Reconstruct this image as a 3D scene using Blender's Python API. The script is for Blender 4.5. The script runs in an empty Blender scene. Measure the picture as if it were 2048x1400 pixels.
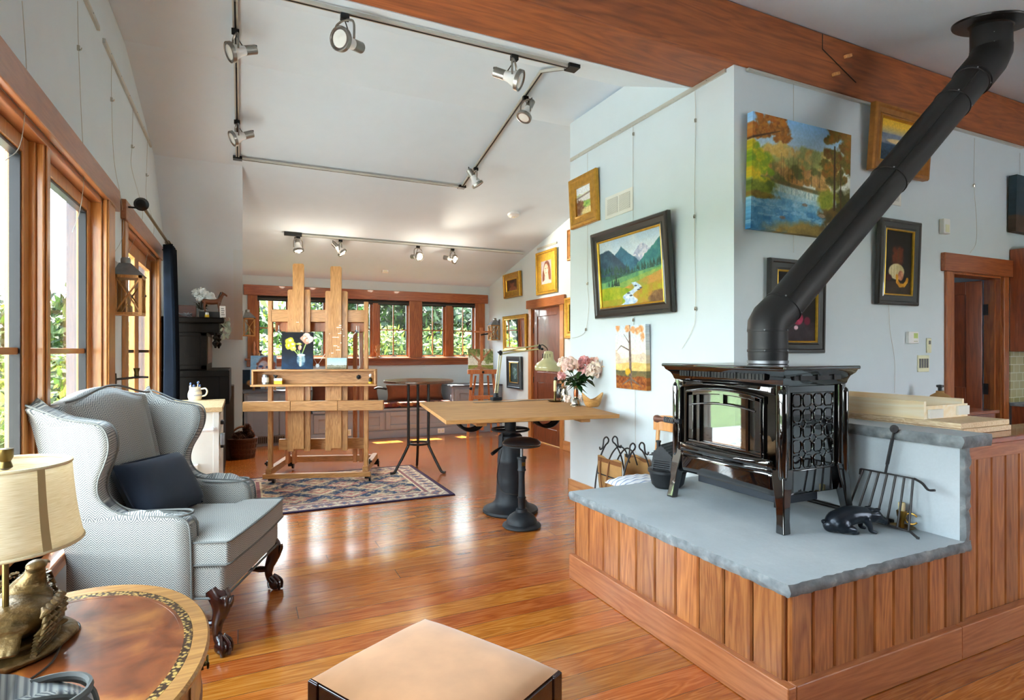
import bpy, bmesh, math, random
import numpy as np
from mathutils import Vector as V, Matrix, Euler
PI = math.pi
random.seed(7)
sc = bpy.context.scene
COL = sc.collection
R = math.radians
# ---------- camera frame (level camera, eye height 1.4 m, 2048x1400) ----------
FOC, CXP, CYP, EYE = 1148.0, 1024.0, 702.0, 1.4
YAW = R(25.15); SY, CY_ = math.sin(YAW), math.cos(YAW)
def _ray(u, v):
    r = (u-CXP)/FOC
    return SY+r*CY_, CY_-r*SY, -(v-CYP)/FOC
def onz(u, v, z=0.0):
    a, b, c = _ray(u, v); t = (z-EYE)/c; return V((a*t, b*t, z))
def onx(u, v, X):
    a, b, c = _ray(u, v); t = X/a; return V((X, b*t, EYE+c*t))
def ony(u, v, Y):
    a, b, c = _ray(u, v); t = Y/b; return V((a*t, Y, EYE+c*t))
# ---------- room dimensions ----------
XL, XP, XR = -0.79, 2.95, 4.13         # left wall, partition wall, alcove right wall
YF, YB = 2.82, 9.80                    # painting wall facing us, back wall
def ceil_z(y):                         # underside of the ceiling
    if y < 2.8: return 3.70-0.2*(2.8-y)
    if y < 4.1: return 3.30+0.433*(y-3.2)
    if y < 5.05: return 3.69
    return 3.69-0.2337*(y-5.05)
def onceil(u, v, drop=0.0):            # point on the long sloping ceiling
    a, b, c = _ray(u, v)
    t = (3.69-drop-EYE)/c
    if b*t > 5.05:
        t = (3.69-drop-EYE+0.2337*5.05)/(c+0.2337*b)
    return V((a*t, b*t, EYE+c*t))
# ---------- colour ----------
def lin(c): return c/12.92 if c <= 0.04045 else ((c+0.055)/1.055)**2.4
def hx(h, a=1.0):
    h = h.lstrip('#'); return tuple(lin(int(h[i:i+2], 16)/255) for i in (0, 2, 4))+(a,)
# ---------- mesh builder ----------
class MB:
    def __init__(s): s.v = []; s.f = []
    def add(s, vs, fs, M=None):
        o = len(s.v)
        s.v += [tuple(M @ V(p)) if M else tuple(p) for p in vs]
        s.f += [tuple(i+o for i in f) for f in fs]; return s
    def box(s, a, b, M=None):
        x0, y0, z0 = a; x1, y1, z1 = b
        if x0 > x1: x0, x1 = x1, x0
        if y0 > y1: y0, y1 = y1, y0
        if z0 > z1: z0, z1 = z1, z0
        return s.add([(x0,y0,z0),(x1,y0,z0),(x1,y1,z0),(x0,y1,z0),(x0,y0,z1),(x1,y0,z1),(x1,y1,z1),(x0,y1,z1)],
                     [(3,2,1,0),(4,5,6,7),(0,1,5,4),(1,2,6,5),(2,3,7,6),(3,0,4,7)], M)
    def cb(s, c, sz, rot=None):
        M = Matrix.Translation(c) @ (Euler(rot).to_matrix().to_4x4() if rot else Matrix())
        h = [q/2 for q in sz]; return s.box([-q for q in h], h, M)
    def bar(s, p, q, w, h=None, up=(0,0,1)):
        p, q = V(p), V(q); d = q-p; L = d.length; d.normalize(); u = V(up)
        x = u.cross(d)
        if x.length < 1e-4: x = V((1,0,0)).cross(d)
        x.normalize(); y = d.cross(x); M = Matrix((x, y, d)).transposed().to_4x4(); M.translation = p
        h = h or w; return s.box((-w/2,-h/2,0), (w/2,h/2,L), M)
    def tube(s, pts, r, n=8, closed=False, cap=True):
        pts = [V(p) for p in pts]; m = len(pts); rs = r if isinstance(r, (list, tuple)) else [r]*m
        vs = []; fs = []; nrm = None
        for i, p in enumerate(pts):
            if closed: d = pts[(i+1) % m]-pts[i-1]
            else: d = pts[min(i+1, m-1)]-pts[max(i-1, 0)]
            if d.length < 1e-9: d = V((0,0,1))
            d.normalize()
            if nrm is None:
                nrm = d.orthogonal().normalized()
            else:
                nrm = nrm-d*nrm.dot(d)
                nrm = nrm.normalized() if nrm.length > 1e-6 else d.orthogonal().normalized()
            b = d.cross(nrm)
            for k in range(n):
                a = 2*PI*k/n; vs.append(p+(nrm*math.cos(a)+b*math.sin(a))*rs[i])
        for i in range(m if closed else m-1):
            j = (i+1) % m
            for k in range(n):
                l = (k+1) % n; fs.append((i*n+k, i*n+l, j*n+l, j*n+k))
        if cap and not closed:
            fs.append(tuple(range(n-1, -1, -1))); fs.append(tuple((m-1)*n+k for k in range(n)))
        return s.add(vs, fs)
    def lathe(s, prof, n=32, M=None, sx=1.0, sy=1.0):
        vs = []; fs = []; m = len(prof)
        for r, z in prof:
            for k in range(n):
                a = 2*PI*k/n; vs.append((r*sx*math.cos(a), r*sy*math.sin(a), z))
        for i in range(m-1):
            for k in range(n):
                l = (k+1) % n; fs.append((i*n+k, i*n+l, (i+1)*n+l, (i+1)*n+k))
        if prof[0][0] > 1e-5: fs.append(tuple(range(n-1, -1, -1)))
        if prof[-1][0] > 1e-5: fs.append(tuple((m-1)*n+k for k in range(n)))
        return s.add(vs, fs, M)
    def prism(s, poly, z0, z1, M=None):
        n = len(poly)
        vs = [(x, y, z0) for x, y in poly]+[(x, y, z1) for x, y in poly]
        fs = [tuple(range(n-1, -1, -1)), tuple(range(n, 2*n))]+[(i, (i+1) % n, n+(i+1) % n, n+i) for i in range(n)]
        return s.add(vs, fs, M)
    def ell(s, c, r, nu=16, nv=10, M=None):
        if not isinstance(r, (tuple, list)): r = (r, r, r)
        T = (M or Matrix()) @ Matrix.Translation(c)
        vs = [(0,0,-r[2])]; fs = []
        for j in range(1, nv):
            t = PI*j/nv
            for k in range(nu):
                a = 2*PI*k/nu; vs.append((r[0]*math.sin(t)*math.cos(a), r[1]*math.sin(t)*math.sin(a), -r[2]*math.cos(t)))
        vs.append((0,0,r[2])); top = len(vs)-1
        for k in range(nu): fs.append((0, 1+(k+1) % nu, 1+k))
        for j in range(nv-2):
            for k in range(nu):
                l = (k+1) % nu; a = 1+j*nu; b = a+nu; fs.append((a+k, a+l, b+l, b+k))
        a = 1+(nv-2)*nu
        for k in range(nu): fs.append((a+k, a+(k+1) % nu, top))
        return s.add(vs, fs, T)
    def surf(s, fn, nu, nv, cu=False, cv=False, M=None):
        vs = [fn(i/(nu if cu else nu-1), j/(nv if cv else nv-1)) for i in range(nu) for j in range(nv)]
        fs = []
        for i in range(nu if cu else nu-1):
            for j in range(nv if cv else nv-1):
                a, b = (i+1) % nu, (j+1) % nv
                fs.append((i*nv+j, a*nv+j, a*nv+b, i*nv+b))
        return s.add(vs, fs, M)
    def build(s, name, m=None, par=None, bev=0, seg=2, sub=0, sm=35, solid=0, loc=None, rot=None, uv=True, fix=True, flat=False):
        me = bpy.data.meshes.new(name); me.from_pydata(s.v, [], s.f); me.validate()
        if fix:
            bm = bmesh.new(); bm.from_mesh(me); bmesh.ops.recalc_face_normals(bm, faces=bm.faces); bm.to_mesh(me); bm.free()
        if not flat:
            me.polygons.foreach_set('use_smooth', [True]*len(me.polygons))
            if not sub: me.set_sharp_from_angle(angle=R(sm))
        if uv: boxuv(me)
        if m: me.materials.append(m)
        o = bpy.data.objects.new(name, me); COL.objects.link(o)
        if par: o.parent = par
        if loc: o.location = loc
        if rot: o.rotation_euler = rot
        if solid:
            q = o.modifiers.new('s', 'SOLIDIFY'); q.thickness = solid; q.offset = 0
        if bev:
            q = o.modifiers.new('b', 'BEVEL'); q.width = bev; q.segments = seg; q.limit_method = 'ANGLE'; q.angle_limit = R(32); q.harden_normals = not sub
        if sub:
            q = o.modifiers.new('d', 'SUBSURF'); q.levels = sub; q.render_levels = sub
        return o
def boxuv(me):
    if not len(me.polygons): return
    l = me.uv_layers.new(name='UVMap')
    nv = len(me.vertices); co = np.empty(nv*3, np.float32); me.vertices.foreach_get('co', co); co = co.reshape(-1, 3)
    nl = len(me.loops); li = np.empty(nl, np.int32); me.loops.foreach_get('vertex_index', li)
    nf = len(me.polygons); no = np.empty(nf*3, np.float32); me.polygons.foreach_get('normal', no); no = np.abs(no.reshape(-1, 3))
    lt = np.empty(nf, np.int32); me.polygons.foreach_get('loop_total', lt)
    ax = np.repeat(np.argmax(no*np.array([1, 1, .9]), 1), lt); p = co[li]
    u = np.where(ax == 0, p[:, 1], p[:, 0]); v = np.where(ax == 2, p[:, 1], p[:, 2])
    # on horizontal faces run the warp the same way as on the fronts
    uu = np.where(ax == 2, p[:, 1], u); vv = np.where(ax == 2, p[:, 0], v)
    l.data.foreach_set('uv', np.stack([uu, vv], 1).astype(np.float32).ravel())
def tag(o, label=None, cat=None, group=None, kind=None):
    if label: o['label'] = label
    if cat: o['category'] = cat
    if group: o['group'] = group
    if kind: o['kind'] = kind
    return o
def thing(name, label, cat, loc=(0,0,0), rz=0, group=None, rot=None):
    o = bpy.data.objects.new(name, None); o.empty_display_size = .1; COL.objects.link(o)
    o.location = loc; o.rotation_euler = rot if rot else (0, 0, rz)
    return tag(o, label, cat, group)
def struct(o): o['kind'] = 'structure'; return o
def sroot(name, label=None):
    o = bpy.data.objects.new(name, None); COL.objects.link(o); o['kind'] = 'structure'
    if label: o['label'] = label
    return o
def dup(o, loc=None, rz=None, label=None, parent=None):
    c = o.copy(); COL.objects.link(c)
    if loc is not None: c.location = loc
    if rz is not None: c.rotation_euler = rz if isinstance(rz, (tuple, Euler)) else (0, 0, rz)
    if label: c['label'] = label
    if parent: c.parent = parent
    for ch in [q for q in bpy.data.objects if q.parent == o]: dup(ch, parent=c)
    return c
def T(x=0, y=0, z=0, rx=0, ry=0, rz=0):
    return Matrix.Translation((x, y, z)) @ Euler((rx, ry, rz)).to_matrix().to_4x4()
def align(d):                          # matrix turning local +Z along d
    return V(d).to_track_quat('Z', 'Y').to_matrix().to_4x4()
def arc(c, r, a0, a1, n, ax='xz'):
    out = []
    for i in range(n+1):
        a = a0+(a1-a0)*i/n; p, q = r*math.cos(a), r*math.sin(a)
        out.append({'xz': (c[0]+p, c[1], c[2]+q), 'yz': (c[0], c[1]+p, c[2]+q), 'xy': (c[0]+p, c[1]+q, c[2])}[ax])
    return out
def spline(pts, n=8):                  # Catmull-Rom through points
    P = [V(p) for p in pts]; P = [P[0]*2-P[1]]+P+[P[-1]*2-P[-2]]; out = []
    for i in range(1, len(P)-2):
        a, b, c, d = P[i-1:i+3]
        for k in range(n):
            t = k/n; out.append(0.5*((2*b)+(c-a)*t+(2*a-5*b+4*c-d)*t*t+(3*b-a-3*c+d)*t**3))
    out.append(P[-2]); return out
# ---------- materials ----------
MATS = {}
def _mk(name):
    m = bpy.data.materials.new(name); m.use_nodes = True; nt = m.node_tree
    return m, nt, nt.nodes['Principled BSDF']
def N(nt, t, ins=None, **props):
    n = nt.nodes.new(t)
    for k, v in props.items(): setattr(n, k, v)
    for k, v in (ins or {}).items():
        if isinstance(v, bpy.types.NodeSocket): nt.links.new(v, n.inputs[k])
        elif isinstance(v, bpy.types.Node): nt.links.new(v.outputs[0], n.inputs[k])
        else: n.inputs[k].default_value = v
    return n
def mth(nt, op, a, b=0.0, c=0.0): return N(nt, 'ShaderNodeMath', {0: a, 1: b, 2: c}, operation=op)
def mixc(nt, f, a, b, bt='MIX'):
    n = N(nt, 'ShaderNodeMix', {0: f}, data_type='RGBA', blend_type=bt)
    for i, q in ((6, a), (7, b)):
        if isinstance(q, bpy.types.NodeSocket): nt.links.new(q, n.inputs[i])
        else: n.inputs[i].default_value = q
    return n.outputs[2]
def ramp(nt, f, stops):
    n = N(nt, 'ShaderNodeValToRGB', {0: f}); e = n.color_ramp.elements
    while len(e) < len(stops): e.new(0.5)
    for q, (p, c) in zip(e, stops): q.position = p; q.color = c
    return n.outputs[0]
def setp(b, nt, **kw):
    for k, v in kw.items():
        k = {'rough': 'Roughness', 'metal': 'Metallic', 'coat': 'Coat Weight', 'spec': 'Specular IOR Level', 'base': 'Base Color', 'sheen': 'Sheen Weight',
             'trans': 'Transmission Weight', 'ior': 'IOR', 'croug': 'Coat Roughness', 'normal': 'Normal', 'sub': 'Subsurface Weight', 'alpha': 'Alpha',
             'emis': 'Emission Color', 'estr': 'Emission Strength'}[k]
        if isinstance(v, (bpy.types.NodeSocket,)): nt.links.new(v, b.inputs[k])
        elif isinstance(v, bpy.types.Node): nt.links.new(v.outputs[0], b.inputs[k])
        else: b.inputs[k].default_value = v
def bumpn(nt, h, s, d=0.002): return N(nt, 'ShaderNodeBump', {'Strength': s, 'Distance': d, 'Height': h})
def plain(name, col, rough=.5, metal=0, var=.06, scale=6, bump=0, bscale=60, bd=.002, **kw):
    if name in MATS: return MATS[name]
    m, nt, b = _mk(name); c = hx(col)
    tc = N(nt, 'ShaderNodeTexCoord')
    no = N(nt, 'ShaderNodeTexNoise', {'Vector': tc.outputs['Object'], 'Scale': scale, 'Detail': 4.0})
    lo = tuple(q*(1-var) for q in c[:3])+(1,); hi = tuple(min(1, q*(1+var)) for q in c[:3])+(1,)
    setp(b, nt, base=ramp(nt, no.outputs[0], [(.3, lo), (.7, hi)]), rough=rough, metal=metal, **kw)
    if bump:
        n2 = N(nt, 'ShaderNodeTexNoise', {'Vector': tc.outputs['Object'], 'Scale': bscale, 'Detail': 4.0})
        setp(b, nt, normal=bumpn(nt, n2.outputs[0], bump, bd))
    MATS[name] = m; return m
def wood(name, c1, c2, axis='z', rough=.4, coat=0.0, sc=1.0, island=.18, knots=0.0, spec=.5, grain=.5):
    if name in MATS: return MATS[name]
    m, nt, b = _mk(name)
    tc = N(nt, 'ShaderNodeTexCoord'); ge = N(nt, 'ShaderNodeNewGeometry'); oi = N(nt, 'ShaderNodeObjectInfo')
    rnd = mth(nt, 'ADD', ge.outputs['Random Per Island'], oi.outputs['Random'])
    off = N(nt, 'ShaderNodeCombineXYZ', {0: mth(nt, 'MULTIPLY', rnd, 13.7), 1: mth(nt, 'MULTIPLY', rnd, 7.3), 2: mth(nt, 'MULTIPLY', rnd, 29.1)})
    vec = N(nt, 'ShaderNodeVectorMath', {0: tc.outputs['Object'], 1: off}, operation='ADD')
    s = {'x': (1.1, 11, 11), 'y': (11, 1.1, 11), 'z': (11, 11, 1.1)}[axis]
    mp = N(nt, 'ShaderNodeMapping', {'Vector': vec, 'Scale': tuple(q*sc for q in s)})
    n1 = N(nt, 'ShaderNodeTexNoise', {'Vector': mp, 'Scale': 1.0, 'Detail': 3.0, 'Distortion': 1.2})
    rings = mth(nt, 'FRACT', mth(nt, 'MULTIPLY', n1.outputs[0], 7.0))
    rings = mth(nt, 'PINGPONG', rings, 0.5)
    mp2 = N(nt, 'ShaderNodeMapping', {'Vector': vec, 'Scale': tuple(q*sc*9 for q in s)})
    n2 = N(nt, 'ShaderNodeTexNoise', {'Vector': mp2, 'Scale': 1.0, 'Detail': 4.0})
    f = mth(nt, 'ADD', mth(nt, 'MULTIPLY', rings, grain*1.3), mth(nt, 'MULTIPLY', n2.outputs[0], .75))
    col = ramp(nt, f, [(.25, hx(c1)), (.85, hx(c2))])
    if knots:
        mpk = N(nt, 'ShaderNodeMapping', {'Vector': vec, 'Scale': {'x': (1.6, 6, 6), 'y': (6, 1.6, 6), 'z': (6, 6, 1.6)}[axis]})
        vo = N(nt, 'ShaderNodeTexVoronoi', {'Vector': mpk, 'Scale': .75})
        k = ramp(nt, vo.outputs['Distance'], [(.05, (1, 1, 1, 1)), (.11, (0, 0, 0, 1))])
        col = mixc(nt, mth(nt, 'MULTIPLY', k, knots), col, tuple(q*.25 for q in hx(c1)[:3])+(1,))
    if island:
        br = mth(nt, 'MULTIPLY_ADD', mth(nt, 'FRACT', mth(nt, 'MULTIPLY', rnd, 5.77)), island*2, 1-island)
        hsv = N(nt, 'ShaderNodeHueSaturation', {'Color': col, 'Value': br}); col = hsv.outputs[0]
    setp(b, nt, base=col, rough=rough, coat=coat, spec=spec, normal=bumpn(nt, f, .12, .002))
    MATS[name] = m; return m
def herring(name, ca, cb_, w=.045, p=.0085, rough=.9):
    if name in MATS: return MATS[name]
    m, nt, b = _mk(name)
    uv = N(nt, 'ShaderNodeUVMap'); sx = N(nt, 'ShaderNodeSeparateXYZ', {0: uv})
    zz = mth(nt, 'PINGPONG', sx.outputs[0], w/2)
    t = mth(nt, 'FRACT', mth(nt, 'DIVIDE', mth(nt, 'ADD', sx.outputs[1], mth(nt, 'MULTIPLY', zz, 1.0)), p))
    t = mth(nt, 'PINGPONG', t, .5)
    no = N(nt, 'ShaderNodeTexNoise', {'Vector': uv, 'Scale': 240.0, 'Detail': 2.0})
    f = mth(nt, 'ADD', mth(nt, 'MULTIPLY', t, 1.6), mth(nt, 'MULTIPLY', mth(nt, 'SUBTRACT', no.outputs[0], .5), .7))
    n3 = N(nt, 'ShaderNodeTexNoise', {'Vector': uv, 'Scale': 14.0, 'Detail': 2.0})
    col = ramp(nt, f, [(.18, hx(ca)), (.62, hx(cb_))])
    col = mixc(nt, mth(nt, 'MULTIPLY', n3.outputs[0], .22), col, hx('#6f7072'))
    setp(b, nt, base=col, rough=rough, sheen=.25, normal=bumpn(nt, f, .25, .001)); MATS[name] = m; return m
def vcol(name, rough=.5, coat=0, bump=.25, spec=.4):
    if name in MATS: return MATS[name]
    m, nt, b = _mk(name); at = N(nt, 'ShaderNodeVertexColor', layer_name='Col')
    tc = N(nt, 'ShaderNodeTexCoord'); no = N(nt, 'ShaderNodeTexNoise', {'Vector': tc.outputs['Object'], 'Scale': 160.0, 'Detail': 3.0})
    setp(b, nt, base=at.outputs[0], rough=rough, coat=coat, spec=spec, normal=bumpn(nt, no.outputs[0], bump, .002)); MATS[name] = m; return m
def glassm(name, tint=(.97, 1, .98, 1), refl=1.0):
    if name in MATS: return MATS[name]
    m = bpy.data.materials.new(name); m.use_nodes = True; nt = m.node_tree; nt.nodes.clear()
    tr = N(nt, 'ShaderNodeBsdfTransparent', {'Color': tint}); gl = N(nt, 'ShaderNodeBsdfGlossy', {'Roughness': .01})
    bf = N(nt, 'ShaderNodeNewGeometry').outputs['Backfacing']; fr = N(nt, 'ShaderNodeFresnel', {'IOR': mth(nt, 'MULTIPLY_ADD', bf, 1/1.5-1.5, 1.5)}); f = mth(nt, 'MULTIPLY', fr, refl)
    mx = N(nt, 'ShaderNodeMixShader', {0: f, 1: tr, 2: gl}); o = N(nt, 'ShaderNodeOutputMaterial', {0: mx}); MATS[name] = m; return m
def emit(name, col, st):
    if name in MATS: return MATS[name]
    m, nt, b = _mk(name); setp(b, nt, base=hx(col), emis=hx(col), estr=st); MATS[name] = m; return m
# ---------- material library ----------
M_wall = plain('paint_wall', '#d1dde2', .75, var=.012, bump=.06, bscale=220, bd=.001)
M_ceil = plain('paint_ceiling', '#d4e0e9', .8, var=.012, bump=.05, bscale=220, bd=.001)
M_trim = wood('fir_trim', '#8a4d2a', '#ae6f40', 'y', .3, .25, .8, .06, grain=.25)
M_trimz = wood('fir_trim_upright', '#a2632f', '#cf9554', 'z', .3, .25, .8, .10, grain=.25)
M_trimx = wood('fir_trim_across', '#7c3c1e', '#a85f34', 'x', .32, .25, .8, .10)
M_trimb = wood('fir_trim_window', '#7e3f1c', '#ad642f', 'z', .35, .2, .8, .12)
M_base = wood('baseboard_wood', '#a86a3c', '#cf965f', 'y', .35, .2, .8, .06)
M_basex = wood('baseboard_wood_across', '#a86a3c', '#cf965f', 'x', .35, .2, .8, .06)
M_beam = wood('beam_wood', '#673318', '#955227', 'x', .55, .0, .45, .05, .5)
M_panel = wood('hearth_boards', '#7f4321', '#ba7a44', 'z', .35, .25, .7, .26, .6)
M_plx = wood('plinth_wood', '#94522c', '#b9774a', 'x', .38, .2, .7, .05)
M_ply = wood('plinth_wood_side', '#94522c', '#b9774a', 'y', .38, .2, .7, .05)
M_capx = wood('counter_wood', '#7a3315', '#a24f26', 'x', .22, .5, .6, .04)
M_cherry = wood('cherry_wood', '#6e2f14', '#944822', 'z', .3, .3, .7, .05)
M_doorw = wood('door_wood', '#562815', '#7d4126', 'z', .28, .4, .8, .06)
M_oak = wood('easel_oak', '#9a6430', '#cb955a', 'z', .45, .1, 1.5, .10)
M_oakx = wood('easel_oak_across', '#94602e', '#c48e52', 'x', .45, .1, 1.5, .08)
M_oaky = wood('easel_oak_depth', '#94602e', '#c48e52', 'y', .45, .1, 1.5, .08)
M_top = wood('table_oak', '#9c6d3d', '#c4935a', 'x', .55, .0, .8, .06)
M_redw = wood('easel_reddish', '#9a5327', '#c67f48', 'z', .45, .1, 1.2, .1)
M_mahog = wood('mahogany', '#1d0b08', '#3a1710', 'z', .22, .6, 1, .04)
M_darkoak = wood('dark_oak', '#0a0705', '#16100c', 'z', .6, .0, 1, .05, spec=.12)
M_block = wood('butcher_block', '#b99a6c', '#dcc096', 'y', .4, .1, 1.2, .1)
M_chairw = wood('chair_wood', '#b9773c', '#dca162', 'z', .4, .2, 1, .05)
M_ply_f = wood('plywood_face', '#f6dba8', '#fff4dc', 'y', .6, 0, .35, .04, grain=.6)
M_ply_e = wood('plywood_edge', '#c9a06a', '#fdeccc', 'x', .7, 0, 4, .02)
M_ply_ey = wood('plywood_edge_side', '#c9a06a', '#fdeccc', 'y', .7, 0, 4, .02)
M_bowl = wood('bowl_wood', '#a9783f', '#cf9f5d', 'x', .5, 0, 1.4, 0)
M_drum = wood('drum_table_wood', '#5c3218', '#8f5a2c', 'x', .3, .4, .8, .02)
M_rim = wood('drum_rim_wood', '#8b5a2a', '#bb8a4c', 'x', .35, .3, 1.2, .02)
M_iron = plain('cast_iron', '#1b1f25', .55, .25, .25, 14, .15, 90)
M_ironb = plain('wrought_iron', '#3d3b3d', .5, .7, .2, 20, .2, 120)
M_hammer = plain('hammered_iron', '#2a2624', .4, .7, .3, 40, .5, 90, .004)
M_enamel = plain('stove_enamel', '#050506', .04, 0, .1, 4, spec=.7, coat=1.0, croug=.02)
M_flat = plain('flue_black', '#1b1b1e', .5, .35, .08, 8)
M_steamer = plain('steamer_iron', '#25272b', .55, .3, .2, 30, .3, 120)
M_black = plain('black_paint', '#141414', .4, .0, .1)
M_blackm = plain('black_metal', '#1a1a1c', .35, .6, .1)
M_alum = plain('brushed_aluminium', '#8f8b86', .32, 1, .06, 20)
M_steel = plain('galvanised_steel', '#8c8f93', .4, .9, .12, 25)
M_chrome = plain('chrome', '#d5d5d5', .12, 1, .02)
M_white = plain('white_plastic', '#ececea', .4, 0, .02)
M_cream = plain('cream_plastic', '#e2e2c0', .4, 0, .02)
M_whitep = plain('white_paint', '#e3e2da', .45, 0, .04)
M_railm = plain('rail_aluminium', '#c9c7bd', .4, .5, .04)
M_brass = plain('brass', '#9a7638', .3, 1, .1, 20)
M_dbrass = plain('dark_brass', '#5d4d2c', .38, 1, .1, 20)
M_silver = plain('silver', '#b9b3a6', .2, 1, .08, 20)
M_bronze = plain('antique_bronze', '#65502f', .40, .7, .5, 26, .5, 70, .006)
M_navy = plain('navy_velvet', '#0b1626', .95, 0, .2, 9, .1, 200, sheen=.1)
M_curt = plain('navy_curtain', '#060d18', .95, 0, .25, 9, .1, 200, spec=.1)
M_suede = plain('tan_suede', '#c08a5f', .95, 0, .13, 7, .15, 260, .001, sheen=.3)
M_rust = plain('rust_fabric', '#7e4020', .9, 0, .12, 14, .3, 160, sheen=.2)
M_grayp = plain('grey_cabinet_paint', '#8f97a3', .5, 0, .03)
M_graytop = plain('dark_grey_top', '#5d606b', .45, 0, .08)
M_grayd = plain('jamb_reflection_grey', '#4a4d58', .5, 0, .05)
M_canvasbag = plain('canvas_bag', '#a8804e', .9, 0, .12, 12, .3, 120)
M_leather = plain('bag_leather', '#7a4c26', .6, 0, .12, 12)
M_cloth = plain('striped_cloth', '#d9dee6', .9, 0, .08, 30)
M_gold = plain('gold_leaf', '#b98a35', .35, .75, .2, 24, .2, 60)
M_gold2 = plain('gold_leaf_bright', '#d8ab3f', .35, .7, .15, 24, .15, 60)
M_goldw = plain('gold_brown_leaf', '#96622a', .35, .55, .2, 20, .15, 60)
M_frameb = plain('black_frame', '#17140f', .32, 0, .3, 14, .1, 60, coat=.3)
M_framedb = plain('blue_black_frame', '#1c222b', .3, 0, .2, 14, coat=.3)
M_mirror = plain('mirror_glass', '#eeeeee', .015, 1, 0)
M_leaf = plain('peony_leaf', '#1f4a1c', .4, 0, .35, 20)
M_stem = plain('plant_stem', '#3e5b26', .6, 0, .2)
M_pink = plain('peony_pink', '#f7cdc1', .7, 0, .12, 30, sub=.2)
M_pinkl = plain('peony_pale', '#fbe3d4', .7, 0, .1, 30, sub=.1)
M_pinkd = plain('peony_deep', '#eaa9a8', .7, 0, .15, 30, sub=.2)
M_petal = plain('white_petal', '#eef0ee', .7, 0, .05, 30)
M_sage = plain('lamp_enamel', '#b3ad80', .28, 0, .08, 8, coat=.5)
M_wax = plain('candle_wax', '#e9d7a4', .5, 0, .04, sub=.3)
M_waxy = plain('candle_wax_yellow', '#d6b46c', .5, 0, .04, sub=.3)
M_pig = plain('pig_iron', '#20262f', .28, .55, .2, 14, .1, 40)
M_stonew = plain('stoneware', '#d9cdb4', .3, 0, .06, coat=.3)
M_blue = plain('blue_glaze', '#4a5f92', .3, 0, .1)
M_cone = plain('pine_cone', '#4e2d1b', .8, 0, .35, 40)
M_bask = wood('basket_splint', '#3a2012', '#64391f', 'z', .6, 0, 2, .2)
M_horse = plain('horse_brown', '#5f3117', .4, 0, .2, 12)
M_box = wood('brown_box', '#3f1c12', '#5d2d1c', 'x', .5, 0, 1, 0)
M_yellow = plain('yellow_label', '#d9b21e', .5, 0, .05)
M_paper = plain('white_paper', '#e8e8e4', .8, 0, .03)
M_cord = plain('lamp_cord', '#221d1a', .5, 0, .1)
M_log = plain('fire_log', '#8d6a48', .9, 0, .4, 14, .6, 30, .01)
M_wire = plain('hanging_wire', '#b5b2a8', .35, .6, .05)
M_soil = plain('bark', '#4b3a2a', .9, 0, .3, 12, .5, 30, .02)
M_screen = plain('lcd_green', '#b9cf7a', .3, 0, .05)
M_grout = plain('grey_gap', '#6b6b6b', .8)
M_glass = glassm('window_glass')
M_lglass = glassm('lantern_glass', (.95, .96, .95, 1), 1.5)
M_herr = herring('herringbone_tweed', '#43464b', '#aeaba0', .05, .0105)
M_welt = plain('welt_piping', '#62625f', .9, 0, .1)
M_paint = vcol('oil_paint', .6, 0, .25, .2)
M_rugm = vcol('rug_wool', .95, 0, .5, .1)
def _stone():
    m, nt, b = _mk('bluestone'); tc = N(nt, 'ShaderNodeTexCoord')
    n1 = N(nt, 'ShaderNodeTexNoise', {'Vector': tc.outputs['Object'], 'Scale': 2.2, 'Detail': 5.0})
    n2 = N(nt, 'ShaderNodeTexNoise', {'Vector': tc.outputs['Object'], 'Scale': 90.0, 'Detail': 4.0})
    c = ramp(nt, n1.outputs[0], [(.3, hx('#a9b4bc')), (.55, hx('#bbc5cc')), (.75, hx('#ccd4d9'))])
    c = mixc(nt, mth(nt, 'MULTIPLY', n2.outputs[0], .35), c, hx('#9ea8af'))
    n3 = N(nt, 'ShaderNodeTexNoise', {'Vector': tc.outputs['Object'], 'Scale': 28.0, 'Detail': 6.0})
    setp(b, nt, base=c, rough=.72, normal=bumpn(nt, n3.outputs[0], .25, .006)); return m
M_stone = _stone()
def _redge():
    m, nt, b = _mk('bluestone_rough_edge'); tc = N(nt, 'ShaderNodeTexCoord')
    n1 = N(nt, 'ShaderNodeTexNoise', {'Vector': tc.outputs['Object'], 'Scale': 18.0, 'Detail': 6.0})
    c = ramp(nt, n1.outputs[0], [(.3, hx('#5f656a')), (.6, hx('#7f868a')), (.8, hx('#a2a6a7'))])
    setp(b, nt, base=c, rough=.8, normal=bumpn(nt, n1.outputs[0], .6, .012)); return m
M_redge = _redge()
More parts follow.
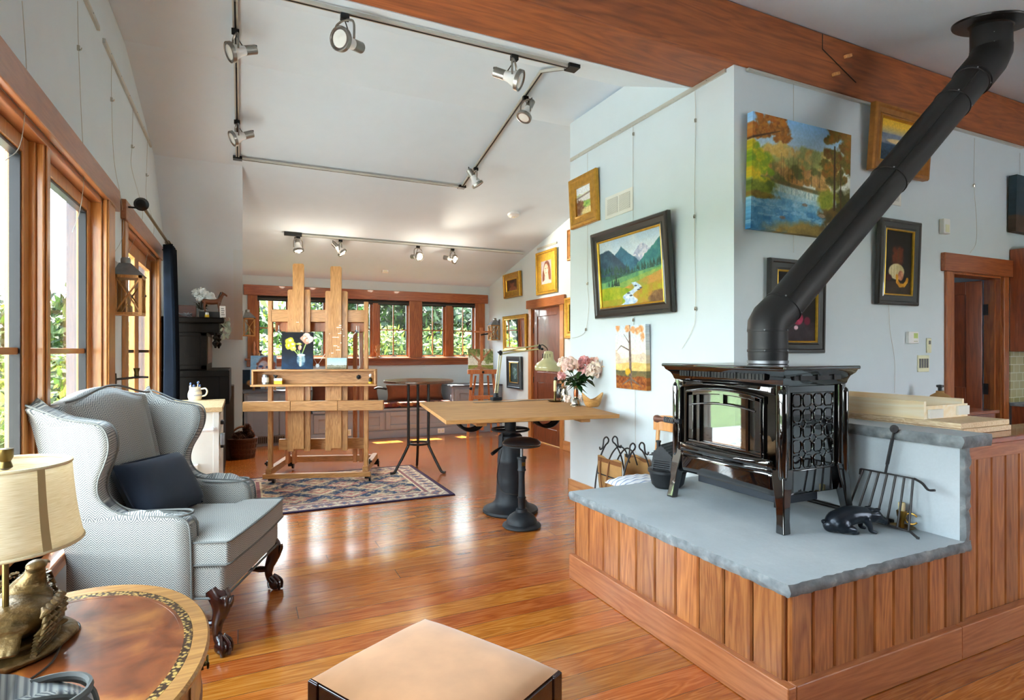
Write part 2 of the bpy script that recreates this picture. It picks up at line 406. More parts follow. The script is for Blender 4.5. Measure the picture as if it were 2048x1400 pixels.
def _floor():
    m, nt, b = _mk('pine_floorboards'); tc = N(nt, 'ShaderNodeTexCoord'); s = N(nt, 'ShaderNodeSeparateXYZ', {0: tc.outputs['Object']})
    W = .152
    yb = mth(nt, 'DIVIDE', s.outputs[1], W); pid = mth(nt, 'FLOOR', yb); fy = mth(nt, 'FRACT', yb)
    rn = N(nt, 'ShaderNodeTexWhiteNoise', {'W': pid}, noise_dimensions='1D')
    xl = mth(nt, 'DIVIDE', mth(nt, 'ADD', s.outputs[0], mth(nt, 'MULTIPLY', rn, 9.0)), 3.1); xid = mth(nt, 'FLOOR', xl); fx = mth(nt, 'FRACT', xl)
    r2 = N(nt, 'ShaderNodeTexWhiteNoise', {'Vector': N(nt, 'ShaderNodeCombineXYZ', {0: pid, 1: xid})}, noise_dimensions='2D')
    off = N(nt, 'ShaderNodeCombineXYZ', {0: mth(nt, 'MULTIPLY', r2, 31.0), 1: 0.0, 2: mth(nt, 'MULTIPLY', r2, 17.0)})
    vec = N(nt, 'ShaderNodeVectorMath', {0: tc.outputs['Object'], 1: off}, operation='ADD')
    mp = N(nt, 'ShaderNodeMapping', {'Vector': vec, 'Scale': (.75, 9.0, 9.0)})
    n1 = N(nt, 'ShaderNodeTexNoise', {'Vector': mp, 'Scale': 1.0, 'Detail': 3.0, 'Distortion': 1.6})
    rg = mth(nt, 'PINGPONG', mth(nt, 'FRACT', mth(nt, 'MULTIPLY', n1.outputs[0], 8.0)), .5)
    mp2 = N(nt, 'ShaderNodeMapping', {'Vector': vec, 'Scale': (6.0, 90.0, 9.0)})
    n2 = N(nt, 'ShaderNodeTexNoise', {'Vector': mp2, 'Scale': 1.0, 'Detail': 4.0})
    f = mth(nt, 'ADD', mth(nt, 'MULTIPLY', rg, .7), mth(nt, 'MULTIPLY', n2.outputs[0], .7))
    c = ramp(nt, f, [(.2, hx('#8a4a24')), (.5, hx('#aa6230')), (.85, hx('#c27f48'))])
    mpk = N(nt, 'ShaderNodeMapping', {'Vector': vec, 'Scale': (1.5, 5.0, 5.0)})
    vo = N(nt, 'ShaderNodeTexVoronoi', {'Vector': mpk, 'Scale': .8})
    k = ramp(nt, vo.outputs['Distance'], [(.03, (1, 1, 1, 1)), (.09, (0, 0, 0, 1))])
    c = mixc(nt, mth(nt, 'MULTIPLY', k, .6), c, hx('#3a1a0c'))
    hsv = N(nt, 'ShaderNodeHueSaturation', {'Color': c, 'Value': mth(nt, 'MULTIPLY_ADD', r2, .34, .82), 'Saturation': 1.05, 'Hue': mth(nt, 'MULTIPLY_ADD', rn, .02, .49)})
    e1 = mth(nt, 'LESS_THAN', fy, .018); e2 = mth(nt, 'LESS_THAN', fx, .0012); gap = mth(nt, 'MAXIMUM', e1, e2)
    c = mixc(nt, mth(nt, 'MULTIPLY', gap, .75), hsv.outputs[0], hx('#2b1208'))
    wv = N(nt, 'ShaderNodeTexNoise', {'Vector': tc.outputs['Object'], 'Scale': 5.0, 'Detail': 2.0})
    tilt = mth(nt, 'ABSOLUTE', mth(nt, 'SUBTRACT', fy, .5))
    h = mth(nt, 'SUBTRACT', mth(nt, 'ADD', mth(nt, 'MULTIPLY', wv.outputs[0], .8), mth(nt, 'MULTIPLY', r2, .0)), mth(nt, 'MULTIPLY', mth(nt, 'POWER', mth(nt, 'MULTIPLY', tilt, 2.0), 6.0), .6))
    rgh = mth(nt, 'MULTIPLY_ADD', n1.outputs[0], .08, .18)
    setp(b, nt, base=c, rough=rgh, spec=.5, coat=.6, croug=.16, normal=bumpn(nt, h, .09, .003)); return m
M_floor = _floor()
def _shade():
    m, nt, b = _mk('linen_shade'); uv = N(nt, 'ShaderNodeUVMap')
    mp = N(nt, 'ShaderNodeMapping', {'Vector': uv, 'Scale': (30, 700, 1)}); n1 = N(nt, 'ShaderNodeTexNoise', {'Vector': mp, 'Scale': 1.0, 'Detail': 3.0})
    c = ramp(nt, n1.outputs[0], [(.3, hx('#d8c8a6')), (.7, hx('#f3ead8'))])
    setp(b, nt, base=c, rough=.9, normal=bumpn(nt, n1.outputs[0], .3, .001))
    tl = N(nt, 'ShaderNodeBsdfTranslucent', {'Color': c}); mx = N(nt, 'ShaderNodeMixShader', {0: .5, 1: b.outputs[0], 2: tl.outputs[0]})
    nt.links.new(mx.outputs[0], nt.nodes['Material Output'].inputs[0]); return m
M_shade = _shade()
def _leathertop():
    m, nt, b = _mk('drum_leather'); tc = N(nt, 'ShaderNodeTexCoord')
    n1 = N(nt, 'ShaderNodeTexNoise', {'Vector': tc.outputs['Object'], 'Scale': 7.0, 'Detail': 6.0, 'Distortion': .6})
    n2 = N(nt, 'ShaderNodeTexNoise', {'Vector': tc.outputs['Object'], 'Scale': 40.0, 'Detail': 4.0})
    c = ramp(nt, n1.outputs[0], [(.3, hx('#4e2310')), (.5, hx('#82421b')), (.68, hx('#b3702e'))])
    c = mixc(nt, mth(nt, 'MULTIPLY', n2.outputs[0], .2), c, hx('#2a120a'))
    setp(b, nt, base=c, rough=mth(nt, 'MULTIPLY_ADD', n1.outputs[0], .2, .22), coat=.3, normal=bumpn(nt, n2.outputs[0], .12, .002)); return m
M_dleather = _leathertop()
def _band():
    m, nt, b = _mk('gold_tooling'); tc = N(nt, 'ShaderNodeTexCoord')
    vo = N(nt, 'ShaderNodeTexVoronoi', {'Vector': tc.outputs['Object'], 'Scale': 95.0})
    c = ramp(nt, vo.outputs['Distance'], [(.3, hx('#c9a55c')), (.55, hx('#3a2312'))])
    setp(b, nt, base=c, rough=.35, metal=.3); return m
M_band = _band()
def _cush():
    m, nt, b = _mk('kilim_cushion'); tc = N(nt, 'ShaderNodeTexCoord')
    vo = N(nt, 'ShaderNodeTexVoronoi', {'Vector': tc.outputs['Object'], 'Scale': 16.0}, distance='CHEBYCHEV')
    sp = N(nt, 'ShaderNodeSeparateColor', {0: vo.outputs['Color']})
    c = ramp(nt, sp.outputs[0], [(.1, hx('#3b1712')), (.35, hx('#7c2a1c')), (.6, hx('#232a3c')), (.8, hx('#a06a3a')), (1, hx('#5a1f18'))])
    setp(b, nt, base=c, rough=.9); return m
M_cush = _cush()
def _tile():
    m, nt, b = _mk('backsplash_tile'); tc = N(nt, 'ShaderNodeTexCoord')
    mp = N(nt, 'ShaderNodeMapping', {'Vector': tc.outputs['Object'], 'Rotation': (R(90), 0, 0)})
    br = N(nt, 'ShaderNodeTexBrick', {'Vector': mp, 'Color1': hx('#8d8456'), 'Color2': hx('#a39a6c'), 'Mortar': hx('#c3bd9b'), 'Scale': 1.0, 'Mortar Size': .004, 'Brick Width': .1, 'Row Height': .075})
    setp(b, nt, base=br.outputs[0], rough=.15, coat=.5); return m
M_tile = _tile()
def _foliage(name, stops, tr=.5):
    m, nt, b = _mk(name); ge = N(nt, 'ShaderNodeNewGeometry')
    c = ramp(nt, ge.outputs['Random Per Island'], stops)
    setp(b, nt, base=c, rough=.6)
    tl = N(nt, 'ShaderNodeBsdfTranslucent', {'Color': c}); mx = N(nt, 'ShaderNodeMixShader', {0: tr, 1: b.outputs[0], 2: tl.outputs[0]})
    nt.links.new(mx.outputs[0], nt.nodes['Material Output'].inputs[0]); return m
M_fol = _foliage('tree_leaves', [(0, hx('#0a1706')), (.4, hx('#162a0b')), (.75, hx('#2c4413')), (1, hx('#4c5c22'))])
M_fold = _foliage('dark_tree_leaves', [(0, hx('#0a1607')), (.5, hx('#1a300f')), (1, hx('#3a5520'))])
M_foly = _foliage('bright_shrub_leaves', [(0, hx('#24390e')), (.5, hx('#425517')), (1, hx('#6f722e'))])
M_grass = plain('lawn', '#3a4f22', .9, 0, .4, 3, .3, 30, .05)
M_hill = plain('distant_hill', '#33452a', .9, 0, .3, .4, .3, 3, .2)
# =============== THE ROOM ===============
def grid_boxes(mb, us, vs, hole, mk):
    for i in range(len(us)-1):
        for j in range(len(vs)-1):
            um, vm = (us[i]+us[i+1])/2, (vs[j]+vs[j+1])/2
            if not any(a < um < b and c < vm < d for a, b, c, d in hole): mk(us[i], us[i+1], vs[j], vs[j+1])
def wall_x(name, x0, x1, y0, y1, z0, z1, holes=(), m=None):
    mb = MB(); us = sorted({y0, y1, *[h[0] for h in holes], *[h[1] for h in holes]}); vs = sorted({z0, z1, *[h[2] for h in holes], *[h[3] for h in holes]})
    grid_boxes(mb, us, vs, holes, lambda a, b, c, d: mb.box((x0, a, c), (x1, b, d)))
    return struct(mb.build(name, m or M_wall, flat=True))
def wall_y(name, y0, y1, x0, x1, z0, z1, holes=(), m=None):
    mb = MB(); us = sorted({x0, x1, *[h[0] for h in holes], *[h[1] for h in holes]}); vs = sorted({z0, z1, *[h[2] for h in holes], *[h[3] for h in holes]})
    grid_boxes(mb, us, vs, holes, lambda a, b, c, d: mb.box((a, y0, c), (b, y1, d)))
    return struct(mb.build(name, m or M_wall, flat=True))
struct(MB().box((-1.02, -2.6, -.06), (7.6, 10.0, 0)).build('floor', M_floor, flat=True))
WZ0, WZ1 = .50, 2.347
wall_y('wall_front', -2.72, -2.6, XL, 7.6, 0, 2.75, [(4.6, 6.4, 1.0, 2.2)], plain('darkened_rear_wall', '#5a4736', .7, 0, .08))  # unseen wall behind the camera, coloured dark to cut frontal light and reflections
wall_x('wall_left', XL-.18, XL, -2.6, 8.75, 0, 3.68, [(-.08, 4.32, WZ0, WZ1), (5.05, 6.85, 0, WZ1)])
wall_x('wall_center', XP, XP+.12, YF, 4.92, 0, 3.66)
wall_y('wall_gallery', YF, YF+.12, XP+.12, 7.6, 0, 3.3, [(5.44, 6.22, 0, 2.07)])
wall_y('wall_end', 4.80, 4.92, XP+.12, XR+.12, 0, 3.66)
wall_x('wall_right', XR, XR+.12, 4.92, 9.8, 0, 3.66, [(7.15, 8.05, 0, 2.07)])
wall_y('wall_back', YB, YB+.2, -1.02, XR+.12, 0, 2.75, [(.2, 1.24, 1.30, 2.27), (1.5, 2.63, 1.30, 2.27), (2.84, 3.86, 1.30, 2.27)])
wall_y('wall_knee', 8.6, 8.72, XL, -.1, 0, 1.62)
wall_x('wall_far', 7.6, 7.72, -2.6, 6.0, 0, 3.75)
wall_y('wall_closet', 5.4, 5.5, 4.25, 7.6, 0, 3.3)
mb = MB().prism([(6.6, 3.33), (8.6, 1.55), (8.6, 0), (9.8, 0), (9.8, 2.62), (6.6, 3.40)], -.1, 0, Matrix(((0,0,1,0),(1,0,0,0),(0,1,0,0),(0,0,0,1))))
struct(mb.build('wall_dormer', M_wall, flat=True))
def slab(mb, x0, x1, y0, z0, y1, z1, th=.14):
    mb.add([(x0,y0,z0),(x1,y0,z0),(x1,y1,z1),(x0,y1,z1),(x0,y0,z0+th),(x1,y0,z0+th),(x1,y1,z1+th),(x0,y1,z1+th)],
           [(3,2,1,0),(4,5,6,7),(0,1,5,4),(1,2,6,5),(2,3,7,6),(3,0,4,7)])
mb = MB()
slab(mb, -1.02, 7.6, -2.7, ceil_z(-2.7), 2.8, 3.70)
slab(mb, -1.02, 7.6, 2.8, 3.72, 3.2, 3.72)
slab(mb, -1.02, XR+.2, 3.2, 3.30, 4.1, 3.69)
slab(mb, -1.02, XR+.2, 4.1, 3.69, 5.05, 3.69)
slab(mb, -1.02, XR+.2, 5.05, 3.69, 6.6, ceil_z(6.6))
slab(mb, -.02, XR+.2, 6.6, ceil_z(6.6), 9.85, ceil_z(9.85))
slab(mb, -1.02, 0.0, 6.6, ceil_z(6.6), 8.75, 1.42)
slab(mb, XR+.2, 7.6, 3.2, 3.3, 5.6, 3.3)
struct(mb.build('ceiling', M_ceil, flat=True))
# ---- timber beam over the partition ----
bm_ = MB().box((-1.0, 2.8, 3.30), (7.6, 3.2, 3.70)).build('trim_1', M_beam, bev=.012); struct(bm_); bm_['label'] = 'reddish brown timber ridge beam crossing the ceiling'
for u, v in ((1696, 112), (1672, 148)):
    p = ony(u, v, 2.79); MB().box((-.035, -.012, -.012), (.035, .03, .012)).build('peg', M_chairw, bm_, bev=.004, loc=p, rot=(0, R(-20), 0))
mbj = MB(); a = ony(1645, 68, 2.797); b_ = ony(1645, 98, 2.797); c_ = ony(1712, 165, 2.797)
mbj.tube([a, b_, c_], .003, 6); mbj.build('joint_line', M_black, bm_)
# ---- baseboards ----
def bb(name, a, b, m): return struct(MB().box(a, b).build(name, m, bev=.004))
bb('baseboard_left', (XL, -2.6, 0), (XL+.018, 4.95, .15), M_base)
bb('baseboard_center', (XP-.018, YF, 0), (XP, 4.938, .135), M_base)
bb('baseboard_end', (XP-.018, 4.92, 0), (XR, 4.938, .135), M_basex)
bb('baseboard_right', (XR-.018, 4.938, 0), (XR, 7.06, .135), M_base)
bb('baseboard_gallery', (3.75, YF-.018, 0), (5.33, YF, .135), M_basex)
# ---- window_1: tall window on the left wall ----
def lwin_unit(par, y0, y1, z0, z1, x=-.875):
    f = MB()
    for a, b, c, d in ((y0, y0+.07, z0, z1), (y1-.07, y1, z0, z1), (y0+.07, y1-.07, z1-.07, z1), (y0+.07, y1-.07, z0, z0+.09)):
        f.box((x-.03, a, c), (x+.03, b, d))
    f.build('sash', M_trimz, par, bev=.006)
    g = MB()
    for a, b, c, d in ((y0+.06, y0+.085, z0+.08, z1-.06), (y1-.085, y1-.06, z0+.08, z1-.06), (y0+.085, y1-.085, z1-.085, z1-.06), (y0+.085, y1-.085, z0+.08, z0+.105)):
        g.box((x-.015, a, c), (x+.022, b, d))
    g.build('glazing_bead', M_blackm, par)
    MB().box((x-.016, y0+.07, 1.385), (x+.016, y1-.07, 1.415)).build('muntin', M_trim, par, bev=.004)
    MB().box((x-.006, y0+.07, z0+.09), (x+.002, y1-.07, z1-.07)).build('pane', M_glass, par)
w1 = sroot('window_1', 'tall wood-framed window on the left wall behind the wing chair')
for y0 in (3.31, 2.18, 1.05, -.08): lwin_unit(w1, y0, y0+.99, WZ0+.03, WZ1-.03)
mb = MB()
for y0 in (3.17, 2.04, .91):
    mb.box((-.93, y0, WZ0), (-.825, y0+.14, WZ1)); mb.box((-.825, y0+.02, WZ0), (-.80, y0+.12, WZ1)); mb.box((-.80, y0+.045, WZ0), (-.792, y0+.095, WZ1))
mb.build('mullion', M_trimz, w1, bev=.006)
mb = MB(); mb.box((-.88, 4.295, WZ0), (XL, 4.325, WZ1)); mb.box((-.88, -.1, WZ0), (XL, -.07, WZ1)); mb.build('jamb', M_trimz, w1, bev=.004)
MB().box((-.965, -.08, WZ1-.03), (XL, 4.32, WZ1+.004)).build('head_jamb', M_trim, w1, bev=.004)
for y0, y1 in ((4.29, 4.33), (-.11, -.07)): MB().box((-.966, y0, WZ0), (-.88, y1, WZ1)).build('dark_outer_jamb', M_grayd, w1)  # outer jamb coloured dark grey to imitate the reflection in the glass
mb = MB(); mb.box((XL, 4.32, .38), (XL+.024, 4.58, WZ1)); mb.box((XL+.024, 4.33, .5), (XL+.034, 4.40, WZ1)); mb.build('side_casing', M_trimz, w1, bev=.005)
MB().box((XL, -.4, WZ1), (XL+.036, 4.68, WZ1+.143)).build('header', M_trim, w1, bev=.006)
MB().box((-.965, -.3, .47), (XL+.075, 4.64, .50)).build('sill', M_trim, w1, bev=.008)
MB().box((XL, -.3, .375), (XL+.024, 4.58, .47)).build('apron', M_trim, w1, bev=.005)
# ---- door_1: glazed patio door on the left wall ----
d1 = sroot('door_1', 'glazed wooden patio door behind the navy curtain')
mb = MB(); mb.box((XL, 4.95, 0), (XL+.024, 5.07, WZ1)); mb.box((XL, 6.83, 0), (XL+.024, 6.97, WZ1)); mb.build('side_casing', M_trimz, d1, bev=.005)
MB().box((XL, 4.9, WZ1), (XL+.036, 7.02, WZ1+.143)).build('header', M_trim, d1, bev=.006)
mb = MB(); mb.box((-.86, 5.04, 0), (XL, 5.075, WZ1)); mb.box((-.86, 6.825, 0), (XL, 6.86, WZ1)); mb.build('jamb', M_trimz, d1, bev=.004)
MB().box((-.965, 5.05, WZ1-.03), (XL, 6.85, WZ1+.004)).build('head_jamb', M_trim, d1)
for y0, y1 in ((5.035, 5.075), (6.825, 6.865)): MB().box((-.966, y0, 0), (-.86, y1, WZ1)).build('dark_outer_jamb', M_grayd, d1)  # same dark grey strips, toning down the bright jamb outside the door glass
for y0, y1, x in ((5.075, 5.95, -.86), (5.95, 6.825, -.86)):
    f = MB()
    for a, b, c, d in ((y0, y0+.10, .0, 2.31), (y1-.10, y1, 0, 2.31), (y0+.1, y1-.1, 2.2, 2.31), (y0+.1, y1-.1, .01, .22)): f.box((x-.022, a, c), (x+.022, b, d))
    f.build('leaf', M_trimz, d1, bev=.005)
    MB().box((x-.012, y0+.1, 1.385), (x+.012, y1-.1, 1.41)).build('muntin', M_blackm, d1)
    MB().box((x-.004, y0+.1, .22), (x+.004, y1-.1, 2.2)).build('pane', M_glass, d1)
# ---- back windows ----
w2 = sroot('window_2', 'row of paired casement windows with red brown trim on the back wall')
MB().box((.014, YB-.036, 2.27), (4.10, YB, 2.43)).build('header', M_trimx, w2, bev=.006)
MB().box((.03, YB-.10, 1.25), (4.08, YB+.03, 1.285)).build('sill', M_trimx, w2, bev=.008)
MB().box((.06, YB-.028, 1.155), (4.05, YB, 1.25)).build('apron', M_trimx, w2, bev=.005)
for a, b in ((.07, .21), (1.23, 1.51), (2.62, 2.85), (3.85, 4.04)):
    MB().box((a, YB-.026, 1.285), (b, YB+.002, 2.27)).build('casing', M_trimb, w2, bev=.005)
for a, b in ((.67, .76), (2.0, 2.093), (3.296, 3.418)):
    MB().box((a, YB+.01, 1.285), (b, YB+.1, 2.27)).build('mullion', M_trimb, w2, bev=.005)
for a, b in ((.20, .67), (.76, 1.24), (1.50, 2.0), (2.093, 2.63), (2.84, 3.296), (3.418, 3.86)):
    y = YB+.07; f = MB(); z0, z1 = 1.29, 2.27
    for p, q, c, d in ((a, a+.035, z0, z1), (b-.035, b, z0, z1), (a+.035, b-.035, z1-.05, z1), (a+.035, b-.035, z0, z0+.035)): f.box((p, y-.02, c), (q, y+.02, d))
    s_ = f.build('sash', M_trimb, w2, bev=.003)
    g = MB(); t = .014
    for p, q, c, d in ((a+.03, a+.03+t, z0+.03, z1), (b-.03-t, b-.03, z0+.03, z1), (a+.03+t, b-.03-t, z0+.03, z0+.03+t)): g.box((p, y-.012, c), (q, y+.025, d))
    g.build('bead', M_blackm, s_)
    mu = MB(); xm = (a+b)/2; mu.box((xm-.008, y-.01, z0+.03), (xm+.008, y+.01, z1-.04)); mu.box((a+.03, y-.01, 1.755), (b-.03, y+.01, 1.773)); mu.build('muntin', M_trimb, s_)
    MB().box((a+.03, y-.003, z0+.03), (b-.03, y+.003, z1-.04)).build('pane', M_glass, s_)
    l = MB(); l.tube([(xm-.06, y-.03, z0+.012), (xm+.05, y-.035, z0+.02)], .007); l.box((xm-.02, y-.05, z0-.002), (xm+.03, y-.02, z0+.02)); l.build('crank', M_blackm, s_)
for nm, a, b in (('left pair of back windows', .2, 1.24), ('middle pair of back windows', 1.5, 2.63), ('right pair of back windows', 2.84, 3.86)):
    t = thing('roller_blind', 'rolled up black blind above the '+nm, 'blind', ((a+b)/2, YB+.02, 2.235), group='rolled up black window blinds')
    w = (b-a)/2-.005
    MB().tube([(-w, 0, 0), (w, 0, 0)], .027, 14).build('roll', M_black, t); MB().box((-w, -.006, -.045), (w, .006, -.02)).build('hem_bar', M_blackm, t)
# ---- door_2: panelled door in the alcove ----
d2 = sroot('door_2', 'panelled reddish wood door on the right wall of the alcove')
mb = MB(); mb.box((XR-.022, 8.05, 0), (XR, 8.15, 2.065)); mb.box((XR-.022, 7.05, 0), (XR, 7.15, 2.065)); mb.build('side_casing', M_trimz, d2, bev=.004)
MB().box((XR-.034, 7.0, 2.065), (XR, 8.2, 2.2)).build('header', M_trim, d2, bev=.005)
mb = MB(); mb.box((XR, 8.03, 0), (XR+.12, 8.055, 2.07)); mb.box((XR, 7.145, 0), (XR+.12, 7.17, 2.07)); mb.box((XR, 7.15, 2.05), (XR+.12, 8.05, 2.075)); mb.build('jamb', M_trimb, d2)
f = MB(); x0, x1 = XR+.012, XR+.05
for a, b, c, d in ((7.17, 7.29, 0.01, 2.05), (7.91, 8.03, .01, 2.05), (7.29, 7.91, 1.93, 2.05), (7.29, 7.91, .92, 1.08), (7.29, 7.91, .01, .24)): f.box((x0, a, c), (x1, b, d))
lf = f.build('leaf', M_doorw, d2, bev=.006)
p = MB(); p.box((x0+.014, 7.28, 1.07), (x1-.005, 7.92, 1.94)); p.box((x0+.014, 7.28, .23), (x1-.005, 7.92, .93)); p.build('door_panel', M_doorw, lf)
h = MB(); h.ell((x0-.05, 7.23, 1.0), .028); h.tube([(x0-.05, 7.23, 1.0), (x0+.005, 7.23, 1.0)], .01); h.lathe([(.028, 0), (.028, .008)], 16, T(x0-.008, 7.23, 1.0, ry=PI/2)); h.build('door_knob', M_ironb, lf)
for z in (1.72, .95, .3): MB().box((x0-.006, 8.012, z-.045), (x0+.01, 8.04, z+.045)).build('hinge', M_ironb, lf)
# ---- door_3: doorway in the gallery wall with an open leaf ----
d3 = sroot('door_3', 'doorway with dark wood door standing open at the right of the gallery wall')
mb = MB(); mb.box((5.33, YF-.022, 0), (5.44, YF, 2.07)); mb.box((6.22, YF-.022, 0), (6.30, YF, 2.07)); mb.build('side_casing', M_trimb, d3, bev=.004)
MB().box((5.28, YF-.036, 2.07), (6.34, YF, 2.222)).build('header', M_trimx, d3, bev=.005)
mb = MB(); mb.box((5.425, YF, 0), (5.445, YF+.13, 2.07)); mb.box((6.205, YF, 0), (6.225, YF+.13, 2.07)); mb.box((5.44, YF, 2.055), (6.22, YF+.13, 2.075)); mb.box((6.19, YF+.04, 0), (6.205, YF+.075, 2.055)); mb.build('jamb', M_trimb, d3)
f = MB(); M = T(6.185, YF+.135, 0, rz=R(108))
for a, b, c, d in ((0.0, .12, 0.01, 2.05), (.64, .76, .01, 2.05), (.12, .64, 1.93, 2.05), (.12, .64, .92, 1.06), (.12, .64, .01, .24)): f.box((a, -.035, c), (b, 0, d), M)
f.box((.11, -.025, .2), (.65, -.01, 1.95), M); lf = f.build('leaf', M_cherry, d3, bev=.005)
for z in (1.78, 1.05, .3): MB().box((6.196, YF+.095, z-.05), (6.206, YF+.13, z+.05)).build('hinge', M_ironb, d3)
# ---- half wall with wood cap beside the hearth ----
hw = sroot('wall_low', 'low wood-panelled half wall with polished cap right of the hearth')
def boards_x(mb, x0, x1, y, z0, z1, w=.125, th=.016, gap=.005):
    x = x0
    while x < x1-.005:
        e = min(x+w, x1); c = .007
        mb.prism([(x+gap/2, 0), (x+gap/2, -th+c), (x+gap/2+c, -th), (e-gap/2-c, -th), (e-gap/2, -th+c), (e-gap/2, 0)], z0, z1, T(0, y, 0)); x = e
def boards_y(mb, y0, y1, x, z0, z1, w=.078, th=.016, gap=.005):
    y = y0
    while y < y1-.005:
        e = min(y+w, y1); c = .007
        mb.prism([(0, y+gap/2), (0, e-gap/2), (-th+c, e-gap/2), (-th, e-gap/2-c), (-th, y+gap/2+c), (-th+c, y+gap/2)], z0, z1, T(x, 0, 0)); y = e
HX, HY, HZ = 1.87, 1.53, .48           # hearth left face, front face, underside of slab
mb = MB(); boards_x(mb, 3.035, 5.6, HY+.016, .15, .955); mb.build('board_panel', M_panel, hw, flat=True)
mb = MB().box((3.035, HY+.016, 0), (5.6, HY+.18, .955)); mb.build('core', M_cherry, hw)
MB().box((3.17, HY-.03, .955), (5.6, HY+.21, .985)).build('wood_cap', M_capx, hw, bev=.008)
MB().box((2.95, HY-.045, .0), (5.6, HY+.002, .15)).build('plinth', M_plx, hw, bev=.005)
MB().box((3.04, HY-.006, .885), (5.6, HY+.02, .955)).build('top_rail', M_plx, hw, bev=.004)
MB().box((3.17, HY+.18, 0), (3.75, 2.79, .985)).build('counter', M_cherry, hw, bev=.006)
# =============== HEARTH AND STOVE ===============
def rough_slab(poly, z0, z1, amp=.008, step=.03, seed=1):
    rg = random.Random(seed); P = []
    n = len(poly)
    for i in range(n):
        a, b = V(poly[i]), V(poly[(i+1) % n]); L = (b-a).length; k = max(1, int(L/step)); nn = V(((b-a).y, -(b-a).x)).normalized()
        for j in range(k): P.append((a+(b-a)*j/k, nn))
    top = MB(); side = MB(); m = len(P); h = z1-z0
    rows = []
    for t, out in ((1.0, -.15), (.86, .35), (.55, .8), (.25, .5), (0, -.6)):
        row = []
        for p, nn in P:
            q = p+nn*(amp*(out+rg.uniform(-.8, .5))); row.append((q.x, q.y, z0+h*t+(rg.uniform(-.1, .1)*h if 0 < t < 1 else 0)))
        rows.append(row)
    top.add(rows[0], [tuple(range(m))])
    top.add(rows[-1], [tuple(range(m-1, -1, -1))])
    vs = [v for r_ in rows for v in r_]; fs = []
    for i in range(len(rows)-1):
        for k in range(m):
            l = (k+1) % m; fs.append((i*m+k, (i+1)*m+k, (i+1)*m+l, i*m+l))
    side.add(vs, fs); return top, side
he = thing('stove_hearth', 'raised wood-panelled hearth with bluestone slab under the black stove', 'hearth', (0, 0, 0))
mb = MB(); boards_y(mb, HY, 3.04, HX, .135, HZ+.005, .15); mb.build('side_panel', M_panel, he, flat=True)
mb = MB(); boards_x(mb, HX+.002, 3.035, HY, .135, HZ+.005, .125); mb.build('front_panel', M_panel, he, flat=True)
MB().box((HX+.001, HY+.001, 0), (2.94, 3.04, HZ)).build('core', M_cherry, he)
MB().box((HX-.045, HY-.045, 0), (HX, 3.06, .15)).build('side_plinth', M_ply, he, bev=.006)
MB().box((HX-.0, HY-.045, 0), (2.95, HY, .15)).build('front_plinth', M_plx, he, bev=.006)
t_, s_ = rough_slab([(1.835, 1.49), (3.03, 1.49), (3.03, 2.81), (2.945, 2.81), (2.945, 3.07), (1.835, 3.07)], HZ, .53, .007, .024)
t_.build('stone_slab', M_stone, he, flat=True, fix=False); s_.build('slab_edge', M_redge, he, sm=60)
t_, s_ = rough_slab([(2.975, 1.49), (3.035, 1.49), (3.035, 2.81), (2.975, 2.81)], .53, .958, .006, .03, 2)
MB().box((2.977, 1.51, .53), (3.03, 2.81, .958)).build('stone_backrest', M_stone, he, flat=True)
rg = random.Random(5); mb = MB()
vs = []; nz = 22
for i in range(nz+1):
    z = .53+.43*i/nz
    for x, y in ((2.977, 1.51), (2.979+rg.uniform(0, .006), 1.492+rg.uniform(-.006, .004)), (3.004, 1.486+rg.uniform(-.008, .006)), (3.03-rg.uniform(0, .006), 1.493+rg.uniform(-.005, .005)), (3.033, 1.51)): vs.append((x, y, z))
mb.add(vs, [(i*5+k, i*5+k+1, (i+1)*5+k+1, (i+1)*5+k) for i in range(nz) for k in range(4)]); mb.build('backrest_edge', M_redge, he, sm=60)
MB().box((3.033, 1.72, .53), (3.163, 2.81, .957)).build('backing_wall', M_cherry, he)
t_, s_ = rough_slab([(2.935, 1.475), (3.168, 1.475), (3.168, 2.81), (2.935, 2.81)], .958, 1.013, .007, .022, 3)
t_.build('stone_cap', M_stone, he, flat=True, fix=False); s_.build('cap_edge', M_redge, he, sm=60)

# ---- stove (front faces -x) ----
SX, SYY, SZ = 2.565, 2.31, .53
st = thing('heating_stove', 'glossy black enamelled stove with glass door on the stone hearth', 'stove', (SX, SYY, SZ))
mb = MB()
for a, b in (((-.20, -.345, .19), (.22, -.325, .72)), ((-.20, .325, .19), (.22, .345, .72)), ((.20, -.345, .19), (.22, .345, .72)), ((-.2, -.345, .16), (.22, .345, .22)), ((-.2, -.345, .70), (.22, .345, .72))): mb.box(a, b)
mb.build('firebox', plain('firebox_lining', '#4a4138', .9, 0, .2, 9), st)
mb = MB()                                  # top plate with stepped moulding below
mb.box((-.285, -.435, .778), (.265, .435, .797)); mb.build('top_plate', M_enamel, st, bev=.007, seg=3)
mb = MB()
prof = [(0.0, .70), (.008, .71), (.012, .725), (.022, .745), (.042, .762), (.05, .778)]
vs = []
for d, z in prof: vs += [(-.225-d, -.375-d, z), (.225+d*.6, -.375-d, z), (.225+d*.6, .375+d, z), (-.225-d, .375+d, z)]
mb.add(vs, [(i*4+k, i*4+(k+1) % 4, (i+1)*4+(k+1) % 4, (i+1)*4+k) for i in range(len(prof)-1) for k in range(4)]); mb.build('cornice', M_enamel, st, sm=50)
mb = MB(); mb.box((-.262, -.30, .727), (-.24, .30, .757))
for y in (-.30, -.12, .06, .22): mb.box((-.268, y-.004, .727), (-.235, y+.004, .757))
for k in range(26): mb.box((-.258, -.29+k*.023, .728), (-.265, -.288+k*.023, .756))
mb.build('vent_grille', M_blackm, st)
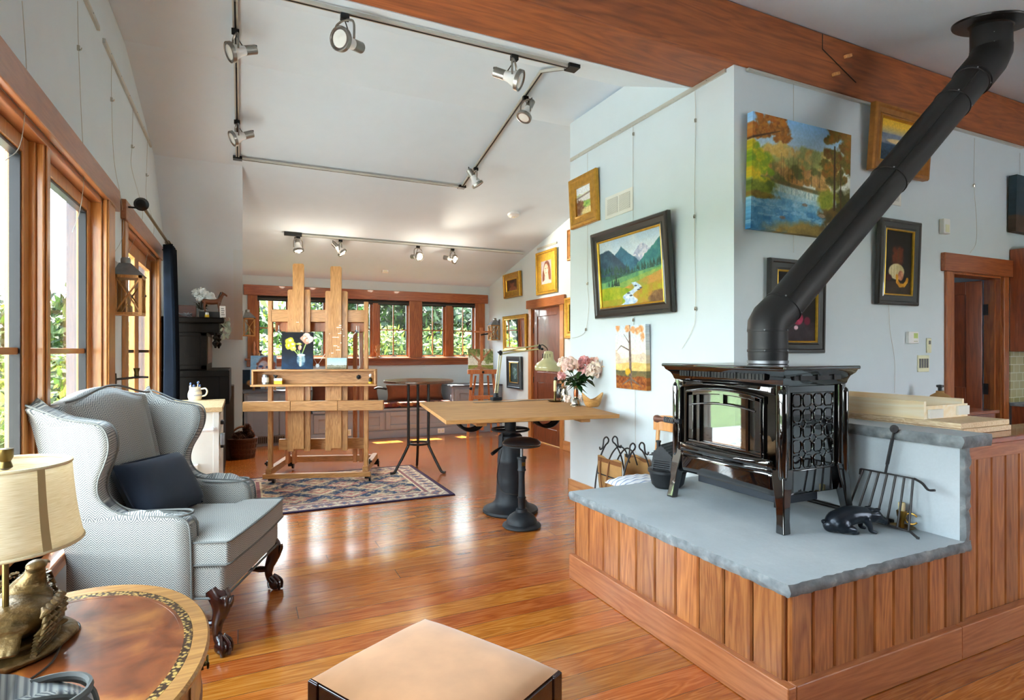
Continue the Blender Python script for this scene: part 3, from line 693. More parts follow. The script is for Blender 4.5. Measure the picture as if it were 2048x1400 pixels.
mb = MB(); mb.box((-.18, -.402, .728), (.16, -.385, .756))
for x in (-.14, -.02, .1): mb.box((x-.004, -.41, .728), (x+.004, -.385, .756))
mb.build('side_grille', M_blackm, st)
# bowed header above the door and lower apron
def bow(z0, z1, d0, d1, y0=-.335, y1=.335, n=18, zb=0.0):
    m_ = MB()
    def fn(u, v):
        y = y0+(y1-y0)*u; b = 1-(2*u-1)**2
        z = z0+(z1-z0)*v; return (-.215-(d0+(d1-d0)*v)*b-.012, y, z+zb*b*(1-v))
    return m_.surf(fn, n, 5)
bow(.655, .70, .028, .012, zb=.03).build('header_panel', M_enamel, st, solid=.012)
bow(.165, .285, .012, .02, zb=.012).build('lower_apron', M_enamel, st, solid=.012)
mb = MB()
def lip(u, v):
    y = -.33+.66*u; b = 1-(2*u-1)**2; a = PI*v
    return (-.235-.045*b*math.sin(a)-.008, y, .315+.022*math.cos(a)+.004*b)
mb.surf(lip, 22, 9)
def lip2(u, v):
    y = -.315+.63*u; b = 1-(2*u-1)**2; a = PI*v
    return (-.232-.03*b*math.sin(a)-.004, y, .285+.012*math.cos(a))
mb.surf(lip2, 22, 9); mb.build('ash_lip', M_enamel, st, solid=.006)
# corner posts with rounded pilasters, knees and splayed legs
def post(sx, sy, nm):
    ox, oy = .21, .36
    m_ = MB(); m_.box((sx*(ox-.03), sy*(oy-.03), .165), (sx*(ox+.022), sy*(oy+.022), .715))
    p_ = m_.build('corner_post', M_enamel, st, bev=.016, seg=4)
    q = MB()
    cx, cy = sx*(ox+.012), sy*(oy+.012)
    q.lathe([(.004, .245), (.016, .25), (.022, .27), (.022, .66), (.018, .678), (.006, .69)], 16, T(cx, cy, 0)); q.build('pilaster', M_enamel, p_)
    g = MB()
    pts = [(0, 0, .30), (.006, .006, .235), (.012, .012, .18), (.014, .014, .12), (.02, .02, .06), (.03, .03, 0)]
    ws = [.034, .03, .023, .017, .015, .018]; vs = []
    for (dx, dy, z), w in zip(pts, ws):
        x, y = sx*(ox+dx), sy*(oy+dy); vs += [(x-sx*w*1.3, y-sy*w*1.3, z), (x+sx*.022, y-sy*w*1.5, z), (x+sx*.024, y+sy*.024, z), (x-sx*w*1.5, y+sy*.022, z)]
    n_ = len(pts); fs = [(i*4+k, i*4+(k+1) % 4, (i+1)*4+(k+1) % 4, (i+1)*4+k) for i in range(n_-1) for k in range(4)]+[(0,1,2,3), ((n_-1)*4, (n_-1)*4+1, (n_-1)*4+2, (n_-1)*4+3)]
    g.add(vs, fs); g.build('leg', M_enamel, st, bev=.006, seg=2)
for sx in (-1, 1):
    for sy in (-1, 1): post(sx, sy, '')
# door: arched frame, glass, glazing bars
dr = MB(); xo = -.238
yo, yi, zo0, zi0 = .275, .215, .335, .365
ar = lambda y: .645+.028*(1-(y/.275)**2)
ai = lambda y: .605+.028*(1-(y/.275)**2)
dr.box((xo, -yo, zo0), (xo+.03, yo, zi0)); dr.box((xo, -yo, zi0), (xo+.03, -yi, ar(yo))); dr.box((xo, yi, zi0), (xo+.03, yo, ar(yo)))
n = 16; vs = []
for i in range(n+1):
    y = -yo+2*yo*i/n; vs += [(xo, y, ai(y)), (xo, y, ar(y)), (xo+.03, y, ar(y)), (xo+.03, y, ai(y))]
dr.add(vs, [(i*4+k, i*4+(k+1) % 4, (i+1)*4+(k+1) % 4, (i+1)*4+k) for i in range(n) for k in range(4)])
door = dr.build('glass_door', M_enamel, st, bev=.006)
rim = MB(); loop = [(xo-.004, -yo+.012, zo0+.012), (xo-.004, yo-.012, zo0+.012)]+[(xo-.004, yo-.012-(2*yo-.024)*i/12, ar(yo-(2*yo)*i/12)-.012) for i in range(13)]
rim.tube(loop, .006, 8, closed=True); rim.build('door_rim', M_enamel, door)
MB().box((xo+.014, -yi-.005, zi0-.005), (xo+.019, yi+.005, .64)).build('door_glass', glassm('stove_glass', (.86, .88, .9, 1), 2.0), door)
gb = MB()
for y in (-.172, .172): gb.box((xo-.002, y-.008, zi0-.004), (xo+.012, y+.008, .625))
gb.tube([(xo+.002, -yi-.01+2*(yi+.01)*i/14, ai(-yi-.01+2*(yi+.01)*i/14)-.048) for i in range(15)], .006, 8)
gb.box((xo-.002, -.012, .585), (xo+.012, .012, .64)); gb.build('glazing_bar', M_enamel, door, sm=50)
pl = MB(); pts = []
for i in range(40):
    a = i/39; pts.append((xo-.004, .055-.11*a, .347+.005*math.sin(i*1.35)*(1 if i % 5 else 1.6)))
pl.tube(pts, .0012, 5); pl.build('script_nameplate', M_chrome, door)
hd = MB(); hd.tube([(-.225, .33, .455), (-.235, .45, .453)], .016, 12); hd.build('handle_socket', M_iron, st)
hd = MB(); hd.tube([(-.235+.016*math.cos(a*.9), .37+.095*a/44, .4535+.016*math.sin(a*.9)) for a in range(45)], .0035, 6); hd.build('handle_coil', M_steel, st)
hd = MB(); hd.lathe([(.010, 0), (.015, .008), (.014, .03), (.017, .05), (.024, .07), (.022, .085), (.01, .095)], 16, T(-.237, .455, .453) @ align((-.03, 1, -.03))); hd.build('handle_knob', plain('handle_wood', '#6b4233', .5, 0, .15), st)
# side lattice facing the camera (-y) and matching one behind
for sy in (-1, 1):
    pn = MB(); pn.box((-.185, sy*.345, .165), (.19, sy*.362, .70)); sp = pn.build('side_panel', M_enamel, st, bev=.004)
    la = MB(); y = sy*.364
    la.tube([(-.15, y, .285), (.155, y, .285), (.155, y, .665), (-.15, y, .665)], .004, 6, closed=True)
    def rr(cx, cz, a, rad):
        pts = []
        for qx, qz, a0 in ((1, 1, 0), (-1, 1, PI/2), (-1, -1, PI), (1, -1, 3*PI/2)):
            for i in range(5):
                an = a0+PI/2*i/4; pts.append((cx+qx*(a-rad)+rad*math.cos(an), y, cz+qz*(a-rad)+rad*math.sin(an)))
        return pts
    for i in range(4):
        for j in range(5):
            cx, cz = -.112+i*.0765, .325+j*.0755
            la.tube(rr(cx, cz, .03, .016), .0038, 6, closed=True)
            if i < 3 and j < 4 and (i+j) % 2 == 0: la.tube(rr(cx+.038, cz+.038, .022, .02), .003, 6, closed=True)
    la.build('lattice', M_enamel, sp, sm=60)
mb = MB(); mb.box((-.14, -.3, .105), (.12, .28, .165)); mb.build('burner_tray', plain('tray_paint', '#2b313a', .4, .3), st, bev=.004)
mb = MB(); mb.box((-.15, -.33, .085), (-.12, -.26, .2)); mb.tube([(-.14, -.32, .11), (-.16, -.32, .10), (-.15, -.29, .085)], .01, 8); mb.build('gas_valve', M_blackm, st)
rg = random.Random(3)
for a, b, r_ in (((-.12, -.20, .26), (-.02, .16, .275), .04), ((-.10, -.08, .30), (.06, -.20, .40), .035), ((-.14, .14, .285), (.1, -.02, .36), .038), ((-.14, -.19, .3), (.02, .1, .40), .03)):
    a, b = V(a), V(b); m_ = MB(); m_.tube([a.lerp(b, t/8)+V((rg.uniform(-.006, .006), 0, rg.uniform(-.006, .006))) for t in range(9)], [r_*rg.uniform(.85, 1.12) for _ in range(9)], 10); m_.build('ceramic_log', M_log, st, sm=60)
# ---- stovepipe ----
P0, P1 = V((2.655, 2.295, SZ+.797)), V((2.655, 2.295, 1.545))
P2 = V((4.46, 2.08, 3.33)); P3 = V((4.46, 2.08, 3.57)); RP = .104
d = (P2-P1).normalized()
pp = thing('stovepipe', 'black stovepipe rising at a slant from stove to ceiling', 'stovepipe', (0, 0, 0))
MB().tube([P0+V((0,0,.0)), P0+V((0,0,.045)), P1+V((0,0,-.02))], [RP*.97, RP, RP], 40).build('lower_section', M_flat, pp)
el = [P1+V((0,0,-.03)), P1+V((0,0,-.0))]+[P1+V((0, 0, .0)).lerp(d*.1, 0)+((V((0,0,1))*(1-t)+d*t).normalized()*.09*t) for t in (.35, .7, 1.0)]+[P1+d*.16]
MB().tube([P1+V((0,0,-.03)), P1, P1+d*.03+V((0,0,.012)), P1+d*.12], RP*1.03, 40).build('lower_elbow', M_flat, pp)
MB().tube([P1+d*.08, P2-d*.1], RP*.985, 40).build('slanted_section', M_flat, pp)
L = (P2-P1).length
MB().tube([P2-d*.26, P2-d*.06, P2-V((0,0,-.03)), P2+V((0,0,.06))], RP*1.1, 40).build('upper_elbow', M_flat, pp)
MB().tube([P2+V((0,0,.05)), P3], RP*1.08, 40).build('upper_section', M_flat, pp)
for k, (c, ax) in enumerate(((P0+V((0,0,.075)), V((0,0,1))), (P1+V((0,0,-.03)), V((0,0,1))), (P1+d*.15, d), (P1+d*(L*.50), d), (P1+d*(L*.80), d), (P2-d*.27, d), (P2+V((0,0,.06)), V((0,0,1))), (P2+V((0,0,.12)), V((0,0,1))))):
    MB().lathe([(RP*.99, -.008), (RP*1.035, -.006), (RP*1.035, .006), (RP*.99, .008)], 40, Matrix.Translation(c) @ align(ax)).build('seam_band', M_flat, pp)
    x = V((SY, CY_, 0))*-1; s0 = (x-ax*x.dot(ax)).normalized(); s1 = ax.cross(s0)
    for an in (-.55, .75):
        q = c+(s0*math.cos(an)+s1*math.sin(an))*RP*1.035; MB().ell(q, .0055, 8, 6).build('screw', M_steel, pp)
x = V((0, 0, 1)); s0 = (x-d*x.dot(d)).normalized(); s1 = d.cross(s0)
for an in (.95,):
    o_ = (s0*math.cos(an)+s1*math.sin(an))*RP*1.0; MB().tube([P1+d*.15+o_, P2-d*.28+o_], .003, 6).build('lock_seam', M_blackm, pp)
MB().lathe([(RP*.8, 0), (RP*1.02, .004), (RP*1.04, .02)], 40, Matrix.Translation(P0)).build('crimped_base', M_steel, pp)
sl = math.atan(.2)
cz = ceil_z(P3.y)
fl_ = MB().lathe([(RP*1.05, -.03), (RP*1.2, -.014), (.21, -.008), (.215, .0), (.215, .004), (RP*.9, .004)], 48, T(P3.x, P3.y, cz-.006, rx=sl)).build('ceiling_flange', M_blackm, pp)
for a in range(8):
    q = T(P3.x, P3.y, cz-.018, rx=sl) @ V((.18*math.cos(a*PI/4), .18*math.sin(a*PI/4), .006)); MB().ell(q, .005, 8, 6).build('flange_screw', M_steel, fl_)
# =============== THINGS ON AND AROUND THE HEARTH ===============
def blob(mb, name, m, par=None, vox=.005, sm=6, loc=None, rot=None, sm_f=.6):
    o = mb.build(name, m, par, uv=False, fix=False, loc=loc, rot=rot, sm=180)
    q = o.modifiers.new('r', 'REMESH'); q.mode = 'VOXEL'; q.voxel_size = vox; q.use_smooth_shade = True
    q = o.modifiers.new('s', 'SMOOTH'); q.factor = sm_f; q.iterations = sm
    return o
# --- iron pig, seated on its haunches, facing local +x ---
pg = thing('pig_figurine', 'black cast-iron pig figurine sitting on the stone slab', 'figurine', (2.655, 1.80, .53), R(-20))
mb = MB()
def limb(pts, rs):
    mb.tube(pts, rs, 10)
    for p, r_ in zip(pts, rs): mb.ell(p, r_, 10, 8)
def thick(pts, rs, n=6):
    P = spline(pts, n); k = len(P)-1; rr = []
    for i in range(len(P)):
        t = i/k*(len(rs)-1); j = min(int(t), len(rs)-2); rr.append(rs[j]+(rs[j+1]-rs[j])*(t-j))
    return P, rr
P, rr = thick([(-.115, 0, .038), (-.085, 0, .056), (-.02, 0, .080), (.04, 0, .083), (.075, 0, .08)], [.036, .05, .047, .040, .034]); mb.tube(P, rr, 14); mb.ell(P[0], .035); mb.ell(P[-1], .033)
mb.ell((-.085, 0, .045), (.05, .052, .045))
P, rr = thick([(.07, 0, .082), (.105, 0, .078), (.138, 0, .060), (.168, 0, .047)], [.036, .036, .022, .016]); mb.tube(P, rr, 12); mb.ell((.163, 0, .045), (.007, .017, .017))
for s in (-1, 1):
    mb.ell((-.075, s*.036, .042), (.042, .02, .036), M=T(0, 0, 0))
    limb(*thick([(-.06, s*.04, .03), (-.025, s*.042, .022), (-.03, s*.042, .012), (-.005, s*.042, .009)], [.022, .016, .011, .008]))
    limb(*thick([(.05, s*.026, .065), (.062, s*.033, .036), (.065, s*.036, .016), (.088, s*.038, .007)], [.021, .013, .010, .008]))
    mb.ell((.093, s*.026, .110), (.018, .010, .007), M=T(0, 0, 0, ry=0))
    mb.ell((.118, s*.028, .086), .006, 8, 6)
body = blob(mb, 'body', M_pig, pg, .0035, 4)
er = MB()
for s in (-1, 1): er.add([(.078, s*.014, .112), (.082, s*.040, .102), (.132, s*.036, .116), (.104, s*.020, .124)], [(0, 1, 2, 3)])
er.build('ear', M_pig, pg, solid=.005, sub=1)
MB().tube(spline([(-.13, 0, .04), (-.148, .004, .045), (-.158, 0, .058), (-.15, -.006, .065), (-.143, 0, .055), (-.152, .006, .048)], 5), .0035, 7).build('tail', M_pig, pg)
# --- hanging gridiron leaning on the backrest ---
gr = thing('gridiron', 'wrought-iron gridiron with seven bars leaning on the stone backrest', 'gridiron', (0, 0, 0))
A0, A1 = V((2.853, 1.655, .548)), V((2.875, 2.0, .548)); B0, B1 = V((2.905, 1.665, .79)), V((2.925, 1.94, .785))
mb = MB(); mb.bar(A0, A1, .012, .008); mb.tube(spline([A0, A0+V((-.018, -.025, -.004)), A0+V((-.028, -.05, -.012))], 4), .006, 6); mb.bar(A1, A1+V((-.0, .004, -.018)), .01); mb.bar(A0+V((-.026, -.05, -.008)), A0+V((-.026, -.05, -.018)), .01); mb.build('bottom_bar', M_ironb, gr)
mb = MB(); mb.bar(B0, B1, .012, .006); mb.tube(spline([B0, B0+V((-.01, -.04, -.012)), B0+V((-.016, -.07, -.036)), B0+V((-.018, -.10, -.032))], 5), [.006]*16, 6); mb.bar(B1, B1+V((-.005, 0, -.03)), .012, .006); mb.build('top_bar', M_ironb, gr)
for k in range(7):
    t = .02+k*.155; MB().tube([A0.lerp(A1, t), B0.lerp(B1, t)], .0052, 8).build('rod', M_ironb, gr)
mb = MB(); h0, h1 = B0.lerp(B1, .52), V((2.912, 1.765, 1.0)); mb.bar(h0, h0.lerp(h1, .25), .012, .007, (0, 1, 0)); mb.bar(h0.lerp(h1, .22), h0.lerp(h1, .85), .022, .006, (0, 1, 0)); mb.bar(h0.lerp(h1, .8), h1, .012, .006, (0, 1, 0))
mb.lathe([(.009, -.004), (.02, -.004), (.02, .004), (.009, .004), (.009, -.004)], 20, Matrix.Translation(h1+V((.002, -.001, .015))) @ align((1, 0, -.1))); mb.build('handle', M_ironb, gr)
# --- brass chamberstick with a candle stub ---
cs = thing('chamberstick', 'brass chamberstick with ring handle behind the gridiron', 'candle holder', (2.925, 1.735, .531), R(15))
MB().lathe([(.0, 0), (.032, .001), (.05, .008), (.052, .012), (.034, .006), (0, .004)], 28, sx=.95, sy=1.1).build('saucer', M_brass, cs)
MB().lathe([(.012, .004), (.010, .02), (.013, .045), (.02, .06), (.023, .085), (.019, .088), (.016, .07)], 20).build('cup', M_brass, cs)
MB().tube(arc((0, -.04, .055), .026, R(-150), R(150), 18, 'yz'), .0045, 8).build('ring_handle', M_brass, cs)
cd = thing('candle_stub', 'short ivory candle stub in the brass chamberstick on the hearth', 'candle', (2.925, 1.735, .614))
MB().lathe([(.015, 0), (.0155, .04), (.013, .044), (0, .042)], 18).build('wax', M_wax, cd); MB().tube([(0, 0, .04), (.002, 0, .052)], .0012, 5).build('wick', M_black, cd)
mb = MB(); pts = []
for a in range(70):
    t = a/69*2*PI*2.6; pts.append((2.90+.03*math.cos(t), 1.86+.075*math.sin(t), .536+.0035*a/10+.004*math.sin(t*2)))
tag(mb.tube(pts, .0055, 7).build('coiled_cable', M_cord), 'coiled black cable on the slab behind the iron pig', 'cable')
tag(MB().tube([(2.962, 1.80, .542), (2.962, 2.2, .541), (2.962, 2.72, .541)], .011, 10).build('gas_pipe', M_blackm), 'black gas pipe along the foot of the stone backrest', 'pipe')
# --- log-cabin steamer pot ---
sp = thing('steamer_pot', 'cast-iron steamer shaped like a log cabin on a round pot', 'steamer', (2.475, 2.915, .53), R(25))
MB().lathe([(.0, 0), (.085, .0), (.105, .02), (.122, .095), (.13, .1), (.13, .115), (.118, .118), (0, .118)], 36, sx=1.12, sy=.92).build('pot', M_steamer, sp, sm=50)
mb = MB()
for k in range(7):
    z = .122+k*.0125; a, b = .088-.002*k, .062-.001*k
    mb.tube([(-a-.008, -b, z), (a+.008, -b, z)], .0072, 8); mb.tube([(-a-.008, b, z), (a+.008, b, z)], .0072, 8); mb.tube([(-a, -b-.008, z+.006), (-a, b+.008, z+.006)], .0072, 8); mb.tube([(a, -b-.008, z+.006), (a, b+.008, z+.006)], .0072, 8)
mb.box((-.085, -.06, .118), (.085, .06, .205)); mb.build('cabin', M_steamer, sp, sm=60)
mb = MB(); mb.prism([(-.078, .205), (.078, .205), (0, .275)], -.1, .1, Matrix(((0,0,1,0),(1,0,0,0),(0,1,0,0),(0,0,0,1))))
for k in range(6):
    for s in (-1, 1):
        t = k/5; mb.tube([(-.1, s*.078*(1-t), .207+.07*t), (.1, s*.078*(1-t), .207+.07*t)], .004, 6)
mb.build('roof', M_steamer, sp)
mb = MB(); mb.lathe([(.014, .21), (.013, .285), (.017, .288), (.017, .298), (.010, .30)], 14, T(-.06, .035, 0)); mb.build('chimney', M_steamer, sp)
# --- fireside chair and folded cloth ---
ch = thing('wooden_chair', 'honey coloured wooden side chair behind the stove against the wall', 'chair', (2.64, 3.32, 0))
MB().prism([(-.20, -.17), (.19, -.15), (.19, .15), (-.20, .17)], .42, .445).build('seat', M_chairw, ch, bev=.008)
for x, y, x2, y2 in ((-.17, -.14, -.2, -.16), (-.17, .14, -.2, .16)): MB().tube([(x, y, .42), (x2, y2, 0)], [.018, .014], 12).build('leg', M_chairw, ch)
for s in (-1, 1):
    p_ = spline([(.20, s*.155, 0), (.185, s*.15, .43), (.205, s*.155, .62), (.225, s*.16, .84)], 6); MB().tube(p_, .0155, 12).build('back_post', M_chairw, ch)
def crest(z0, z1, xo, w, nm):
    m_ = MB()
    def fn(u, v):
        y = -w+2*w*u; return (xo+.03*(1-(2*u-1)**2)-.02, y, z0+(z1-z0)*v+(.015*(1-(2*u-1)**2) if v > .5 else 0))
    m_.surf(fn, 14, 4).build(nm, M_chairw, ch, solid=.016, bev=.004)
crest(.80, .905, .225, .19, 'crest_rail'); crest(.60, .66, .205, .15, 'back_rail')
MB().tube([(-.19, -.155, .2), (.19, -.155, .22)], .009, 8).build('stretcher', M_chairw, ch); MB().tube([(-.19, .155, .2), (.19, .155, .22)], .009, 8).build('stretcher', M_chairw, ch)
mb = MB()
def cl(u, v): return (-.22+.40*u, -.16+.32*v, .452+.055*math.sin(PI*min(1, max(0, u)))**.4*(math.sin(PI*v)**.35)+.004*math.sin(u*30)*math.sin(v*22))
mb.surf(cl, 30, 26)
cm, nt, b = _mk('striped_towel'); tc = N(nt, 'ShaderNodeTexCoord'); sx = N(nt, 'ShaderNodeSeparateXYZ', {0: tc.outputs['Object']}); t = mth(nt, 'FRACT', mth(nt, 'MULTIPLY', sx.outputs[1], 22.0)); setp(b, nt, base=ramp(nt, t, [(.0, hx('#e4e8ee')), (.55, hx('#e4e8ee')), (.62, hx('#8fa3c4')), (.8, hx('#8fa3c4')), (.86, hx('#e4e8ee'))]), rough=.9)
tag(mb.build('folded_towel', cm, loc=(2.60, 3.32, -.005), solid=.01), 'blue and white striped cloth on the chair seat behind the slab', 'towel')
# --- wrought iron log carrier with canvas sling ---
lc = thing('log_carrier', 'wrought-iron log rack with curled tops and tan canvas sling', 'log rack', (2.72, 3.72, 0))
def curl(y, s):                      # rod bowing out then curling at the top
    pts = [(s*.02, y, .02), (s*.10, y, .03), (s*.145, y, .12), (s*.15, y, .30), (s*.115, y, .50), (s*.06, y, .62), (s*.025, y, .655), (s*.02, y, .68), (s*.04, y, .70), (s*.064, y, .685), (s*.07, y, .65), (s*.078, y, .615), (s*.10, y, .605), (s*.106, y, .625)]
    return MB().tube(spline(pts, 5), .0065, 8)
for y in (-.17, .18):
    for s in (-1, 1): curl(y, s).build('curled_rod', M_ironb, lc)
mb = MB()
for s in (-1, 1): mb.tube([(s*.10, -.17, .03), (s*.10, .18, .03)], .006, 8); MB().tube([(s*.135, -.17, .42), (s*.135, .18, .42)], .005, 8).build('side_bar', M_ironb, lc)
mb.tube([(-.1, -.17, .03), (.1, -.17, .03)], .006, 8); mb.tube([(-.1, .18, .03), (.1, .18, .03)], .006, 8)
for x, y in ((-.1, -.17), (.1, -.17), (-.1, .18), (.1, .18)): mb.tube([(x, y, .03), (x, y, .0)], .008, 8)
mb.build('base_frame', M_ironb, lc)
for y in (-.04, .06): MB().tube(spline([(-.11, y, .52), (-.06, y, .60), (0, y, .64), (.06, y, .60), (.10, y, .5)], 6), .006, 8).build('arched_handle', M_ironb, lc)
mb = MB()
def sling(u, v):
    a = -PI*.5+(u-.5)*PI*1.0; x = .125*math.sin((u-.5)*PI); z = .09+.47*abs(2*u-1)**2.2
    return (x*(1.05 if z > .2 else 1), -.155+.32*v+.004*math.sin(u*20), z+.01*math.sin(v*9+u*3))
mb.surf(sling, 30, 14).build('canvas_sling', M_canvasbag, lc, solid=.006)
for s in (-1, 1):
    mb = MB(); mb.box((s*.132-.004, -.15, .52), (s*.132+.004, .16, .555)); mb.build('hem', M_leather, lc, bev=.003)
    MB().tube(spline([(s*.138, .12, .55), (s*.148, .115, .44), (s*.15, .08, .31), (s*.15, .04, .30), (s*.148, .01, .44), (s*.138, .0, .54)], 6), .006, 7).build('strap', M_leather, lc)
for x, z, r_ in ((-.03, .13, .05), (.045, .13, .045), (.0, .215, .045)):
    tag(MB().tube([(0, -.19, 0), (0, .0, 0), (0, .19, 0)], [r_, r_*1.05, r_*.95], 12).build('firewood_log', M_log, loc=(2.72+x, 3.71, z-.0)), 'split firewood log lying in the canvas log sling', 'log', 'logs in the log rack')
# --- plywood offcuts on the counter ---
for k, (z, x1, l) in enumerate(((.9865, 3.655, 'lower'), (1.0145, 3.66, 'upper'))):
    o = MB().box((3.215, 1.615+.01*k, z), (x1, 2.68, z+.026)).build('plywood_sheet', M_ply_ey, bev=.001, flat=True)
    tag(o, f'{l} of two stacked plywood sheets on the counter by the stone cap', 'plywood', 'plywood sheets on the counter')
tr = thing('plywood_tray', 'shallow plywood box on the two plywood sheets', 'box', (3.225, 1.80, 1.041))
MB().box((0, 0, 0), (.018, .88, .095)).build('side_board', M_ply_f, tr, bev=.001); MB().box((.018, 0, 0), (.40, .018, .07)).build('end_board', M_ply_f, tr, bev=.001)
MB().box((.018, .862, 0), (.40, .88, .095)).build('end_board', M_ply_f, tr); MB().box((.382, .018, 0), (.40, .862, .095)).build('side_board', M_ply_f, tr); MB().box((.018, .018, 0), (.382, .862, .012)).build('bottom', M_ply_f, tr)
MB().box((.03, -.012, .005), (.15, 0, .05)).build('white_block', M_whitep, tr); MB().box((.29, -.012, .012), (.395, 0, .06)).build('white_block', M_whitep, tr)
# --- sideboard top behind with a rope-wrapped jug ---
sb = thing('sideboard', 'dark low sideboard against the gallery wall behind the plywood', 'sideboard', (4.75, 2.58, 0))
MB().box((-.35, -.2, 0), (.4, .21, .93)).build('carcass', M_cherry, sb); MB().box((-.38, -.22, .93), (.43, .225, .955)).build('top', M_capx, sb, bev=.005)
jp = ony(1880, 800, 2.62)
jg = thing('rope_jug', 'rope-wrapped jug with dark stopper beside the doorway', 'jug', (jp.x, 2.62, .956))
MB().lathe([(.05, 0), (.085, .03), (.09, .06), (.06, .10), (.028, .12), (.025, .135)], 24).build('body', M_canvasbag, jg); MB().lathe([(.014, .13), (.014, .16), (.024, .165), (.024, .18), (.0, .184)], 12).build('stopper', M_black, jg)
# --- kitchen cabinets at the far right ---
uc = thing('wall_cabinet', 'tall reddish wall cabinet at the right edge beside the doorway', 'cabinet', (6.345, 2.50, 1.395))
MB().box((0, 0, 0), (1.1, .315, .93)).build('carcass', M_cherry, uc, bev=.003); MB().box((.02, -.02, .01), (.53, 0, .92)).build('cabinet_door', M_cherry, uc, bev=.004)
bs = thing('base_cabinet', 'dark wood base cabinet with stone top below the tiled backsplash', 'cabinet', (6.345, 2.30, 0))
MB().box((0, .0, .1), (1.1, .50, .90)).build('carcass', M_cherry, bs); MB().box((-.02, -.03, .90), (1.1, .505, .93)).build('worktop', M_redge, bs, bev=.004)
o = MB().box((6.345, 2.808, .93), (7.5, 2.822, 1.395)).build('trim_2', M_tile); struct(o); o['label'] = 'green tiled backsplash'
# =============== PAINTINGS ===============
def vn(x, y, s, seed=0, oct=4):
    out = 0; amp = 1; tot = 0
    for o in range(oct):
        X, Y = x*s, y*s; xi, yi = np.floor(X).astype(int), np.floor(Y).astype(int); fx, fy = X-xi, Y-yi
        fx = fx*fx*(3-2*fx); fy = fy*fy*(3-2*fy)
        def h(a, b):
            n = (a*374761393+b*668265263+(seed+o)*982451653) & 0x7fffffff; n = ((n ^ (n >> 13))*1274126177) & 0x7fffffff
            return (n & 0xffff)/65535.0
        v = (h(xi, yi)*(1-fx)+h(xi+1, yi)*fx)*(1-fy)+(h(xi, yi+1)*(1-fx)+h(xi+1, yi+1)*fx)*fy
        out = out+v*amp; tot += amp; amp *= .5; s *= 2.1
    return out/tot
class Cv:
    def __init__(s, w, h, bg, asp=1.0):
        s.x, s.y = np.meshgrid((np.arange(w)+.5)/w, (np.arange(h)+.5)/h); s.asp = asp
        s.c = np.ones((h, w, 3))*s.col(bg)
    def col(s, c): return np.array([int(c.lstrip('#')[i:i+2], 16)/255 for i in (0, 2, 4)])
    def put(s, m, c, c2=None, ns=18, seed=0):
        m = np.clip(m, 0, 1)[..., None]; k = s.col(c)
        if c2: n = np.clip((vn(s.x*s.asp, s.y, ns, seed)-.25)*2, 0, 1)[..., None]; k = k*(1-n)+s.col(c2)*n
        s.c = s.c*(1-m)+k*m
    def above(s, f, e=.015): return (s.y-f)/e+.5
    def below(s, f, e=.015): return (f-s.y)/e+.5
    def blob(s, cx, cy, rx, ry, e=.2, rough=0, ns=14, seed=1):
        d = np.hypot((s.x-cx)/rx, (s.y-cy)/ry)
        if rough: d = d+rough*(vn(s.x*s.asp, s.y, ns, seed)-.5)*2
        return (1-d)/e+.5
    def line(s, p, q, w, w2=None):
        p, q = np.array(p, float), np.array(q, float); d = q-p; k = np.array([s.asp, 1]); L = ((d*k)**2).sum()+1e-9
        t = np.clip(((s.x-p[0])*s.asp*d[0]*s.asp+(s.y-p[1])*d[1])/L, 0, 1)
        dist = np.hypot((s.x-p[0]-d[0]*t)*s.asp, s.y-p[1]-d[1]*t); ww = w+((w if w2 is None else w2)-w)*t
        return (ww-dist)/(.006)+.5
    def n(s, sc, seed=0, oct=4): return vn(s.x*s.asp, s.y, sc, seed, oct)
    def grad(s, c0, c1, y0=0, y1=1):
        t = np.clip((s.y-y0)/(y1-y0), 0, 1)[..., None]; s.c = s.col(c0)*(1-t)+s.col(c1)*t
    def dab(s, a=.08, ns=40, seed=9):
        s.c = np.clip(s.c*(1+a*2*(s.n(ns, seed, 3)-.5)[..., None]), 0, 1)
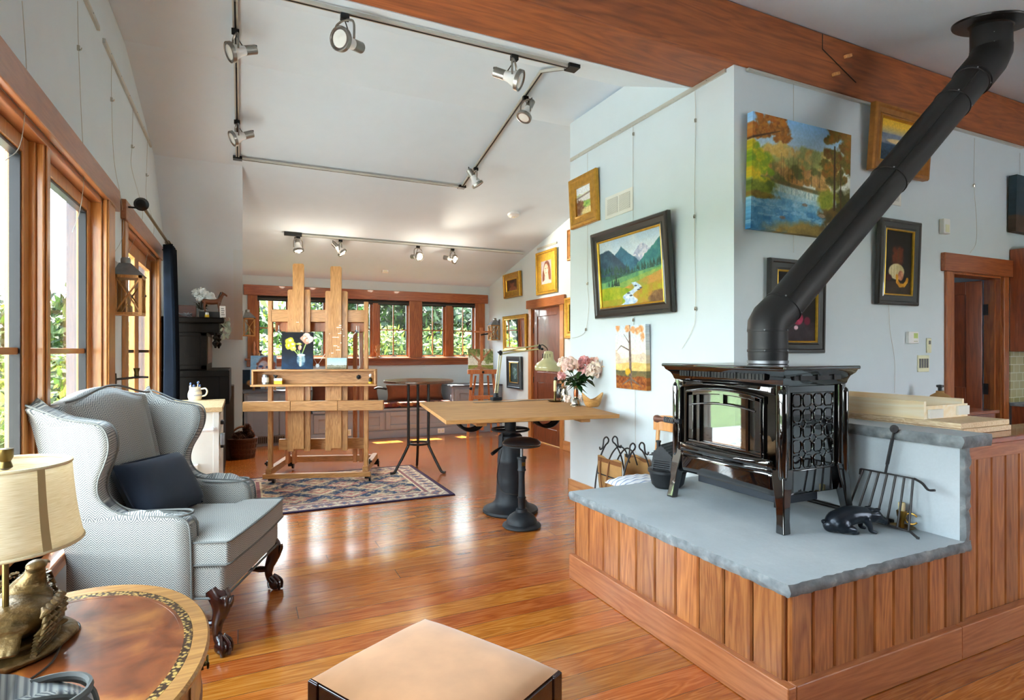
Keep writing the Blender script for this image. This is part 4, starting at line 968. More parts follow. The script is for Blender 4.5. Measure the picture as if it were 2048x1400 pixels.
def river():
    k = Cv(230, 175, '#bcd2dd', 1.3); k.grad('#dfe6dc', '#7fb0dd', .55, 1); rg = random.Random(3)
    for q in range(70):                     # far autumn trees, pale to warm
        x = rg.uniform(.12, .8); y = rg.uniform(.5, .74); r = rg.uniform(.03, .075); k.put(k.blob(x, y, r, r*1.15, .5, .5, 26, q), ['#b5b06a', '#c7a552', '#a8a85c', '#c4b878', '#9aa66a', '#b98f4c'][q % 6], ['#8f9658', '#d2b56a'][q % 2], 30, q)
    for q in range(60):
        x = rg.uniform(.1, .85); y = rg.uniform(.43, .58); r = rg.uniform(.025, .06); k.put(k.blob(x, y, r, r, .5, .5, 30, q+90), ['#a8783c', '#c08a48', '#7d7a40', '#8a6e3c', '#6a7040', '#b58a5a'][q % 6], ['#5e6236', '#c79c5a'][q % 2], 30, q)
    for q in range(14): x = rg.uniform(.15, .75); k.put(k.line((x, .45), (x+rg.uniform(-.01, .01), rg.uniform(.58, .7)), .004, .002)*.7, '#5a4c34')
    k.put(k.below(.475-.09*k.x), '#54583a', '#7d6a3e', 30, 6)
    k.put(k.below(.445-.1*k.x), '#b9d6d2', '#e6f0ea', 40, 3); st = (vn(k.x*k.asp*6, k.y*.6, 16, 5) > .55)*(k.y < .44-.1*k.x)*(k.y > .385-.11*k.x); k.put(st*.6, '#7fa8ac')
    k.put(k.below(.385-.11*k.x), '#7fb0c4', '#b9d8dc', 22, 4); k.put(k.below(.31-.06*k.x+.04*(k.n(6, 4)-.5)), '#4f8cb4', '#8cbcd2', 20, 4)
    k.put(k.below(.2+.05*(k.n(7, 5)-.5)), '#34709f', '#5f9cc2', 18, 6); rp = (vn(k.x*k.asp, k.y*5, 9, 8) > .6)*(k.y < .33-.06*k.x); k.put(rp*.45, '#a9cfe0')
    k.put(k.blob(.62, .02, .42, .09, .6, .3), '#6a5a2c', '#9a8440', 12)
    k.put(k.blob(.92, .17, .24, .17, .3, .4), '#3a3418', '#5c4a22', 16); k.put(k.blob(.98, .32, .14, .16, .3, .4), '#2f3214', '#4a461e', 16); k.put(k.blob(.75, .35, .10, .085, .4, .5), '#6a7a24', '#98983a', 24)
    for x, y, r in ((.8, .12, .05), (.86, .07, .06), (.7, .19, .035), (.92, .1, .05)): k.put(k.blob(x, y, r, r*.5, .4, .3), '#6d6050', '#9a8a74', 30)
    for q in range(40): x, y = rg.gauss(.04, .07), rg.gauss(.56, .09); r = rg.uniform(.03, .06); k.put(k.blob(x, y, r, r, .5, .5, 26, q), ['#8f9a1e', '#c7a31e', '#6a8a24', '#d8b42c', '#557a20'][q % 5], ['#a8a828', '#7a8a1e'][q % 2], 30, q)
    k.put(k.blob(.05, .36, .2, .07, .4, .5), '#4a5a1e', '#7f8a30', 22); k.put(k.blob(.1, .3, .14, .03, .4, .5), '#5a4a1e', '#8a7a34', 22)
    for q in range(60): x, y = rg.uniform(-.02, .33), rg.uniform(.8, 1.02); r = rg.uniform(.02, .05); k.put(k.blob(x, y-max(0, x-.2)*.1, r, r*.9, .5, .6, 30, q), ['#6a3514', '#8a4a1a', '#5a3414', '#a0601e', '#7a4a1c'][q % 5], '#9a6a2c', 40, q)
    for q in range(70): x, y = rg.uniform(.72, 1.02), rg.uniform(.52, 1.02); r = rg.uniform(.02, .055); k.put(k.blob(x, y, r, r, .5, .6, 30, q+200), ['#5c3414', '#7a4a1a', '#4a4a1a', '#8a5a1e', '#3f4218'][q % 5], '#6a5a24', 40, q)
    k.put(k.line((.0, .78), (.26, .88), .01, .004), '#3a2412'); k.put(k.line((.83, .27), (.82, .85), .015, .009), '#33200f'); k.put(k.line((.9, .27), (.89, .7), .008, .005), '#3f2814')
    for x, y, r in ((.52, .27, .028), (.3, .13, .03)): k.put(k.blob(x, y, r, r*.5, .3, .2), '#4f4a48', '#8a7f74', 30)
    k.dab(.1, 70); return k
def mountain():
    k = Cv(230, 168, '#cfdcea', 1.37); k.grad('#e4ecf2', '#b5cde6', .6, 1); rg = random.Random(5)
    k.put(np.clip(k.n(4, 9)*2.4-1.1, 0, 1)*(k.y > .6), '#dde6f0')
    k.put(k.below(.84-.9*abs(k.x-.70)+.10*(k.n(9, 3)-.5)), '#8f9cc4', '#ece8f0', 22, 4)
    k.put(k.below(.70-.9*abs(k.x-.6)+.08*(k.n(9, 13)-.5)), '#6f86ac', '#a4b0cc', 14, 4)
    k.put(k.below(.88-.55*abs(k.x-.38)**.8*1.4+.05*(k.n(10, 5)-.5)), '#3f7088', '#2a5570', 12, 4)
    k.put(k.below(.86-1.1*np.clip(k.x-.16, 0, 1)**1.05*1.0-.25*np.clip(.12-k.x, 0, 1)+.05*(k.n(12, 6)-.5)), '#2a3d52', '#3d5a6c', 14, 4)
    k.put(k.below(.88-.9*np.clip(.98-k.x, 0, 1)+.08*(k.n(14, 7)-.5)), '#2f6a74', '#4a8a84', 16, 4)
    k.put(k.below(.47+.06*(k.n(9, 2)-.5)), '#274a44', '#3f6a58', 20, 4)
    def fir(x, y, h, c): k.put(np.clip((h-(k.y-y))*.17-abs(k.x-x)*1.0+.004*(k.n(60, 7)-.5), 0, 1)/.006*(k.y > y), c, '#35564a', 40, 3)
    for q in range(120): x = rg.uniform(0, 1); fir(x, rg.uniform(.42, .5)+.10*abs(x-.55), rg.uniform(.06, .13), ['#22403c', '#2f5148', '#1d3638', '#3a6458'][q % 4])
    k.put(k.below(.43+.12*(k.x-.45)+.03*(k.n(8, 3)-.5)), '#4f8a66', '#7fae6a', 12, 4)
    k.put(k.below(.37+.2*(k.x-.5)+.02*(k.n(8, 5)-.5)), '#6f9a50', '#a0b45c', 12, 4)
    k.put(k.below(.31+.30*(k.x-.58)+.02*(k.n(10, 5)-.5)), '#9a9a40', '#c8924a', 9, 6); k.put(k.below(.24+.2*(k.x-.7))*(k.x > .6), '#a8a52c', '#b8843c', 9, 7)
    k.put(k.below(.29-.45*(k.x-.12)**2)*(k.x < .52), '#74961f', '#c0ba34', 8, 7); k.put(k.below(.1)*(k.x < .35), '#9a9a2c', '#b89a3c', 10, 3)
    for x, y, h in ((.2, .30, .14), (.27, .30, .19), (.31, .29, .13), (.14, .31, .11), (.24, .31, .12)): fir(x, y, h, '#1c3024')
    cx = .60-.55*np.clip(.30-k.y, 0, 1)*1.1+.05*np.sin(k.y*34); w = .035+.42*np.clip(.32-k.y, 0, 1)*.6
    k.put(((w-abs(k.x-cx))/.02+.5)*(k.y < .315), '#9fbfe0', '#e4edf6', 26, 3)
    k.put(k.blob(.93, .05, .16, .1, .3, .6), '#6a4c34', '#8a6a44', 18)
    for x, y in ((.5, .13), (.62, .2), (.66, .22), (.46, .17), (.58, .26)): k.put(k.blob(x, y, .022, .01, .3, .4), '#4a4f5a')
    k.dab(.07, 80); return k
def autumn():
    k = Cv(130, 170, '#d8e2e8', .76); k.grad('#f0e6d2', '#cfdfeb', .45, 1)
    k.put(k.below(.55+.12*(k.n(6, 3)-.5)*2), '#cdb9a4', '#e6d2b4', 12)
    k.put(k.below(.42-.1*(k.x-.6)**2+.02*(k.n(8, 3)-.5)), '#d6b164', '#ecca84', 8)
    k.put(k.below(.29+.02*(k.n(9, 5)-.5)), '#54543e', '#7a6a42', 14); k.put(k.below(.2+.05*(k.n(9, 6)-.5)), '#6a3318', '#a8642a', 20)
    k.put(k.below(.1+.1*(k.n(8, 2)-.5)), '#b0712f', '#7a3a1c', 24)
    for p, q, a, b in (((.5, .16), (.49, .99), .032, .02), ((.5, .6), (.2, .68), .012, .008), ((.2, .68), (.05, .6), .008, .003), ((.5, .7), (.3, .86), .01, .004), ((.5, .17), (.2, .06), .02, .004), ((.5, .17), (.85, .05), .02, .004), ((.5, .15), (.55, 0), .02, .008)): k.put(k.line(p, q, a, b), '#5a4a44', '#7d6a60', 30)
    for x, y in ((.85, .93), (.75, .9), (.42, .95), (.1, .95), (.6, .92), (.9, .82)): k.put(k.blob(x, y, .07, .06, .5, .6), '#d08a52', '#e2b48a', 30)
    k.put(k.blob(.4, .28, .08, .05, .5, .6), '#d0a32c'); k.dab(.12, 50); return k
def bridge():
    k = Cv(70, 90, '#e6eaea', .75); k.put(k.below(.75+.2*(k.n(6, 2)-.5)), '#a9b58a', '#dfe0c4', 9); k.put(k.below(.66+.1*k.x), '#8a7a72'); k.put(k.below(.6+.1*k.x), '#d6d2cc'); k.put(k.below(.48), '#8a6a5c', '#c4b4a0', 9)
    k.put(k.blob(.65, .36, .35, .12, .3, .4), '#5f8a3c', '#c3cc6a', 8); k.put(k.blob(.15, .3, .3, .25, .3, .4), '#6a3f2c', '#8a6a4a', 9); k.put(k.blob(.7, .1, .4, .14, .4, .3), '#cfb46a', '#e6d6a0', 8); k.dab(.12, 40); return k
def iris():
    k = Cv(120, 150, '#070914', .8); k.grad('#122c48', '#070812', 0, .6); k.put(k.n(9, 3)*(k.y < .35)*.9-.3, '#2c5578')
    for p, q in (((.62, .3), (.5, .5)), ((.6, .3), (.78, .72)), ((.62, .3), (.36, .55)), ((.6, .3), (.56, .5))): k.put(k.line(p, q, .012), '#8aa85a', '#b4c46a', 20)
    k.put(k.blob(.62, .26, .13, .17, .3), '#4a6a84', '#90aab4', 14); k.put(k.line((.6, .1), (.6, .34), .03), '#7d9aa8', '#c4d2b8', 30); k.put(k.blob(.62, .38, .13, .03, .3), '#c9d8d8')
    for x, y, rx, ry, c in ((.25, .76, .13, .08, '#e4d834'), (.33, .66, .12, .08, '#d2c62c'), (.2, .62, .08, .09, '#c9b924'), (.36, .56, .08, .05, '#eadf5e'), (.78, .9, .13, .08, '#f2c9b4'), (.7, .82, .1, .09, '#e0a48c'), (.88, .8, .1, .1, '#f4d6c4'), (.78, .76, .08, .09, '#d99078'), (.58, .58, .05, .07, '#e29c84'), (.55, .68, .09, .025, '#b8c04a')):
        k.put(k.blob(x, y, rx, ry, .3, .5, 12), c, None); k.put(k.blob(x+.02, y+.02, rx*.4, ry*.4, .8, .5), '#fbf0c8')
    k.dab(.1, 50); return k
def seascape():
    k = Cv(70, 45, '#b9cdda', 1.7); k.grad('#c6d2d6', '#9fc0d6', .3, 1); k.put(k.below(.35+.14*(k.n(8, 2)-.5)*2), '#7a7f74', '#a9a18c', 12); k.put(k.below(.14), '#5c5a4a', '#8a8468', 12); k.dab(.12, 40); return k
def portrait():
    k = Cv(70, 90, '#9ec4de', .8); k.put(k.n(8, 2), '#6fa3cf'); k.put(k.blob(.6, .6, .36, .34, .2, .2), '#6a3a30', '#9a5a48', 9); k.put(k.blob(.5, .52, .22, .3, .2), '#d8a89c', '#b9c6de', 8); k.put(k.blob(.4, .62, .09, .04, .4), '#3f5a8a'); k.put(k.blob(.66, .6, .08, .035, .4), '#3f5a8a')
    k.put(k.line((.48, .6), (.44, .47), .02), '#a86a60'); k.put(k.blob(.49, .37, .09, .025, .5), '#b0584f'); k.put(k.blob(.6, .05, .5, .22, .2), '#7f7fae', '#a89ab8', 8); k.dab(.1, 40); return k
def girl():
    k = Cv(70, 90, '#a9a0a4', .75); k.put(k.blob(.55, .62, .3, .36, .15), '#7d4a34', '#5a3222', 12); k.put(k.blob(.78, .35, .14, .4, .2), '#7d4a34'); k.put(k.blob(.22, .3, .1, .3, .3), '#6d3f2c'); k.put(k.blob(.48, .6, .2, .26, .15), '#e0bfae', '#cf9f8c', 7)
    k.put(k.line((.52, .4), (.58, .15), .11), '#d9b6a4'); k.put(k.blob(.55, .02, .5, .17, .2), '#d6bcae', '#b9aab0', 7); k.put(k.line((.38, .66), (.46, .66), .012), '#4a2f28'); k.put(k.line((.56, .66), (.64, .66), .012), '#4a2f28'); k.put(k.line((.46, .62), (.44, .54), .01), '#b98a78'); k.put(k.blob(.47, .47, .06, .018, .4), '#a8564c'); k.dab(.08, 30); return k
def oldp():
    k = Cv(60, 70, '#3c241a', .85); k.put(k.n(6, 2), '#5a3826'); k.put(k.blob(.45, .6, .2, .26, .4), '#8a5440', '#6a3c2c', 8); k.put(k.blob(.5, .1, .36, .3, .3), '#7a4a34', '#9a6a50', 8); k.put(k.blob(.48, .84, .22, .14, .3), '#2c1812'); k.dab(.1, 30); return k
def nightwood():
    k = Cv(50, 90, '#1c2a30', .5); k.put(k.n(9, 3)*1.4-.3, '#2f4a3a', '#4a6a5a', 14); k.put(k.blob(.5, .5, .2, .3, .5, .5), '#7a94a0', '#3a5a4a', 14); k.dab(.2, 40); return k
def sunset():
    k = Cv(90, 70, '#d9b04a', 1.35); k.grad('#8a8f94', '#e8bd3f', .62, .86); k.put(k.below(.66+.02*(k.n(6, 2)-.5)), '#4a5a72', '#7a7f88', 6); k.put(k.blob(.5, .5, .3, .06, .3), '#d8c08a'); k.put(k.below(.42), '#1c3046', '#2f4a5e', 9); k.put(k.below(.3+.2*(k.n(12, 5)-.5)), '#0f1f2c', '#2c4456', 20)
    for x in (.55, .62, .68): k.put(k.line((x, .1), (x, .55), .02, .004), '#101a22')
    k.dab(.12, 40); return k
def radish():
    k = Cv(80, 90, '#0d0a0a', .85); k.put(k.below(.28), '#241c20', '#3a3036', 8); k.put(k.blob(.55, .33, .13, .09, .2), '#8a1f3c', '#c0486a', 8); k.put(k.blob(.3, .3, .1, .07, .2), '#5a1424'); k.put(k.blob(.78, .3, .08, .06, .3), '#6a1a30'); k.put(k.line((.55, .42), (.6, .6), .01), '#3a4a24'); k.put(k.blob(.5, .2, .05, .03, .3), '#f0c8d4'); k.dab(.08, 40); return k
def pumpkin():
    k = Cv(90, 130, '#120d09', .62); k.put(k.below(.2), '#2a2119', '#3c3026', 8); k.put(k.blob(.5, .6, .22, .16, .4, .4), '#3a1c10', '#6a3018', 9); k.put(k.line((.52, .5), (.5, .72), .03, .015), '#54301c')
    k.put(k.blob(.46, .36, .28, .125, .12), '#d9cfa4', '#b9ab78', 5); k.put(np.clip(np.sin((k.x-.46)*58), 0, 1)*.5*np.clip(k.blob(.46, .36, .25, .11, .3), 0, 1), '#a89a68'); k.put(k.blob(.62, .3, .1, .08, .2), '#c08a6a', '#8a4a34', 9)
    P = [(.48, .29), (.5, .2), (.6, .145), (.75, .15), (.84, .21), (.86, .25)]
    for a, b in zip(P, P[1:]): k.put(k.line(a, b, .03, .026), '#d09a2c', '#a8701c', 12)
    k.put(k.blob(.18, .26, .12, .05, .4), '#3c1410'); k.dab(.1, 50); return k
def darkstill():
    k = Cv(60, 60, '#1c2a34', 1); k.put(k.n(5, 2), '#2a3a44'); k.put(k.below(.3), '#3a2c24', '#4a3a30', 7); k.put(k.blob(.55, .33, .3, .16, .3), '#b06a34', '#d09a5a', 8); k.dab(.1, 40); return k
def oaktree():
    k = Cv(100, 80, '#d9ddd2', 1.25); k.put(k.below(.2), '#6a7a3a', '#9aa05a', 9); k.put(k.blob(.3, .85, .45, .25, .3, .5), '#5a6a3a', '#8a9a62', 10); k.put(k.blob(.85, .6, .25, .35, .3, .5), '#5d7046', '#8fa06c', 10)
    for p, q, a, b in (((.45, .05), (.45, .4), .11, .07), ((.45, .38), (.1, .8), .06, .02), ((.46, .36), (.9, .95), .07, .03), ((.5, .35), (.55, 1), .05, .02), ((.3, .55), (.35, .95), .03, .012), ((.45, .08), (.15, .02), .05, .01), ((.45, .08), (.8, .03), .05, .01)): k.put(k.line(p, q, a, b), '#8a6048', '#b98f72', 16)
    k.dab(.14, 40); return k
def rugpat():
    W, Hh = 330, 270; k = Cv(W, Hh, '#3a465c', 1.22); x, y = k.x, k.y
    e = np.minimum(np.minimum(x, 1-x)*1.22, np.minimum(y, 1-y))
    k.put(np.ones_like(x), '#36435a', '#4d5b72', 30)
    def motif(sx_, sy_, ox, oy, size, c, c2, seed):
        u = (x*1.22*sx_+ox); v = (y*sy_+oy); uu, vv = abs((u % 1)-.5), abs((v % 1)-.5); d = uu+vv+.05*np.cos(uu*50)*np.cos(vv*50)
        k.put((size-d)/.05+.5, c); k.put((size*.62-d)/.05+.5, c2); k.put((size*.3-d)/.04+.5, c)
    motif(3.1, 3.6, 0, 0, .36, '#c9b59a', '#a9716a', 1); motif(3.1, 3.6, .5, .5, .33, '#ad7670', '#d0bda2', 2); motif(6.2, 7.2, .25, .25, .2, '#c4a88a', '#2c4660', 3); motif(6.2, 7.2, .75, .25, .2, '#8d6668', '#c9b08e', 3)
    sp = (k.n(60, 4, 2) > .62)*1.0; k.put(sp*.8, '#c7ad8e')
    def band(a, b, c): k.put(((e > a) & (e < b))*1.0, c)
    band(.0, .16, '#a07f7a'); band(.03, .13, '#cbb9a2'); band(.008, .03, '#4a3a50'); band(.128, .15, '#8f6468'); band(.15, .162, '#d3c2a4')
    m = ((e > .035) & (e < .125)); t = np.where(np.minimum(x, 1-x)*1.22 < np.minimum(y, 1-y), y, x*1.22)
    w = np.abs(((t*13) % 1)-.5)+np.abs((e-.08)/.09); k.put(((.42-w)/.06+.5)*m, '#9c7270'); k.put(((.22-w)/.05+.5)*m, '#5a6d84')
    k.put(m*(k.n(70, 8, 2) > .6)*.8, '#7d6e7a'); band(0, .008, '#231c34'); k.dab(.2, 90); return k
def lin_arr(c): return np.where(c <= .04045, c/12.92, ((c+.055)/1.055)**2.4)
def picmesh(name, k, w, h, par=None, d=0.0, m=None, z=0.0, wrap=True):
    """grid in local x (right) / y (up) facing +z, centre at the origin; sides follow if d > 0"""
    H_, W_ = k.c.shape[:2]; c = lin_arr(np.clip(k.c, 0, 1)); xs = np.linspace(-w/2, w/2, W_); ys = np.linspace(-h/2, h/2, H_)
    vs = [(X, Y, z) for Y in ys for X in xs]; fs = [(j*W_+i, j*W_+i+1, (j+1)*W_+i+1, (j+1)*W_+i) for j in range(H_-1) for i in range(W_-1)]
    cols = [c.reshape(-1, 3)]
    if d:
        ring = [(0, i) for i in range(W_)]+[(j, W_-1) for j in range(1, H_)]+[(H_-1, i) for i in range(W_-2, -1, -1)]+[(j, 0) for j in range(H_-2, 0, -1)]
        o = len(vs); n = len(ring)
        vs += [(xs[i], ys[j], z) for j, i in ring]+[(xs[i], ys[j], z-d) for j, i in ring]
        fs += [(o+q, o+n+q, o+n+(q+1) % n, o+(q+1) % n) for q in range(n)]+[tuple(o+n+q for q in range(n-1, -1, -1))]
        e = np.array([c[j, i] for j, i in ring]); cols += [e, e]
    cols = np.vstack(cols); me = bpy.data.meshes.new(name); me.from_pydata(vs, [], fs); at = me.color_attributes.new('Col', 'FLOAT_COLOR', 'POINT')
    at.data.foreach_set('color', np.c_[cols, np.ones(len(cols))].astype(np.float32).ravel()); me.materials.append(m or M_paint)
    o = bpy.data.objects.new(name, me); COL.objects.link(o)
    if par: o.parent = par
    return o
def frame_mesh(w, h, prof):
    """mitred frame; prof = [(inset, height)] from the outer edge inwards"""
    m_ = MB(); vs = []
    for i, z in prof: vs += [(-w/2+i, -h/2+i, z), (w/2-i, -h/2+i, z), (w/2-i, h/2-i, z), (-w/2+i, h/2-i, z)]
    n = len(prof); m_.add(vs, [(a*4+k, a*4+(k+1) % 4, ((a+1) % n)*4+(k+1) % 4, ((a+1) % n)*4+k) for a in range(n) for k in range(4)]); return m_
ROT = {'W': (R(90), 0, R(-90)), 'S': (R(90), 0, 0), 'E': (R(90), 0, R(90))}     # facing -x, facing -y, facing +x
def hang(name, label, cat, wall, a0, a1, z0, z1, off, lean=0.0, tilt=0.0, group=None):
    """empty at the back centre of a picture; a0..a1 along the wall (y for W, x for S)"""
    am, zm = (a0+a1)/2, (z0+z1)/2
    loc = (off, am, zm) if wall == 'W' else (am, off, zm)
    t = thing(name, label, cat, loc, rot=ROT[wall], group=group)
    t.rotation_euler = (Euler(ROT[wall]).to_matrix() @ Euler((lean, 0, tilt)).to_matrix()).to_euler()
    return t, abs(a1-a0), z1-z0
def framed(label, wall, a0, a1, z0, z1, off, k, fm, fw, depth, lip=None, lw=.012, lean=0.0, mat_in=None, mw=0, gap=.0):
    t, w, h = hang('framed_painting', label, 'painting', wall, a0, a1, z0, z1, off, lean)
    pr = [(0, -gap), (0, depth*.75), (.008, depth), (fw*.3, depth), (fw*.4, depth*.82), (fw*.8, depth*.7), (fw*.92, depth*.8), (fw, depth*.75), (fw, -gap)]
    frame_mesh(w, h, pr).build('frame', fm, t, sm=25)
    iw, ih = w-2*fw, h-2*fw
    if lip: frame_mesh(iw, ih, [(0, .0), (0, depth*.72), (lw*.5, depth*.78), (lw, depth*.6), (lw, 0)]).build('gilt_lip', lip, t, sm=25); iw -= 2*lw; ih -= 2*lw
    if mat_in: frame_mesh(iw, ih, [(0, 0), (0, depth*.5), (mw, depth*.45), (mw, 0)]).build('mat', mat_in, t, sm=25); iw -= 2*mw; ih -= 2*mw
    picmesh('painted_panel', k(), iw+.004, ih+.004, t, z=depth*.3)
    return t
def canvas(label, wall, a0, a1, z0, z1, off, k, d, lean=0.0):
    t, w, h = hang('canvas_painting', label, 'painting', wall, a0, a1, z0, z1, off, lean)
    picmesh('stretched_canvas', k(), w, h, t, d=d, z=d); return t
framed('gold framed painting of a covered bridge beside the wall vent', 'W', 4.39, 4.86, 2.59, 3.065, XP-.012, bridge, M_gold, .105, .04, lean=R(3), gap=.0)
framed('black framed mountain valley and stream painting on the partition wall', 'W', 3.36, 4.39, 1.69, 2.45, XP-.045, mountain, M_frameb, .085, .045, M_gold2, .014, lean=R(4))
canvas('unframed autumn tree canvas below the mountain painting', 'W', 3.67, 4.08, 1.085, 1.615, XP-.012, autumn, .04, lean=R(1.5))
canvas('large unframed canvas of a river and autumn trees', 'S', 3.04, 4.03, 2.215, 2.98, YF-.02, river, .045, lean=R(1.5))
framed('bronze framed twilight harbour painting under the beam behind the stovepipe', 'S', 4.265, 4.97, 2.765, 3.265, YF-.05, sunset, M_goldw, .085, .055, M_gold, .01, lean=R(4))
framed('black framed still life with radishes hidden behind the stovepipe', 'S', 3.235, 3.80, 1.385, 2.035, YF-.012, radish, M_frameb, .075, .035, M_gold2, .012, lean=R(1))
framed('black framed still life with a white pumpkin and gourd', 'S', 4.38, 4.895, 1.76, 2.42, YF-.03, pumpkin, M_frameb, .075, .035, M_gold2, .012, lean=R(2))
canvas('dark unframed still life canvas above the wall cabinet at the right edge', 'S', 6.30, 6.98, 2.48, 2.99, YF-.015, darkstill, .06, lean=R(1))
framed('gold framed drawing of a long-haired woman above the alcove door', 'W', 7.23, 7.85, 2.255, 2.9, XR-.015, girl, M_gold2, .03, .03, M_gold, .01, lean=R(1), mat_in=M_gold2, mw=.11)
framed('ornate gold framed dark portrait left of the alcove door', 'W', 8.39, 9.03, 2.3, 2.71, XR-.015, oldp, M_gold, .10, .05, M_gold2, .015, lean=R(3))
framed('narrow black framed night wood painting beside the alcove door', 'W', 8.36, 8.9, .77, 1.31, XR-.012, nightwood, M_framedb, .10, .05, M_gold, .012, lean=R(1))
framed('ornate gold frame half hidden by the partition corner at door height', 'W', 6.3, 6.96, 1.57, 2.14, XR-.012, oldp, M_gold, .09, .05, M_gold2, .014)
framed('gold frame high on the alcove wall cut off by the partition corner', 'W', 6.35, 6.9, 2.65, 3.08, XR-.012, oldp, M_goldw, .07, .04, M_gold2, .012)
t, w, h = hang('wall_mirror', 'gilt framed mirror on the alcove wall reflecting the windows', 'mirror', 'W', 8.17, 9.08, 1.40, 1.995, XR-.012, R(1.5))
frame_mesh(w, h, [(0, 0), (0, .03), (.015, .04), (.05, .025), (.065, .03), (.07, 0)]).build('frame', M_gold, t, sm=25); MB().box((-w/2+.06, -h/2+.06, .004), (w/2-.06, h/2-.06, .012)).build('mirror_pane', M_mirror, t)
# rug
rug = picmesh('area_rug', rugpat(), 1.95, 1.60, None, d=.008, m=M_rugm)
rug.location = (.895, 6.08, .0095); tag(rug, 'worn navy and rose oriental rug under the easel', 'rug')
# =============== LEFT SIDE: CHAIRS, TABLE, LAMP, CABINETS ===============
def wing_chair(label, loc, rz):
    t = thing('wing_chair', label, 'armchair', loc, rz, group='herringbone wing chairs')
    F_ = M_herr
    # seat rail
    MB().box((-.62, -.385, .265), (.015, .385, .415)).build('seat_rail', F_, t, bev=.025, seg=3)
    MB().tube([(-.6, -.39, .272), (.01, -.392, .272), (.02, -.38, .272), (.02, .38, .272), (.01, .392, .272), (-.6, .39, .272)], .006, 6).build('rail_piping', M_welt, t)
    # seat cushion (T shaped, crowned)
    def cu(u, v):
        a = 2*PI*v
        return 0
    cm_ = MB(); nx, ny = 22, 26
    def outline(x):                       # half width along depth
        return .285 if x < -.16 else (.285+.105*min(1, (x+.16)/.02) if x < -.14 else .39)
    xs = [-.56+.02*i for i in range(31)]; vs = []
    xs = [-.55, -.50, -.42, -.34, -.26, -.20, -.165, -.14, -.10, -.05, 0, .03, .04]
    for x in xs:
        w = outline(x) if x < .035 else .375
        for j in range(ny+1):
            q = -1+2*j/ny; cr = (1-abs(q)**4)*(1-abs((x+.26)/.32)**4) if abs((x+.26)/.32) < 1 else 0
            vs.append((x+(.012*(1-q*q) if x > 0 else 0), q*w, .525+.035*cr))
    n_ = len(xs); w_ = ny+1; fs = [(i*w_+j, (i+1)*w_+j, (i+1)*w_+j+1, i*w_+j+1) for i in range(n_-1) for j in range(ny)]
    o = len(vs); bot = [(x, y, .418) for x, y, z in vs]; vs += bot; fs += [tuple(o+q for q in reversed(f)) for f in fs]
    rim = [i for i in range(w_)]+[i*w_+ny for i in range(1, n_)]+[(n_-1)*w_+j for j in range(ny-1, -1, -1)]+[i*w_ for i in range(n_-2, 0, -1)]
    fs += [(rim[k], rim[(k+1) % len(rim)], o+rim[(k+1) % len(rim)], o+rim[k]) for k in range(len(rim))]
    cush = MB().add(vs, fs).build('seat_cushion', F_, t, bev=.014, seg=3, sm=60)
    for z, dz in ((.527, 0), (.424, 0)):
        pts = [V(vs[i]) for i in rim]; pts = [V((p.x*1.004, p.y*1.008, z)) for p in pts if p.x > -.3]
        MB().tube(pts, .0055, 6).build('piping', M_welt, cush)
    # arms
    for s in (-1, 1):
        a = MB()
        prof = [(-.60, .262), (-.115, .262), (-.118, .40), (-.13, .595), (-.15, .635), (-.20, .648), (-.34, .655), (-.46, .67), (-.62, .67)]
        a.prism([(x, z) for x, z in prof], s*.285, s*.398, Matrix(((1,0,0,0),(0,0,1,0),(0,1,0,0),(0,0,0,1))))
        ar_ = a.build('arm', F_, t, bev=.028, seg=4, sm=60)
        pa = []
        for k in range(26):
            an = 2*PI*k/26; 
            pa.append((-.205+.062*math.cos(an)*(1 if math.cos(an) > 0 else 4.2), s*(.345+.062*math.sin(an)), .652))
        MB().tube(pa, .0055, 6, closed=True).build('piping', M_welt, ar_)
        # wing: curved panel flaring outwards
        wpts = [(-.124, .268, .268), (-.124, .36, .36), (-.126, .47, .47), (-.13, .57, .565), (-.145, .625, .61), (-.20, .648, .64), (-.29, .654, .67), (-.38, .66, .70), (-.445, .678, .735), (-.49, .715, .775), (-.512, .765, .825), (-.503, .83, .88), (-.47, .90, .945), (-.447, .965, 1.01), (-.447, 1.03, 1.07), (-.475, 1.075, 1.105), (-.54, 1.09, 1.13), (-.62, 1.105, 1.145), (-.70, 1.14, 1.157), (-.765, 1.165, 1.165)]
        front = spline([(x, z, z) for x, z, zb in wpts], 4); front = [p for i_, p in enumerate(front) if i_ == 0 or p.z > max(f_.z for f_ in front[:i_])+.0004]; vs = []; m_ = len(front)
        backx = lambda z: -.655-.12*max(0, min(1, (z-.45)/.72))
        flare = lambda z: .3665+.085*max(0, z-.62)/.5
        grid = MB(); nn = 9
        for i, p in enumerate(front):
            for j in range(nn):
                q = j/(nn-1); zb = p.z; bx = min(backx(zb), p.x-.006)
                x = p.x*(1-q)+bx*q; z = p.z*(1-q)+zb*q; vs.append((x, s*(flare(z)-.03*max(0, z-.62)/.5*q+.010*math.sin(PI*q)*min(1, max(0, (z-.5)/.2))), z))
        grid.add(vs, [(i*nn+j, (i+1)*nn+j, (i+1)*nn+j+1, i*nn+j+1) for i in range(m_-1) for j in range(nn-1)])
        wg = grid.build('wing', F_, t, solid=.075, sm=60)
        for off in (-.036, .036):
            MB().tube([(p.x+.004, s*(flare(p.z)+off), p.z+.002) for p in front], .0045, 6).build('piping', M_welt, wg)
    # back with camel top
    def back(d):
        m_ = MB()
        def fn(u, v):
            y = -.36+.72*u; top = 1.155+.055*math.cos((u-.5)*PI)**2*1.0-.0*abs(u-.5); z = .27+(top-.27)*v
            x = -.60-.165*max(0, (z-.42)/.74)+d-.02*math.cos((u-.5)*PI)
            return (x, y, z)
        return m_.surf(fn, 22, 20)
